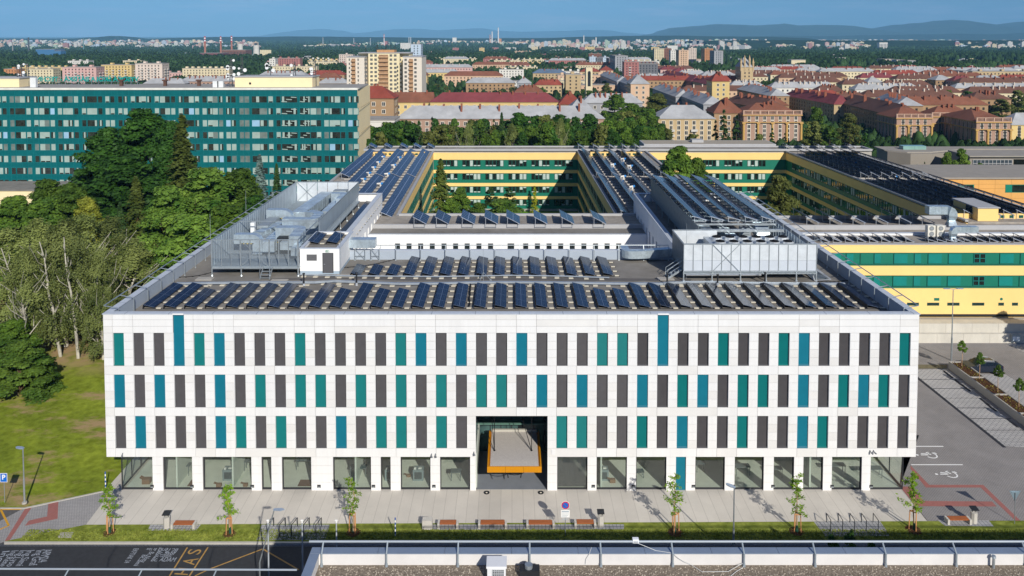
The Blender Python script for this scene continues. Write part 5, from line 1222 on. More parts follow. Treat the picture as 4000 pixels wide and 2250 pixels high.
p=ay(2000+1243/2.576,1688+1088/2.576,yi+.4);m=MB();m.box(p.x-.17,p.x+.17,p.y-.12,p.y+.1,p.z-.1,p.z+.12,0);m.box(p.x-.13,p.x+.13,p.y-.14,p.y-.121,p.z-.06,p.z+.02,1);m.build('flood_lamp',[M('lamp_white','e4e6e8',.4),alu],label='small white floodlight clamped on the near guard rail',cat='floodlight')
cable=M('white_cable','cfd0ce',.6,var=.05)
def wire(pts,lab,r=.014):
 m=MB();m.path(pts,r,n=5);m.build('cable',cable,label=lab,cat='cable')
a=p;wire([a+Vector((.1,-.1,-.1)),ay(2560,1688+1190/2.576,yi+.2),ay(2620,1688+1215/2.576,yi-.06)],'white cable running from the floodlight to a rail post')
P_=[ay(2000+x_/2.576,1688+v_/2.576,yi-.10-.0)for x_,v_ in((1635,1230),(1680,1270),(1740,1305),(1800,1330),(1890,1348),(1960,1352),(2150,1340),(2320,1318))]
wire([Vector((q.x,yi-.12-.5*(q.z<FC-.6),max(q.z,FC-.66)))for q in P_],'white cable sagging along the near parapet between two rail posts')
wire([ay(2000+x_/2.576,1688+v_/2.576,yi-.07)for x_,v_ in((800,1160),(775,1230),(745,1280),(740,1330))],'loose white cable hanging down the near parapet')
q=[az(2000+x_/2.576,1688+v_/2.576,FC-.66)for x_,v_ in((2345,1325),(2320,1365),(2260,1400),(2200,1448))];wire(q,'white cable running over the gravel to the bottom edge')
# ---------------------------------------------------------------- street furniture
def pole(name,u,v,h,lab,cat,r=.06,group=None):
 return None
def base(u,v,z=0):return az(u,v,z)
# lamp on the lawn
def leaf_lamp(u,v,h,lab,head=(-.45,0),z=.3,arm=0):
 p=az(u,v,z);t=thing('street_lamp',lab,'street lamp',tuple(p));m=MB();m.tube(p,p+Vector((0,0,.14)),.22,.2,n=10,m=1);m.tube(p+Vector((0,0,.1)),p+Vector((0,0,h*.45)),.085,n=8);m.tube(p+Vector((0,0,h*.45)),p+Vector((0,0,h)),.06,.05,n=8)
 m.build('pole',[galv,conc],t);q=p+Vector((0,0,h));hd=MB();d=Vector((head[0],head[1],.05));s_=Vector((-head[1],head[0],0))*.38
 pts=[q+d*-.15+s_*.5,q+d*.5+s_*1.0,q+d*1.15+s_*.7,q+d*1.35,q+d*1.15-s_*.7,q+d*.5-s_*1.0,q+d*-.15-s_*.5]
 hd.poly([x+Vector((0,0,.07))for x in pts]);hd.poly([x for x in pts][::-1])
 for i in range(len(pts)):a,b=pts[i],pts[(i+1)%len(pts)];hd.quad(a,b,b+Vector((0,0,.07)),a+Vector((0,0,.07)))
 hd.build('lamp_head',M('lamp_head_blue','a9b9cc',.35,.4,var=0,spec=.5),t);return t
leaf_lamp(96,1966,5.0,'slim grey street lamp with leaf shaped head on the lawn',(-.5,.05))
leaf_lamp(2864,2200,6.2,'leaf headed street lamp rising from behind the near roof edge',(-.42,.3),z=-.12)
for i,(u,v)in enumerate((zz(120,1600,1000),zz(463,1600,1000),zz(808,1600,1000))):
# tall bollard posts with white caps: top pixel known, stands on the road edge
 top=zz((120,463,808)[i],885,1000);Y=57.5;x=xp(top[0],Y,top[1]);zt_=zp(top[1],Y);t=thing('white_cap_post','grey pole with white double head, %s of three by the bike racks'%nth(i,3),'pole',(x,Y,-.1),group='white capped poles in front of the bike racks')
 m=MB();m.tube((x,Y,-.1),(x,Y,zt_-.1),.065,.05,n=8);m.build('pole',M('pole_pale','c3cad0',.4,.3),t)
 m=MB();m.tube((x-.1,Y,zt_-.02),(x+.1,Y,zt_-.02),.05,.05,n=8);m.tube((x,Y,zt_-.2),(x,Y,zt_-.05),.07,n=8);m.build('head',whitep,t)
p=az(*zz(38,1300,1000),-.1);
tp=az(*zz(40,1290,1000),0);t=thing('street_lamp','leaf headed street lamp leaning behind the left white capped pole','street lamp',(xp(1014,57),57,-.1))
m=MB();xx=xp(1014,56.6,2190);m.tube((xx,56.6,-.1),(xx,56.6,3.6),.06,n=8);m.tube((xx,56.6,3.6),(xx+1.0,57.0,7.3),.05,.04,n=8);m.build('pole',galv,t)
m=MB();q=Vector((xx+1.0,57,7.3));m.prism([(q.x-.05,q.y-.1),(q.x+.5,q.y-.15),(q.x+.75,q.y),(q.x+.5,q.y+.15),(q.x-.05,q.y+.1)],q.z,q.z+.07);m.build('lamp_head',MATS['lamp_head_blue'],t)
# parking sign
def sign_post(p,h,t,r=.03):
 m=MB();m.tube(p,p+Vector((0,0,h)),r,n=8);m.build('post',galv,t)
p=az(*zz(48,706),.2);t=thing('parking_sign','blue square parking sign with white P on the lawn at the left edge','traffic sign',tuple(p));hh=(1688+706/2.576-(1688+385/2.576))*p.y/F*.97
sign_post(p,hh,t);m=MB();w_=.32;m.box(p.x-w_,p.x+w_,p.y-.05,p.y-.03,p.z+hh-.82,p.z+hh,0);m.box(p.x-w_+.035,p.x+w_-.035,p.y-.056,p.y-.051,p.z+hh-.785,p.z+hh-.035,1)
m.build('sign_plate',[whitep,M('sign_blue','1667c4',.4,var=0)],t)
text_obj('letter','P',whitep,(p.x,p.y-.062,p.z+hh-.38),(R(90),0,0),.62,None,None,extr=.004,parent=t,bold=.015)
# no stopping sign
top=zz(537,733,2000);Y=az(2208,2093,0).y;c=ay(top[0],top[1],Y);t=thing('no_parking_sign','round red and blue no parking sign above a small white notice','traffic sign',(c.x,Y,0))
sign_post(Vector((c.x,Y,0)),c.z-.2,t);rr=40/2.576*Y/F*1.02;m=MB();cc=Vector((c.x,Y-.04,c.z))
for r_,dy,mi in((rr*1.08,0,0),(rr,-.012,1),(rr*.74,-.024,2)):m.tube(cc+Vector((0,dy,0)),cc+Vector((0,dy-.01,0)),r_,n=28,m=mi)
m.beam(cc+Vector((-rr*.66,-.042,rr*.66)),cc+Vector((rr*.66,-.042,-rr*.66)),.09,.012,m=1)
m.build('disc',[whitep,M('sign_red','c2233c',.4,var=0),MATS['sign_blue']],t)
z0_,z1_=zp(1688+855/2.576,Y),zp(1688+780/2.576,Y);m=MB();m.box(c.x-.37,c.x+.37,Y-.05,Y-.03,z0_,z1_,0);m.box(c.x-.3,c.x+.3,Y-.056,Y-.051,z1_-.2,z1_-.08,1)
for k in range(5):m.box(c.x-.3+.04*(k%2),c.x+.28-.07*(k%3),Y-.056,Y-.051,z1_-.36-k*.12,z1_-.32-k*.12,1)
m.build('notice',[whitep,M('print_grey','a9b4bd',.6,var=0)],t)
# triangle sign seen from behind
p=az(*zz(2480,924,3000));hh=2.9;t=thing('give_way_sign','triangular sign seen from behind on a grey post at the right','traffic sign',tuple(p));sign_post(p,hh-.1,t)
m=MB();zt_=hh;y=p.y+.05;a=[(p.x-.5,y,zt_),(p.x+.5,y,zt_),(p.x,y,zt_-.92)];b_=[(q[0],y+.02,q[2])for q in a];m.poly(a[::-1]);m.poly(b_)
for i in range(3):j=(i+1)%3;m.quad(a[i],a[j],b_[j],b_[i])
m.beam((p.x-.3,y-.02,zt_-.12),(p.x+.3,y-.02,zt_-.12),.05);m.build('sign_plate',M('sign_back','8ea2ad',.4,.4),t)
# striped posts
def striped(u,v,vt,lab):
 p=az(u,v);h=(v-vt)*p.y/F*1.0;m=MB();n=8
 for k in range(n):m.tube(p+Vector((0,0,h*k/n)),p+Vector((0,0,h*(k+1)/n)),.05,n=8,m=k%2)
 m.build('striped_post',[whitep,M('post_blue','2b57a5',.5,var=0)],label=lab,cat='striped post')
striped(*zz(1063,570),1688+390/2.576,'blue and white striped post at the left corner of the white building');striped(*zz(1402,1045,1000),1688+850/2.576,'blue and white striped post on the grass verge')
# benches
wood=M('bench_wood','9c5a33',.55,var=.15,scale=5,stretch=(.2,4,4));bconc=M('bench_concrete','bdb9b1',.85,var=.06,scale=2)
def bench(u0,u1,v,lab,sz=1.0):
 a,b=az(u0,v),az(u1,v);Lb=b.x-a.x;t=thing('bench',lab,'bench',(a.x,a.y,0),group='wooden topped concrete benches on the plaza')
 m=MB()
 for x in(a.x,b.x-.18):m.box(x,x+.18,a.y,a.y+.62,.012,.47)
 m.build('leg',bconc,t);m=MB()
 for k in range(6):m.box(a.x+.2,b.x-.2,a.y+.05+k*.09,a.y+.125+k*.09,.42,.485)
 m.box(a.x+.18,b.x-.18,a.y+.2,a.y+.4,.3,.41);m.build('seat',wood,t);return t
for u0,u1,v,l_ in((zz(1716,0)[0],zz(1957,0)[0],1688+985/2.576,'wooden topped concrete bench beside the left bin near a young tree'),(zz(1825,0,1000)[0],zz(2035,0,1000)[0],2068,'leftmost of four benches in the middle seating strip'),(zz(2235,0,1000)[0],zz(2525,0,1000)[0],2068,'second from the left of four benches in the middle seating strip'),(zz(145,0,2000)[0],zz(430,0,2000)[0],2068,'third from the left of four middle benches, left of the no parking sign'),(zz(630,0,2000)[0],zz(848,0,2000)[0],2066,'rightmost of the four middle benches, beside a bin'),(zz(1810,0,3000)[0],zz(2052,0,3000)[0],1688+938/2.576,'wooden topped bench at the right end near the triangular sign')):bench(u0,u1,v,l_)
def bin_(u,v,lab):
 p=az(u,v);t=thing('litter_bin',lab,'litter bin',(p.x,p.y,0),group='concrete litter bins');m=MB();m.prism([(p.x+.27*math.cos(a_),p.y+.27+.27*math.sin(a_))for a_ in[R(22.5+45*k)for k in range(8)]],.012,.95);m.build('body',bconc,t)
 m=MB();m.beam((p.x-.15,p.y+.27,.9),(p.x-.15,p.y+.27,1.25),.04);m.beam((p.x+.15,p.y+.27,.9),(p.x+.15,p.y+.27,1.25),.04);m.hexa([(p.x-.3,p.y,1.2),(p.x+.3,p.y,1.2),(p.x+.3,p.y+.55,1.3),(p.x-.3,p.y+.55,1.3),(p.x-.3,p.y,1.25),(p.x+.3,p.y,1.25),(p.x+.3,p.y+.55,1.35),(p.x-.3,p.y+.55,1.35)]);m.build('lid',dark,t)
bin_(*zz(1665,980),'concrete litter bin with black lid beside the left bench');bin_(*zz(895,965,2000),'concrete litter bin right of the four middle benches');bin_(*zz(2088,930,3000),'concrete litter bin with dark lid beside the right end bench')
p=az(*zz(1722,985,1000));m=MB();m.box(p.x-.42,p.x+.42,p.y,p.y+.6,.01,.8);m.build('concrete_box',bconc,label='square weathered concrete box at the left end of the seating strip',cat='concrete box')
# bike racks
rackm=M('rack_dark','34373b',.5,.3,var=.05)
def rack(u,v,w_,h,lab,gp):
 p=az(u,v);m=MB();d=w_;a=p;b=p+Vector((w_*.12,d,0));m.path([a,a+Vector((0,0,h)),b+Vector((0,0,h*.82)),b],.035,n=6);m.build('bike_rack',rackm,label=lab,cat='bike rack',group=gp)
for k,x_ in enumerate((115,235,358,480,603)):rack(*zz(x_,1045,1000),1.3,.95,'bent tube bike rack, %s in the left set'%nth(k,5),'left bike racks')
for k,x_ in enumerate((630,750,870,988,1108)):rack(*zz(x_,1003,3000),1.3,1.0,'dark bike rack hoop, %s in the right set'%nth(k,5),'right bike racks')
# lot lamp
p=az(3716,1408);t=thing('street_lamp','tall twin arm street lamp beside the planter in the car park','street lamp',tuple(p));h=9.3
m=MB();m.tube(p,p+Vector((0,0,3)),.11,n=8);m.tube(p+Vector((0,0,3)),p+Vector((0,0,h)),.08,.05,n=8);m.build('pole',galv,t)
for s_ in(-1,1):m=MB();q=p+Vector((0,0,h));m.beam(q,q+Vector((s_*.5,0,.1)),.06);m.box(min(q.x+s_*.45,q.x+s_*1.25),max(q.x+s_*.45,q.x+s_*1.25),q.y-.18,q.y+.18,q.z+.08,q.z+.16);m.build('lamp_head',alu,t)
# planter
pl=thing('planter','long concrete planter of dark mulch dividing the parking bays','planter',(55,100,0));pcm=M('planter_concrete','a7a39d',.9,var=.07,scale=.7)
xa=az(3705,1440).x;ya1=az(3705,1440).y;xb=xa+1.85;ya0=75
PT=.95
m=MB();m.box(xa,xa+.15,ya0,ya1,0,PT);m.box(xb-.15,xb,ya0,ya1,0,PT);m.box(xa+.15,xb-.15,ya1-.15,ya1,0,PT)
for k in range(1,6):y=ya1-k*4.6;m.box(xa+.15,xb-.15,y-.1,y+.1,.3,PT-.003)
m.build('wall',pcm,pl);m=MB();m.box(xa+.15,xb-.15,ya0,ya1-.15,0,PT-.12);m.build('mulch',M('mulch','6a4c38',1,col2='3a2a20',scale=6,bump=.8,spec=0),pl)
m=MB();rnd=random.Random(5)
for k in range(500):
 x=rnd.uniform(xa+.2,xb-.2);y=rnd.uniform(ya0,ya1-.2);z=PT-.11;a_=rnd.uniform(0,6.28);r_=rnd.uniform(.08,.2);m.poly([(x,y,z),(x+math.cos(a_)*r_,y+math.sin(a_)*r_,z+r_*.8),(x+math.cos(a_+.9)*r_*.8,y+math.sin(a_+.9)*r_*.8,z+r_*.5)])
m.build('ground_cover',M('yellow_ground_cover','9c8a3c',.9,col2='55602a',scale=4),pl,kind='stuff')
for k,(x_,y_)in enumerate(((505,760),(600,800),(720,850),(820,900))):pass
m=MB()
for a_,b_ in(((1815,888),(1840,918)),((1930,978),(1975,1005)),((1995,1025),(2035,1055)),((2185,1165),(2230,1200)),((2255,1225),(2305,1255)),((2475,1385),(2515,1418))):
 p,q=az(3000+a_[0]/2.576,1120+a_[1]/2.576),az(3000+b_[0]/2.576,1120+b_[1]/2.576);q.x=p.x
 s_=MB();s_.box(p.x-.09,p.x+.09,q.y,q.y+1.8,.01,.12);s_.build('wheel_stop',M('stop_rubber','33343a',.8),label='black wheel stop beside the planter, %s in line'%nth([1815,1930,1995,2185,2255,2475].index(a_[0]),6,'far','near').replace('farmost','farthest').replace('nearmost','nearest').replace('from the far','from the far end').replace('from the near','from the near end'),cat='wheel stop',group='black wheel stops beside the planter')
 # car
def car(cx,cy,lab,L_=4.5,Wd=1.84,H_=1.62,col='141d2c'):
 t=thing('parked_car',lab,'car',(cx,cy,0));paint=M('car_paint_navy',col,.28,.0,var=.02,spec=.5);gl_=M('car_glass','0d1013',.12,var=0,spec=.5);
 # side profile (x nose at -L/2), z; extruded in y with tumblehome
 prof=[(-2.22,.45),(-2.25,.78),(-2.1,.95),(-1.2,1.06),(-.45,1.50),(.2,1.62),(1.2,1.58),(1.85,1.32),(2.2,1.05),(2.25,.6),(2.15,.32),(-2.1,.3)]
 def sh(z):return Wd/2*(1 if z<.95 else 1-(z-.95)*.30)
 m=MB();n=len(prof);Lf=[(cx+x,cy-sh(z),z)for x,z in prof];Rt=[(cx+x,cy+sh(z),z)for x,z in prof]
 m.poly(Lf[::-1]);m.poly(Rt)
 for i in range(n):j=(i+1)%n;m.quad(Lf[i],Lf[j],Rt[j],Rt[i])
 b=m.build('body',paint,t);bv=b.modifiers.new('bevel','BEVEL');bv.width=.09;bv.segments=3
 for sgn in(-1,1):
  m=MB();y=lambda z:cy+sgn*(sh(z)+.012)
  for P in([(-.95,1.08),(-.38,1.44),(.05,1.53),(.05,1.06)],[(.15,1.06),(.15,1.54),(1.0,1.53),(1.0,1.08)],[(1.1,1.1),(1.1,1.5),(1.45,1.42),(1.75,1.18)]):m.poly([(cx+x,y(z),z)for x,z in(P if sgn>0 else P[::-1])])
  m.build('side_window',gl_,t)
  m=MB();m.beam((cx-1.0,y(1.05),1.05),(cx-.35,y(1.48),1.49),.035);m.beam((cx-.35,y(1.48),1.49),(cx+.2,y(1.57),1.575),.035);m.beam((cx+.2,y(1.57),1.575),(cx+1.2,y(1.53),1.545),.035);m.build('trim',alu,t)
  m=MB();m.box(cx-.85,cx-.65,cy+sgn*(Wd/2)-.02+(0 if sgn>0 else-.16),cy+sgn*(Wd/2)+.18+(0 if sgn>0 else-.16),1.05,1.2);m.build('mirror',paint,t)
  for x in(-1.38,1.36):
   m=MB();yy=cy+sgn*Wd/2;m.tube((cx+x,yy-sgn*.22,.34),(cx+x,yy+sgn*.03,.34),.36,n=20,m=0);w_=m.build('wheel',blackm,t)
   m=MB();m.tube((cx+x,yy+sgn*.031,.34),(cx+x,yy+sgn*.04,.34),.13,n=12)
   for k in range(5):a_=k*1.2566;m.beam((cx+x,yy+sgn*.035,.34),(cx+x+math.cos(a_)*.26,yy+sgn*.035,.34+math.sin(a_)*.26),.07,.02)
   m.build('rim',alu,w_)
 m=MB();m.quad((cx-1.12,cy-.72,1.115),(cx-1.12,cy+.72,1.115),(cx-.52,cy+.62,1.495),(cx-.52,cy-.62,1.495));m.build('windscreen',gl_,t)
 m=MB();m.quad((cx+1.3,cy-.6,1.575),(cx+1.3,cy+.6,1.575),(cx+1.8,cy+.66,1.38),(cx+1.8,cy-.66,1.38));m.build('rear_window',gl_,t)
 for s_ in(-1,1):m=MB();m.box(cx-2.27,cx-2.15,cy+s_*.65-.15,cy+s_*.65+.15,.68,.82);m.build('headlight',M('headlamp','dfe6ea',.2),t)
 for s_ in(-1,1):m=MB();m.box(cx+2.16,cx+2.27,cy+s_*.7-.16,cy+s_*.7+.16,.85,1.0);m.build('tail_light',M('tail_red','7c1515',.3),t)
 m=MB();m.beam((cx-.2,cy-.6,1.66),(cx+1.2,cy-.6,1.62),.04);m.beam((cx-.2,cy+.6,1.66),(cx+1.2,cy+.6,1.62),.04);m.build('roof_rail',alu,t)
pc=az(3850,1464);car(pc.x,pc.y+.95,'dark blue car parked nose left behind the planter trees')
# ---------------------------------------------------------------- teal tower block
TY=222.0;tcx=lambda z:xp(z/2.576 if z<2600 else 1000+(z-2576)/2.576,TY,347)
tp=M('teal_glass_panel','055d61',.45,var=.1,scale=.35,spec=.25,var2=.05,scale2=1.5);tl=M('teal_line','127277',.4,var=0);cream=M('cream_render','f0dcb0',.85,var=.03,var2=.04,scale2=.08)
dk=M('tower_glass_dark','1a1f1e',.07,var=.5,scale=.6,spec=.9,col2='3a3f3a');lt=M('tower_blind','98aaa2',.6,var=.12,scale=.7);mid=M('tower_glass_mid','6b7772',.3,var=.25,scale=.7);bluish=M('tower_glass_blue','93b6cf',.2,var=.1)
tw=thing('teal_tower','long teal glass tower block with cream end wall at the left','building',(-90,TY,-3))
tx0,tx1=xp(-560,TY),xp(1401,TY);TT=zp(351,TY)
m=MB();m.box(tx0,tx1,TY,TY+.3,-3,TT);m.build('curtain_wall',tp,tw)
m=MB();m.prism([(tx1+.02,TY-.1),(xp(1446,240)+.3,240),(tx0,240),(tx0,TY+.31),(tx1+.02,TY+.31)],-3,TT+.2);m.build('end_wall',cream,tw)
m=MB();m.box(tx0,tx1+.1,TY-.15,TY+.3,TT+.001,TT+.55);m.build('white_cap',M('cap_white','d9d8d0',.6),tw)
m=MB();m.prism([(tx1+.5,TY+.31),(xp(1446,240),239.5),(tx0,239.5),(tx0,TY+.31)],TT+.201,TT+.55);m.build('roof',M('tower_roof','9b9893',.9,var=.1,scale=.4),tw)
rows=[376+46.55*i for i in range(9)]
wins=[]
for bx in(-387,-147,93,335,575,818):wins+=[(bx+2,bx+44,1),(bx+55,bx+155,2),(bx+167,bx+209,1)]
wins+=[(1058,1098,1),(1108,1150,1),(1187,1227,1),(1240,1280,1)]
for bx in(1313,1553,1793,2033):wins+=[(bx+2,bx+44,1),(bx+55,bx+155,2),(bx+167,bx+207,1)]
wins+=[(2272,2315,1),(2325,2370,1),(2408,2450,3),(2458,2505,3),(2532,2685,2),(2700,2745,1),(2778,2820,1),(2831,2990,4),(3016,3120,4),(3120,3180,1),(3184,3228,1),(3260,3305,1),(3314,3420,2),(3426,3471,1),(3502,3546,1),(3556,3606,1)]
rnd=random.Random(11);cnt=0;rest=MB();wm=[dk,lt,mid,bluish,tl]
for r,v in enumerate(rows):
 z1_,z0_=zp(v,TY),zp(v+24.5,TY)
 for a,b,k in wins:
  x0_,x1_=tcx(a),tcx(b);sub=2 if k==2 else 3 if k==4 else 1
  big=MB()
  for s_ in range(sub):
   p_,q_=x0_+(x1_-x0_)*s_/sub,x0_+(x1_-x0_)*(s_+1)/sub;y=TY-.03
   rr=rnd.random();mi=2 if k==3 else(0 if rr<.52 else 1 if rr<.9 else 3 if rr<.93 else 2)
   if k==4:mi=0
   big.quad((p_,y,z0_),(q_,y,z0_),(q_,y,z1_),(p_,y,z1_),mi)
   if mi==0 and rnd.random()<.5:
    f0=rnd.uniform(.0,.6);big.quad((p_+(q_-p_)*f0,y-.01,z0_+.1),(p_+(q_-p_)*min(1,f0+.4),y-.01,z0_+.1),(p_+(q_-p_)*min(1,f0+.4),y-.01,z1_-.05),(p_+(q_-p_)*f0,y-.01,z1_-.05),1)
   if mi==1 and rnd.random()<.3:big.quad((p_+.1,y-.01,z0_),(q_-.1,y-.01,z0_),(q_-.1,y-.01,z0_+(z1_-z0_)*.2),(p_+.1,y-.01,z0_+(z1_-z0_)*.2),0)
  if k==4:
   for i_ in range(3):big.beam((x0_+(x1_-x0_)*i_*.3,TY-.05,z0_+.3+.6*i_),(x0_+(x1_-x0_)*(i_*.3+.35),TY-.05,z0_+.2+.6*i_),.03,.22,m=1)
  big.box(x0_-.07,x1_+.07,TY-.08,TY-.02,z1_,z1_+.08,4);big.box(x0_-.07,x1_+.07,TY-.08,TY-.02,z0_-.08,z0_,4);big.box(x0_-.07,x0_,TY-.08,TY-.02,z0_,z1_,4);big.box(x1_,x1_+.07,TY-.08,TY-.02,z0_,z1_,4)
  vis=a>0 and not(r>2 and 850<a<1900)and not(r>6 and a<2500)
  if vis and cnt<100 and(r<3 or a>2300):big.build('window',wm,tw);cnt+=1
  else:
   n0=len(rest.v);rest.v+=big.v;rest.f+=[tuple(i+n0 for i in f)for f in big.f];rest.m+=big.m
rest.build('window_rest',wm,tw,kind='stuff',label='remaining windows of the teal tower')
m=MB();x=tx0;i=0
xs_=[tcx(93+57.3*k-5)for k in range(-14,64)]
for x in xs_:
 if tx0<x<tx1:m.box(x,x+.05,TY-.02,TY-.003,-3,TT)
for v in[352+0]+[r_+o_ for r_ in rows for o_ in(-2,26.5)]:z_=zp(v,TY);m.box(tx0,tx1,TY-.02,TY-.003,z_,z_+.05)
m.build('panel_joint',tl,tw)
m=MB()
for v in(418,510,600):z_=zp(v,TY+9);
for k,(va,vb)in enumerate(((420,395),(521,487))):
 A_=ay(1403,va,TY-.1);B_=ay(1446,vb,240);m.beam(A_+Vector((.45,0,0)),B_+Vector((.35,0,0)),.08,.08)
m.build('wall_joint',M('joint_brown','a08f6a',.8,var=0),tw)
for u0,u1,v0,v1,lab in((-200,92,343,305,'cream plant room at the left end of the teal tower roof'),(927,1227,341,300,'cream plant room box on the right part of the tower roof')):
 Y=TY+3;z1_=zp(v1+2,Y);m=MB();m.box(xp(u0,Y),xp(u1,Y),Y,Y+8,TT+.56,z1_,0);m.box(xp(u0,Y)-.2,xp(u1,Y)+.2,Y-.2,Y+8.2,z1_,z1_+.3,1);m.box(xp(u0,Y)+4,xp(u0,Y)+4.6,Y-.03,Y-.003,TT+1.3,TT+1.9,2);m.build('plant_room',[cream,fasc,dark],label=lab,cat='roof hut')
def mast(u,v0,v1,Y,lab,dishes=0,lattice=True,seed=1):
 rnd=random.Random(seed);x=xp(u,Y);z0_=TT+.56;z1_=zp(v1,Y);t=thing('antenna_mast',lab,'antenna mast',(x,Y,z0_));m=MB()
 w_=.5
 if lattice:
  for a,b in((-w_,-w_),(w_,-w_),(0,w_)):m.beam((x+a,Y+b,z0_),(x+a*.4,Y+b*.4,z1_),.1)
  n=max(3,int((z1_-z0_)/1.1))
  for k in range(n):z_=z0_+(z1_-z0_)*k/n;zz_=z0_+(z1_-z0_)*(k+1)/n;f=1-.6*k/n;m.beam((x-w_*f,Y-w_*f,z_),(x+w_*f,Y-w_*f,zz_),.06);m.beam((x+w_*f,Y-w_*f,z_),(x-w_*f,Y-w_*f,zz_),.06)
 else:m.beam((x,Y,z0_),(x,Y,z1_),.18)
 m.build('pole',M('mast_dark','55585a',.6,.3),t)
 for k in range(dishes):
  z_=z0_+(z1_-z0_)*rnd.uniform(.25,1);a_=rnd.choice((-1,1));r_=rnd.uniform(.3,.6);q=MB();c=Vector((x+a_*(.6+r_*.6),Y-.6,z_));q.tube(c,c+Vector((0,.35,0)),r_,r_*.6,n=14);q.beam(c+Vector((0,.2,0)),(x,Y,z_),.08);q.build('dish',M('dish_white','dddfdf',.5,var=.02),t)
for k,a in enumerate(((85,0,255,'antenna pole left of the mirrored rooftop letters',2,False),(103,0,250,'white panel antenna pole near the left plant room',3,False),(127,0,248,'tall antenna pole behind the start of the mirrored letters',2,True),(915,0,228,'lattice mast crowded with white dishes left of the right plant room',9,True),(957,0,222,'thin lattice mast behind the dish mast',3,True),(1066,0,250,'antenna pole with panel antennas on the right plant room',4,False),(1160,0,240,'lattice mast in front of the red roofs beside the plant room',2,True),(1238,0,235,'tall dark lattice mast with dishes at the right end of the tower roof',5,True))):
 mast(a[0],0,a[2],TY+6+(k%3),a[3],a[4],a[5],k)
 # mirrored rooftop lettering (seen from behind) on a thin frame
LY=TY+14;lt_m=M('letter_teal','0f9088',.4,var=.05);la,lb=xp(157,LY),xp(549,LY);lz0,lz1=zp(318,LY),zp(304,LY)
ls=thing('roof_lettering','mirrored teal rooftop letters seen from behind on a thin frame','sign',((la+lb)/2,LY,TT))
o=text_obj('letters','VYSOKÁ ŠKOLA BÁŇSKÁ - TECHNICKÁ',lt_m,((la+lb)/2-2,LY,(lz0+lz1)/2+.1),(R(90),0,R(180)),1.9,None,None,extr=.06,width=(lb-la)+5,bold=.05,parent=ls)
m=MB();m.beam((la-3,LY+.2,lz0-.1),(lb,LY+.2,lz0-.1),.08);m.beam((la-3,LY+.2,lz1+.2),(lb,LY+.2,lz1+.2),.08)
for k in range(18):x=la-3+(lb-la+3)*k/17;m.beam((x,LY+.2,TT+.5),(x,LY+.2,lz1+.2),.08);m.beam((x,LY+2,TT+.5),(x,LY+.2,lz0),.06)
m.build('frame',steel,ls)
for i,(u,lab)in enumerate(((145,'white boxy air unit beside the left plant room'),(852,'white air unit left of the dish mast'),(870,'narrow white cabinet beside the dish mast'))):
 x=xp(u,TY+2);m=MB();m.box(x-.8,x+.8,TY+2,TY+3,TT+.56,TT+2.3+(i==0)*1.0);m.build('roof_unit',M('unit_white2','d5d8d8',.5),label=lab,cat='air unit')
for i,u in enumerate((485,655,786)):x=xp(u,TY+8);m=MB();m.box(x-.4,x+.4,TY+8,TY+8.8,TT+.56,TT+2.0,0);m.box(x-.7,x+.7,TY+7.8,TY+9,TT+2.0,TT+2.4,0);m.build('roof_chimney',M('rusty_brown','5c4338',.8),label='rusty brown vent chimney, %s of three on the tower roof'%nth(i,3),cat='chimney',group='rusty chimneys on the tower roof')
lk=thing('link_block','low flat roofed block with cream band in front of the teal tower','building',(-110,190,-2.2))
Yk=205;zt_=zp(745,Yk);m=MB();m.box(xp(-700,Yk),xp(230,Yk),Yk,Yk+12,-2.2,zt_);m.build('wall',cream,lk);m=MB();m.box(xp(-700,Yk)-.3,xp(230,Yk)+.3,Yk-.3,Yk+12,zt_,zt_+.3);m.build('roof',roofm,lk)
# ---------------------------------------------------------------- vegetation
def fast_mesh(name,V,n_quads,mats,mi=None):
 me=bpy.data.meshes.new(name);me.vertices.add(len(V));me.vertices.foreach_set('co',V.astype(np.float32).ravel())
 me.loops.add(n_quads*4);me.loops.foreach_set('vertex_index',np.arange(n_quads*4,dtype=np.int32))
 me.polygons.add(n_quads);me.polygons.foreach_set('loop_start',np.arange(0,n_quads*4,4,dtype=np.int32));me.polygons.foreach_set('loop_total',np.full(n_quads,4,dtype=np.int32))
 for m in mats:me.materials.append(m)
 if mi is not None:me.polygons.foreach_set('material_index',mi.astype(np.int32))
 me.update(calc_edges=True);return me
def leaves(P,Nn,size,rs,aspect=.7):
 n=len(P);T=rs.normal(size=(n,3));Nn=Nn/np.linalg.norm(Nn,axis=1)[:,None]
 T-=Nn*(T*Nn).sum(1)[:,None];T/=np.linalg.norm(T,axis=1)[:,None];B=np.cross(Nn,T)
 s=(size*rs.uniform(.6,1.35,n))[:,None];T=T*s;B=B*s*aspect
 V=np.empty((n,4,3));V[:,0]=P-T;V[:,1]=P-B*.8;V[:,2]=P+T;V[:,3]=P+B*.9;V[:,2]+=Nn*s*.2
 return V.reshape(-1,3)
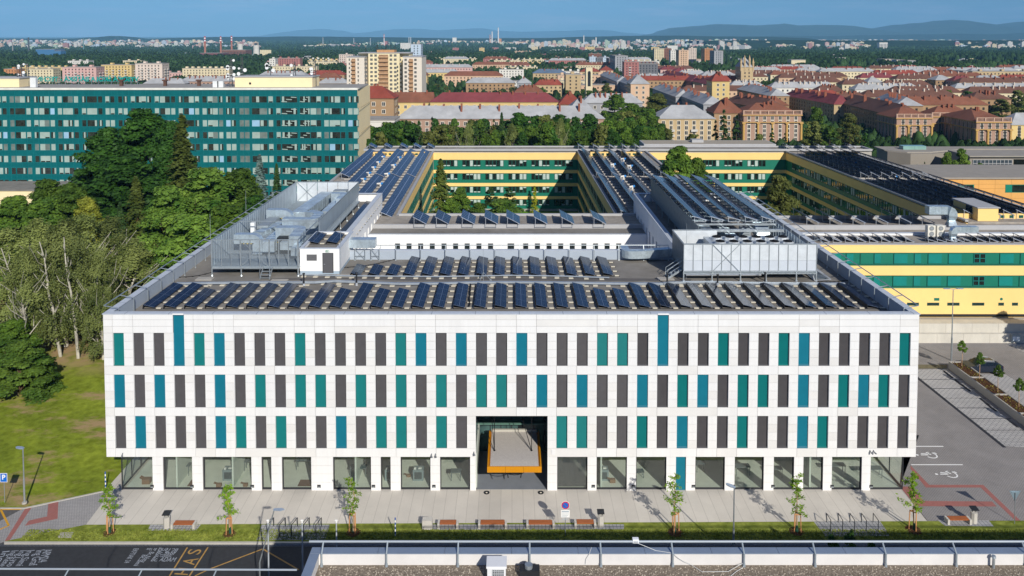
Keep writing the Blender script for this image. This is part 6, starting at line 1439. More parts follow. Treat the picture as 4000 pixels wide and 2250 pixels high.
def crown_broad(seed,n,size,lobes=16,rx=5.6,z0=4,z1=20,flat=.0,top=.6,spread=.62):
 rs=np.random.RandomState(seed);C=[];H=z1-z0;lobes=lobes*4
 for i in range(lobes):
  f=rs.uniform(0,1)**.85;prof=(math.sin(math.pi*min(1,(f+.18)/1.22))**.75)*(1.12-.42*f)
  a=rs.uniform(0,6.28);r=rx*prof*rs.uniform(.25,1.0)**.6*rs.uniform(.8,1.12);lr=rx*rs.uniform(.13,.27)*(1.15-.45*f)
  C.append((math.cos(a)*r*.86,math.sin(a)*r*.86,z0+H*(.04+.92*f)-.14*r,lr))
 for k in range(4):C.append((rs.normal()*rx*.12,rs.normal()*rx*.12,z1-lr*(1+k*.8),rx*.15))
 C=np.array(C);k=rs.choice(len(C),n,p=C[:,3]**2/(C[:,3]**2).sum())
 d=rs.normal(size=(n,3));d[:,2]+=.45;d/=np.linalg.norm(d,axis=1)[:,None];r=C[k,3]*(1-np.abs(rs.normal(0,.2,n)))*(1+.3*np.sin(d[:,0]*7+k)*np.cos(d[:,2]*6+d[:,1]*5+k))
 P=C[k,:3]+d*r[:,None]*np.array([1.15,1.15,.7]);N_=d*.7+rs.normal(0,.4,(n,3));N_[:,2]+=.55
 return leaves(P,N_,size,rs)
def crown_birch(seed,n,size,rx=4.6,z0=3.5,z1=19.5):
 rs=np.random.RandomState(seed);K=9;m=n//K;V=crown_broad(seed+500,m,.01,14,rx=rx*.95,z0=z0,z1=z1);P0=V.reshape(-1,4,3).mean(1);m=len(P0)
 t=np.tile(np.arange(K),m)/K;P=np.repeat(P0,K,0);L_=np.repeat(rs.uniform(.5,1.7,m),K);r=np.hypot(P[:,0],P[:,1])[:,None]+.3;out=np.stack([P[:,0],P[:,1],np.zeros(len(P))],1)/r
 P=P+out*(t*.35)[:,None]+rs.normal(0,.13,P.shape);P[:,2]-=t*L_;P[:,2]=np.maximum(P[:,2],1.4);N_=out*.9+rs.normal(0,.45,P.shape);N_[:,2]+=.45
 return leaves(P,N_,size,rs,.55)
def crown_spruce(seed,n,size,rx=3.4,z0=1.2,z1=20,droop=.25,wob=.25):
 rs=np.random.RandomState(seed);m=n//22;P=[];N_=[]
 for i in range(m):
  f=rs.uniform(0,1)**1.25;z=z0+(z1-z0)*f;L_=rx*(1-f)**.85*rs.uniform(1-wob,1.08)+.15;a=rs.uniform(0,6.28);k=22;t=rs.uniform(.15,1,k)
  x=np.cos(a)*t*L_;y=np.sin(a)*t*L_;zz_=z-droop*L_*t**1.3+rs.normal(0,.07,k);w_=(1-t)*.25*L_+.1
  P.append(np.stack([x-np.sin(a)*rs.normal(0,1,k)*w_*.6,y+np.cos(a)*rs.normal(0,1,k)*w_*.6,zz_],1));N_.append(np.stack([np.full(k,math.cos(a)*.5),np.full(k,math.sin(a)*.5),np.ones(k)],1)+rs.normal(0,.35,(k,3)))
 return leaves(np.concatenate(P),np.concatenate(N_),size,rs,.6)
bark=M('bark','5a4a3a',.95,var=.2,scale=2,bump=.4,spec=0);birchb=M('birch_bark','c4bfb0',.8,col2='8f8a80',scale=1.6,stretch=(1,1,.6),spec=.1)
def trunk_mb(seed,h,r,limbs=6,zl=(.25,.7),reach=.3,bend=.3,up=.9):
 rs=random.Random(seed);m=MB();pts=[Vector((0,0,-.2))];n=6
 for i in range(1,n+1):pts.append(Vector((rs.uniform(-bend,bend)*i/n,rs.uniform(-bend,bend)*i/n,h*i/n)))
 for i in range(n):m.tube(pts[i],pts[i+1],r*(1-i/n)**.8+.03,r*max(.02,1-(i+1)/n)**.8+.03,n=7,cap=False)
 for k in range(limbs):
  f=rs.uniform(*zl);i=int(f*n);p=pts[i].lerp(pts[i+1],f*n-i);a=rs.uniform(0,6.28);L_=h*reach*rs.uniform(.6,1.1);q=p+Vector((math.cos(a)*L_*.6,math.sin(a)*L_*.6,L_*up*.7));s=q+Vector((math.cos(a+.4)*L_*.3,math.sin(a+.4)*L_*.3,L_*up*.6))
  rr=r*(1-f)*.55+.03;m.tube(p,q,rr,rr*.6,n=5,cap=False);m.tube(q,s,rr*.6,.02,n=5,cap=False)
 return m
TP={}
def tree_proto(key,V,mats,tm,tmat,H,W,extra=None):
 t=thing('tree','x','tree',(0,0,0));me=fast_mesh('crown',V,len(V)//4,mats);o=bpy.data.objects.new('crown',me);COL.objects.link(o);o.parent=t
 tm.build('trunk',tmat,t,local=True);TP[key]=[t,H,W,False]
 return t
ls_={'dark':leafmat('leaf_dark','1e3d14','426a20',trans=.2),'mid':leafmat('leaf_mid','31501a','66822a'),'bright':leafmat('leaf_bright','3a601d','83a040',scale=.3),'olive':leafmat('leaf_olive','4a5420','7d8342',scale=.35),'yel':leafmat('leaf_yellowish','5d6a1c','9ea03a'),'birch':leafmat('leaf_birch','515f2b','98a25c',scale=.3,trans=.3),'spruce':leafmat('needle_dark','1c3216','425e2c',trans=.05),'blue':leafmat('needle_blue','46605c','8aa39a',trans=.05),'gold':leafmat('leaf_gold','7d8a10','b7bb2c',trans=.15),'young':leafmat('leaf_young','4d7a12','9abb2c',trans=.35,scale=2)}
for i,(k,mt)in enumerate((('dark','dark'),('mid','mid'),('bright','bright'),('olive','olive'),('yel','yel'))):
 V=crown_broad(20+i,22000,.27,lobes=22,rx=5.6);tree_proto(k,V,[ls_[mt]],trunk_mb(i,16,.4),bark,20,11.5)
for i in range(2):tree_proto('birch%d'%i,crown_birch(40+i,14000,.16),[ls_['birch']],trunk_mb(50+i,16.5,.22,20,(.2,.72),.3,.9,.8),birchb,19.5,9.5)
tree_proto('spruce',crown_spruce(61,14000,.24),[ls_['spruce']],trunk_mb(61,19,.25,0),bark,20,5.2);tree_proto('blue',crown_spruce(62,14000,.2,rx=3.0,droop=.1),[ls_['blue']],trunk_mb(62,19,.25,0),bark,20,4.6)
tree_proto('larch',crown_spruce(63,14000,.22,rx=4.0,droop=.5,wob=.7),[leafmat('needle_larch','3f5220','6f7a35',trans=.2)],trunk_mb(63,19.5,.25,0),bark,20,4.4)
tree_proto('thuja',crown_broad(64,5000,.16,14,rx=1.9,z0=.2,z1=10,top=.75),[ls_['spruce']],trunk_mb(64,5,.15,0),bark,10,4);tree_proto('gold',crown_spruce(65,4000,.12,rx=1.0,z0=.1,z1=10,droop=-.6,wob=.1),[ls_['gold']],trunk_mb(65,6,.12,0),bark,10,2)
V=crown_broad(70,2200,.62,lobes=16);
for k,mt in(('mdark','dark'),('mmid','mid'),('molive','olive')):tree_proto(k,crown_broad(70+len(k)*3,5200,.52,lobes=16,rx=6.2,z0=2),[ls_[mt]],trunk_mb(7,15,.4,3),bark,20,11.5)
tree_proto('mspruce',crown_spruce(73,1800,.5),[ls_['spruce']],trunk_mb(73,19,.3,0),bark,20,7)
KN={'dark':'broadleaf_tree','mid':'broadleaf_tree','bright':'broadleaf_tree','olive':'broadleaf_tree','yel':'broadleaf_tree','birch0':'birch_tree','birch1':'birch_tree','spruce':'spruce_tree','blue':'spruce_tree','larch':'larch_tree','thuja':'thuja_tree','gold':'thuja_tree','mdark':'broadleaf_tree','mmid':'broadleaf_tree','molive':'broadleaf_tree','mspruce':'spruce_tree'}
DESC={'mdark':'dark green','mmid':'mid green','molive':'olive green','mspruce':'dark pointed spruce'}
def tree(kind,u,vt,Y,wpx,label,group=None,zb=None,base_v=None):
 T=TP[kind];zb_=ground(Y)if zb is None else zb;h=zp(vt,Y)-zb_;x=xp(u,Y);wd=wpx*Y/F
 o=T[0]if not T[3]else dup(T[0]);T[3]=True;o.name=KN[kind]
 o.location=(x,Y,zb_);s=wd/T[2];o.scale=(s,s,h/T[1]);o.rotation_euler[2]=random.uniform(0,6.28);o['label']=label
 if group:o['group']=group
 elif 'group' in o:del o['group']
 return o
 # left park
for a in[('dark',575,420,168,400,'tallest dense dark green tree in front of the teal tower'),('dark',420,495,160,330,'dark green tree left of the tallest one before the teal tower'),('dark',670,470,158,260,'dark green tree to the right of the tallest one before the teal tower'),('larch',720,450,150,170,'thin feathery larch at the right edge of the dark tree group'),('dark',500,600,150,420,'dark tree low in the group below the tallest crown'),('bright',800,650,132,430,'bright sunlit maple with light green shoots left of the roof cage'),('mid',930,650,138,330,'green maple right behind the bright maple beside the blue spruce'),('bright',650,720,126,330,'green maple left of the bright maple'),('mid',880,790,118,380,'dark maple beside the left roof edge of the white building'),('bright',740,830,112,420,'green maple low down between the birches and the white roof edge'),('larch',535,690,140,130,'brownish pine between dark trees and the bright maple'),('blue',1018,606,172,90,'blue grey spruce in front of the teal tower'),('spruce',1084,640,174,66,'dark green spruce right of the blue spruce'),('blue',300,668,176,90,'pale pointed spruce left of the dark tree group'),('mid',190,692,142,290,'rounded olive tree in front of the low cream banded block'),('mid',290,712,140,260,'green tree right beside the rounded olive tree at the left'),('mid',60,765,132,340,'green tree at the left picture edge below the low block'),('yel',340,765,130,220,'yellowing small tree above the birches'),('mid',175,770,126,320,'green tree just above the left birches'),('spruce',470,790,122,100,'dark spruce between the birches and the maples'),('dark',1000,760,128,260,'dark maple touching the far left corner of the roof guard rail'),('birch0',245,850,103,360,'tall birch with a bright white forked trunk left of the building'),('birch1',330,825,106,350,'second tall white trunked birch right of the brightest forked one'),('birch0',140,850,108,340,'birch with leaning branches left of the forked white trunk'),('birch1',30,880,106,340,'birch at the left picture edge with a slanting white trunk'),('birch1',430,840,112,340,'birch behind the left roof corner'),('birch0',510,930,108,330,'birch nearest the left roof edge rail'),('birch1',390,960,99,200,'shorter birch right beside the white building corner'),('birch0',90,960,98,240,'lower hanging birch above the dark bush at left'),('birch1',580,1010,112,170,'small birch crown peeping over the left roof parapet'),('mid',30,1250,96,260,'green tree behind the bushy one at the left picture edge')]:
 tree(*a,zb=0 if a[3]<118 else None)
tree('bright',65,1330,90,330,'dense yellow green bushy tree low at the left picture edge',zb=-2.2)
m=MB()
for(x0,y0,ang_,L_)in((-56,101,0,1),):pass
# visible birch trunks standing on the dirt
rs=random.Random(9)
for i,(u,v,vt,lean)in enumerate(((243,1422,900,-12),(313,1428,880,-8),(378,1412,980,6),(145,1395,930,-25))):
 p=az(u,v,.3);t=thing('birch_tree','white birch trunk with bare upper branches, %s of four before the grove'%nth(i,4),'tree',tuple(p));h=(v-vt)*p.y/F*.96;m=MB();pts=[p+Vector((lean*.02*k+rs.uniform(-.15,.15),-.15*k,h*k/7))for k in range(8)]
 for k in range(7):m.tube(pts[k],pts[k+1],.18*(1-k/7.5)+.04,.18*(1-(k+1)/7.5)+.04,n=7,cap=False)
 for k in range(14):
  f=rs.uniform(2.2,6.3);j=int(f);q=pts[j].lerp(pts[j+1],f-j);s_=rs.choice((-1,1));L_=rs.uniform(1.0,2.2)*(1.3-f*.13);e=q+Vector((s_*L_*.55,rs.uniform(-1.2,.1),L_));m.tube(q,e,.06,.03,n=5,cap=False);m.tube(e,e+Vector((s_*.3*L_*rs.uniform(-.4,1),-.2,L_*.6)),.06,.02,n=5,cap=False)
 m.build('trunk',birchb,t)
 V=crown_birch(90+i,5200,.15,rx=3.6,z0=4,z1=h);me=fast_mesh('crown',V,len(V)//4,[ls_['birch']]);o=bpy.data.objects.new('crown',me);COL.objects.link(o);o.parent=t
 # off-frame tree by the car park, its shadow falls on the yellow wall
tree('mid',4330,1130,98,220,'leafy tree beside the car park at the right picture edge',zb=0)
# courtyards
for a in[('larch',1722,622,152,120,'tall feathery larch against the lit wall of the left courtyard'),('mid',1800,730,158,150,'rounded green tree right of the larch in the left courtyard'),('thuja',1915,722,176,110,'dark clipped thuja in the middle of the left courtyard'),('thuja',1990,728,178,120,'broad dark thuja beside the clipped one in the left courtyard'),('bright',1960,775,160,260,'light green bush in front of the dark thujas'),('mid',1870,790,156,150,'green bush between larch and thujas in the left courtyard'),('gold',2088,727,196,34,'slender golden thuja on the courtyard lawn'),('mid',1760,770,150,150,'bush at the foot of the larch by the lit yellow wall'),('mid',2640,565,168,230,'dense bushy green tree behind the panel frame in the right courtyard'),('mid',2715,610,174,160,'second bushy green tree right of the dense one in the right courtyard'),('olive',3045,680,150,210,'full olive tree before the shaded right school wing')]:tree(*a,zb=-2.2)
for a in[('bright',3695,590,203,85,'light green pointed tree before the grey auditorium'),('bright',3748,577,202,100,'taller light green tree beside the glass pavilion'),('bright',3822,634,200,72,'small light green tree before the gridded glass front'),('mspruce',3575,642,210,22,'thin dark conifer at the foot of the auditorium, left'),('mspruce',3605,632,210,26,'thin dark conifer at the foot of the auditorium, right one')]:tree(*a,zb=-2)
# park belt behind the school and between the apartment blocks: every tree its own object
rs=random.Random(21);k=0
belt=[]
for u in range(1455,2600,32):
 for Y,vt0 in((232,500),(262,484),(295,470)):
  belt.append((u+rs.uniform(-14,14),vt0+rs.uniform(-22,26)-(28 if 2050<u<2260 and Y<290 else 0)+(30 if u<1500 else 0),Y+rs.uniform(-10,10),rs.uniform(85,140)))
kinds=['mdark','mmid','molive','mdark','mmid','mspruce']
def belt_word(u):return 'far left' if u<1650 else 'left' if u<1900 else 'middle' if u<2150 else 'right' if u<2400 else 'far right'
for u,vt,Y,w_ in belt:
 kd=rs.choice(kinds if u<2100 else kinds[:5]);
 if kd=='mspruce':vt-=15;w_*=.5
 if kd in('mdark','mmid','molive')and Y<250 and rs.random()<.55:kd={'mdark':'dark','mmid':'mid','molive':'birch0'}[kd]
 d_={'dark':'dark green','mid':'mid green','birch0':'olive birch'}.get(kd)or DESC[kd]
 row='front' if Y<248 else 'middle' if Y<280 else 'rear'
 tree(kd,u,vt,Y,w_,'%s tree in %s row, %s part of park belt'%(d_,row,belt_word(u)),'trees of the park belt, %s %s %s'%(d_,row,belt_word(u)))
for a in[('bright',2130,492,240,110,'bright yellow green tree in the middle of the park belt'),('dark',2030,438,282,200,'large dark tree rising before the grey roofed block'),('dark',2180,446,276,210,'large dark tree right of centre before the grey roofed block'),('dark',2300,443,285,170,'large dark tree at the right end of the grey roofed block'),('spruce',1960,440,262,60,'pointed spruce before the grey roofed block'),('spruce',1590,470,262,70,'pointed dark spruce at the left of the park belt'),('mid',2400,365,430,150,'green tree crown at the centre between the red roof and the grey rows'),('mid',2470,400,380,170,'green tree in the avenue left of the oblique grey roofs'),('olive',2560,362,420,190,'large olive tree below the oblique grey roof rows'),('olive',2490,450,330,180,'large olive tree left of the hipped grey roof house'),('mmid',2530,420,350,140,'green tree directly left of the hipped grey roof house'),('molive',2450,430,340,130,'olive tree in the gap right of the long grey roof'),('molive',2545,485,300,120,'olive tree at the left foot of the hipped grey roof house'),('molive',2600,500,290,110,'olive tree before the facade of the hipped grey roof house'),('molive',2700,520,290,90,'low olive tree before the middle of that house'),('mspruce',2822,428,300,80,'tall dark spruce right of the hipped grey roof house'),('mspruce',2872,450,300,80,'second tall dark spruce right of the hipped grey roof house'),('mspruce',2790,470,305,60,'smaller spruce at the corner of the hipped grey roof house'),('mspruce',3010,500,300,60,'dark spruce before the columned brown building'),('molive',2960,520,300,70,'low tree before the columned brown building'),('mspruce',3060,520,300,50,'small spruce right of the low tree before the columned building'),('mmid',3180,415,340,100,'bright topped tree in the street gap right of the columned building'),('molive',3170,470,310,110,'olive tree below the bright topped one'),('olive',3310,440,330,150,'large round olive tree in the street gap'),('mmid',3235,490,290,110,'mid green tree low in the street gap'),('mdark',3370,520,320,60,'small dark tree at the shaded street'),('mmid',3690,350,560,60,'dark tree rising among the brown roofs at right'),('mdark',3768,355,560,80,'broad dark tree among the brown roofs at right'),('molive',3900,385,520,110,'olive tree behind the right brown building'),('molive',3960,350,560,90,'dark olive tree at the right picture edge among roofs'),('mdark',3985,300,760,100,'dark tree clump at the right picture edge')]:tree(*a)
rs=random.Random(33)
def scatter(n,u0,u1,v0,v1,Y0,Y1,h0,h1,word):
 """trees growing between the town blocks; base follows the terrain"""
 for i in range(n):
  Y=rs.uniform(Y0,Y1);u=rs.uniform(u0,u1);hgt=rs.uniform(h0,h1);g=ground(Y);x=xp(u,Y)
  kd=rs.choice(('mdark','mmid','molive'));T=TP[kd];o=dup(T[0]);o.name=KN[kd];w_=hgt*rs.uniform(.6,.95);o.location=(x,Y,g);o.scale=(w_/11.5,w_/11.5,hgt/20);o.rotation_euler[2]=rs.uniform(0,6)
  o['label']='%s town tree %s'%(DESC[kd],word);o['group']='town trees %s %s'%(word,kd)
scatter(58,1450,2500,0,0,470,800,9,17,'between the blocks in the middle distance, centre');scatter(95,2500,4000,0,0,520,1000,8,14,'between the blocks in the middle distance, right');scatter(22,0,1400,0,0,430,800,9,16,'between the blocks in the middle distance, left')
# young street trees with stakes
def young(seed):
 rs_=random.Random(seed);t=thing('young_tree','x','tree',(0,0,0));h=5.1;m=MB();pts=[Vector((rs_.uniform(-.06,.06)*k,rs_.uniform(-.05,.05)*k,h*k/6))for k in range(7)]
 for k in range(6):m.tube(pts[k],pts[k+1],.07*(1-k/7)+.01,.07*(1-(k+1)/7)+.01,n=6,cap=False)
 P=[];N_=[];R_=np.random.RandomState(seed)
 for k in range(20):
  f=2.2+3.7*k/19;j=min(5,int(f));q=pts[j].lerp(pts[j+1],f-j);a_=k*2.4+rs_.uniform(-.4,.4);L_=rs_.uniform(.5,1.5)*(1.15-.14*f);e=q+Vector((math.cos(a_)*L_,math.sin(a_)*L_,L_*rs_.uniform(-.25,.45)));m.tube(q,e,.018,.006,n=4,cap=False)
  for s_ in range(34):tt_=rs_.uniform(.25,1.08);c=q.lerp(e,tt_);P.append((c.x+rs_.gauss(0,.11),c.y+rs_.gauss(0,.11),c.z+rs_.gauss(-.05,.09)));N_.append((rs_.gauss(0,.5),rs_.gauss(-.2,.5),1))
 m.build('trunk',M('young_bark','a58d70',.8,var=.1),t,local=True)
 V=leaves(np.array(P),np.array(N_),.12,R_,.5);me=fast_mesh('crown',V,len(V)//4,[ls_['young']]);o=bpy.data.objects.new('crown',me);COL.objects.link(o);o.parent=t
 for k in range(3):
  a_=k*2.09+.5;m=MB();m.tube((math.cos(a_)*.42,math.sin(a_)*.3,0),(math.cos(a_)*.36,math.sin(a_)*.26,1.75),.045,n=6);m.build('stake',M('stake_wood','c48d5c',.8,var=.1),t,local=True)
 m=MB();c=[Vector((math.cos(k*2.09+.5)*.37,math.sin(k*2.09+.5)*.27,1.68))for k in range(3)];[m.beam(c[i],c[(i+1)%3],.04,.08)for i in range(3)];m.build('stake_brace',MATS['stake_wood'],t,local=True)
 m=MB();m.tube((.05,-.05,.02),(.03,-.03,.62),.16,.1,n=8);m.build('water_bag',M('bag_green','1d4a38',.6),t,local=True)
 m=MB();m.tube((0,0,-.02),(0,0,.05),.75,.5,n=12);m.build('mulch_ring',MATS['mulch'],t,local=True)
 return t
ty=[(427,2080,1878,'leftmost of six young staked trees, by the left corner of the white building'),(897,2084,1878,'second young staked tree from the left, right of the left bench'),(1380,2080,1851,'third young staked tree from the left, right of the bike racks'),(2637,2080,1842,'young staked tree right of the middle benches'),(3112,2076,1848,'young staked tree left of the right bike racks'),(3569,2070,1830,'rightmost young staked tree between bike racks and end bench')]
YP=[young(100+i)for i in range(6)]
for i,(u,v,vt,lab)in enumerate(ty):
 p=az(u,v,.03);o=YP[i];h=(v-vt)*p.y/F*.985;o.location=p;o.scale=(h/5.1,)*3;o['label']=lab;o['group']='young staked street trees';o.rotation_euler[2]=i*1.3
 # ball trees in the planter
def ball(seed):
 t=thing('ball_tree','x','tree',(0,0,0));m=MB();m.tube((0,0,0),(.05,0,2.3),.05,.04,n=6,cap=False);m.tube((.05,0,2.2),(0,0,2.8),.04,.02,n=6,cap=False);m.build('trunk',M('pale_trunk','b39272',.8),t,local=True)
 V=crown_broad(seed,1100,.12,9,rx=.75,z0=2.1,z1=3.5,spread=.6);me=fast_mesh('crown',V,len(V)//4,[ls_['mid']]);o=bpy.data.objects.new('crown',me);COL.objects.link(o);o.parent=t;return t
bt=ball(7);first=True
for k,(u,v)in enumerate(((3000+1950/2.576,1120+795/2.576),(3000+2128/2.576,1120+925/2.576),(3000+2313/2.576,1120+1060/2.576),(3000+2525/2.576,1120+1205/2.576),(4100,1680))):
 p=az(u,v,PT-.1);o=bt if first else dup(bt);first=False;o.location=(p.x,p.y,PT-.12);o.scale=(.8,.8,.93);o['label']='small ball crowned tree in the concrete planter, %s of them'%('farthest','second farthest','third farthest','fourth from the far end','nearest')[k];o['group']='ball trees in the planter';o.rotation_euler[2]=k
 # shrub behind the near guard rail
for k,(u,v,w_)in enumerate(((3250,2075,60),(3320,2062,85),(3265,2105,80),(3400,2108,75))):
 Y=58.5-k*.4;V=crown_broad(200+k,1500,.14,10,rx=1.0,z0=.3,z1=4);me=fast_mesh('shrub',V,len(V)//4,[ls_['dark']]);o=bpy.data.objects.new('shrub',me);COL.objects.link(o);x=xp(u,Y,v);zt_=zp(v,Y);s=w_*Y/F/2;o.location=(x,Y,-.1);o.scale=(s,s,(zt_+.1)/4.1)
 o['label']=('upright dark leafed shrub left of the clump behind the near guard rail','largest dark leafed shrub before the right bike racks','dark shrub low behind the rail, left one','dark shrub low behind the rail, right one')[k];o['category']='shrub';o['group']='shrubs behind the near rail'
 # grass blades on the verge
rs=np.random.RandomState(4);n=26000
def blades(name,x0,x1,y0,y1,n,hh,mat,zf=.02):
 P=np.stack([rs.uniform(x0,x1,n),rs.uniform(y0,y1,n),np.full(n,zf)],1);a=rs.uniform(0,6.28,n);w_=.05;D_=np.stack([np.cos(a)*w_,np.sin(a)*w_,np.zeros(n)],1);U=np.stack([rs.normal(0,.05,n),rs.normal(0,.05,n),rs.uniform(.5,1.2,n)*hh],1)
 V=np.empty((n,4,3));V[:,0]=P-D_;V[:,1]=P+D_;V[:,2]=P+D_*.3+U;V[:,3]=P-D_*.3+U;V=V.reshape(-1,3)
 me=fast_mesh(name,V,n,[mat]);o=bpy.data.objects.new(name,me);COL.objects.link(o);o['label']='short grass tufts on the roadside verge';o['category']='grass';o['kind']='stuff'
ya_,yb_=az(2000,2114).y,az(2000,2070).y
blades('grass_tufts',-41,46,ya_+.1,yb_,30000,.07,grassd)
# ---------------------------------------------------------------- town
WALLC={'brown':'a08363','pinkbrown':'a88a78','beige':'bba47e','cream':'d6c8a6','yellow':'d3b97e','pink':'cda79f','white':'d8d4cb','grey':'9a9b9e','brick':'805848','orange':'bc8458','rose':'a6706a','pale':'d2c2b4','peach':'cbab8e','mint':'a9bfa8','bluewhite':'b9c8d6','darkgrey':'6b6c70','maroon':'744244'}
ROOFC={'grey':'a5a6a7','red':'8c4437','redd':'7f3f42','rust':'80523f','tile':'6c4b3e','blue':'5f7186','flat':'9a958d','lilac':'917a86'}
def wmat(k):return M('wall_'+k,WALLC[k],.9,var=.07,scale=.12,rnd=.06)
def rmat(k):return M('roofing_'+k,ROOFC[k],.8,var=.13,scale=.25,var2=.1,scale2=.06,stretch=(1,1,1))
twin=M('town_window','2c3034',.15,var=.5,scale=.9,spec=.8);twf=M('town_window_frame','d6cfc0',.8,var=.05);chm=M('chimney_brick','8a5440',.9,var=.15);chl=M('chimney_pale','cdbfae',.9,var=.08);balc=M('balcony','c6c2ba',.8,var=.1)
def house(label,A,B,depth,zb,ze,wall='beige',roof='hip',rh=4.5,rmatk='grey',floors=4,sp=3.6,chim=4,parts=False,name='apartment_block',cat='building',group=None,gf='n',chk=None,cornice=True,skipwin=False,ww=1.25,wh=1.6,balcony=0,over=.6,frames=True):
 """block whose front edge runs A->B (left to right seen from its front); depth goes away"""
 A=Vector((A[0],A[1],0));B=Vector((B[0],B[1],0));d=B-A;L_=d.length;ang=math.atan2(d.y,d.x)
 t=thing(name,label,cat,(A.x,A.y,zb),ang,group);H=ze-zb;D=depth
 m=MB();m.box(0,L_,0,D,0,H)
 if cornice:m.box(-.2,L_+.2,-.2,D+.2,H-.45,H+.02,0)
 m.build('wall',wmat(wall),t,local=True)
 fh=min(3.3,(H-1.2)/floors)
 def grid(T,Lw,tgt,par):
  n=max(1,int((Lw-1.2)/sp));off=(Lw-(n-1)*sp)/2
  for f in range(floors):
   z=H-1.0-(f+1)*fh+fh*.3
   for k in range(n):
    x=off+k*sp;q=MB()
    if frames:q.box(x-ww/2-.22,x+ww/2+.22,-.07,-.01,z-.22,z+wh+.22,1)
    q.quad((x-ww/2,-.09,z),(x-.06,-.09,z),(x-.06,-.09,z+wh),(x-ww/2,-.09,z+wh),0);q.quad((x+.06,-.09,z),(x+ww/2,-.09,z),(x+ww/2,-.09,z+wh),(x+.06,-.09,z+wh),0)
    if balcony and k%balcony==balcony//2 and f>0:q.box(x-1.5,x+1.5,-1.1,-.1,z-.9,z+.1,2)
    q.xform(T)
    if par and cntw[0]<96:q.build('window',[twin,twf,balc],t,local=True);cntw[0]+=1
    else:n0=len(tgt.v);tgt.v+=q.v;tgt.f+=[tuple(i+n0 for i in fc)for fc in q.f];tgt.m+=q.m
 cntw=[0];tgt=MB()
 if not skipwin:
  grid(Matrix.Identity(4),L_,tgt,parts)
  grid(Matrix.Translation((0,D,0))@Matrix.Rotation(-math.pi/2,4,'Z'),D,tgt,False);grid(Matrix.Translation((L_,0,0))@Matrix.Rotation(math.pi/2,4,'Z'),D,tgt,False)
  if tgt.v:tgt.build('window_rest' if parts else 'windows',[twin,twf,balc],t,local=True,kind='stuff')
 m=MB();o_=over
 if roof=='flat':
  m.box(-.25,L_+.25,-.25,D+.25,H+.03,H+.45);r=m.build('roof',rmat('flat' if rmatk=='grey' else rmatk),t,local=True)
  q=MB()
  for k in range(chim):x=L_*(k+.5)/max(1,chim);q=MB();q.box(x-1.4,x+1.4,D*.35,D*.6,H+.45,H+1.9+rh*.2);q.build('roof_box',wmat(wall),r,local=True)
 else:
  hx=min(D/2,L_/2.2)if roof=='hip' else 0.0;y0,y1=-o_,D+o_;x0,x1=-o_,L_+o_;z=H+.02
  a,b,c,e=(x0,y0,z),(x1,y0,z),(x1,y1,z),(x0,y1,z);p,q_=(hx*.9,D/2,z+rh),(L_-hx*.9,D/2,z+rh)
  if roof=='pyr':p=q_=(L_/2,D/2,z+rh)
  m.poly([a,b,q_,p]);m.poly([c,e,p,q_]);m.poly([b,c,q_]);m.poly([e,a,p]);m.poly([a,e,c,b]);r=m.build('roof',rmat(rmatk),t,local=True)
  rs_=random.Random(int(abs(A.x*7+A.y)))
  for k in range(chim):
   x=hx+(L_-2*hx)*(k+.5)/chim+rs_.uniform(-.6,.6);y=D*rs_.choice((.3,.42,.55));zr_=z+rh*(1-abs(y-D/2)/(D/2));q=MB();w_=rs_.uniform(.6,1.0);q.box(x-.4,x+.4,y-w_,y+w_,zr_-1.2,z+rh+rs_.uniform(.6,1.2));q.build('chimney',chk or chm,r,local=True)
 return t
def P2(u,v,z):p=az(u,v,z);return(p.x,p.y)
def front(label,u0,u1,v,ze,depth,vb=None,**k):
 a=P2(u0,v,ze);b=P2(u1,v,ze);Y=a[1];return house(label,a,b,depth,k.pop('zb',ground(Y)-.3),ze,**k)
def atY(label,u0,u1,vt,Y,depth,**k):
 zt_=zp(vt,Y);return house(label,(xp(u0,Y,vt),Y),(xp(u1,Y,vt),Y),depth,k.pop('zb',ground(Y)-.5),zt_,**k)
OCC=[]
def solveY(v,H):
 Y=300.0
 while Y<6000 and CH-(v-137)*Y/F>ground(Y)+H:Y+=2
 return Y
 # the five storey blocks behind the park
atY('long pinkish block under a wide grey hipped roof with brick chimneys',1548,2360,464,352,14,wall='pinkbrown',roof='hip',rh=5.2,rmatk='grey',floors=6,sp=3.4,chim=9,parts=True,name='apartment_block')
atY('small flat grey block beside the end wall of the teal tower',1400,1540,472,305,14,wall='white',roof='flat',floors=3,sp=5,chim=0)
atY('long yellow block under a faded dark red hipped roof',1680,2180,399,430,14,wall='yellow',roof='hip',rh=4.8,rmatk='redd',floors=6,sp=4.2,chim=8,parts=True)
atY('brown block with dark red hipped roof right behind the teal tower',1380,1538,384,350,14,wall='brown',roof='hip',rh=5.0,rmatk='red',floors=6,sp=4.4,chim=2)
atY('block with an orange red roof right of the brown one',1535,1690,400,440,14,wall='yellow',roof='gable',rh=5.2,rmatk='rust',floors=6,sp=4,chim=3)
atY('red hipped roof corner house left of the oblique grey rows',2185,2275,408,425,16,wall='brown',roof='hip',rh=5.4,rmatk='red',floors=6,sp=4,chim=5)
atY('grey roofed house at the right end behind the long grey roof',2230,2310,425,372,14,wall='brown',roof='hip',rh=4.5,rmatk='grey',floors=5,sp=4,chim=4)
atY('grey roofed row behind the red corner house',2275,2510,402,455,13,wall='grey',roof='hip',rh=5.0,rmatk='grey',floors=5,sp=4,chim=7)
t=atY('ochre four storey house under a grey hipped roof with sunlit front',2571,2792,464,365,17,wall='beige',roof='hip',rh=5.6,rmatk='grey',floors=7,sp=3.5,chim=2,parts=True,balcony=3)
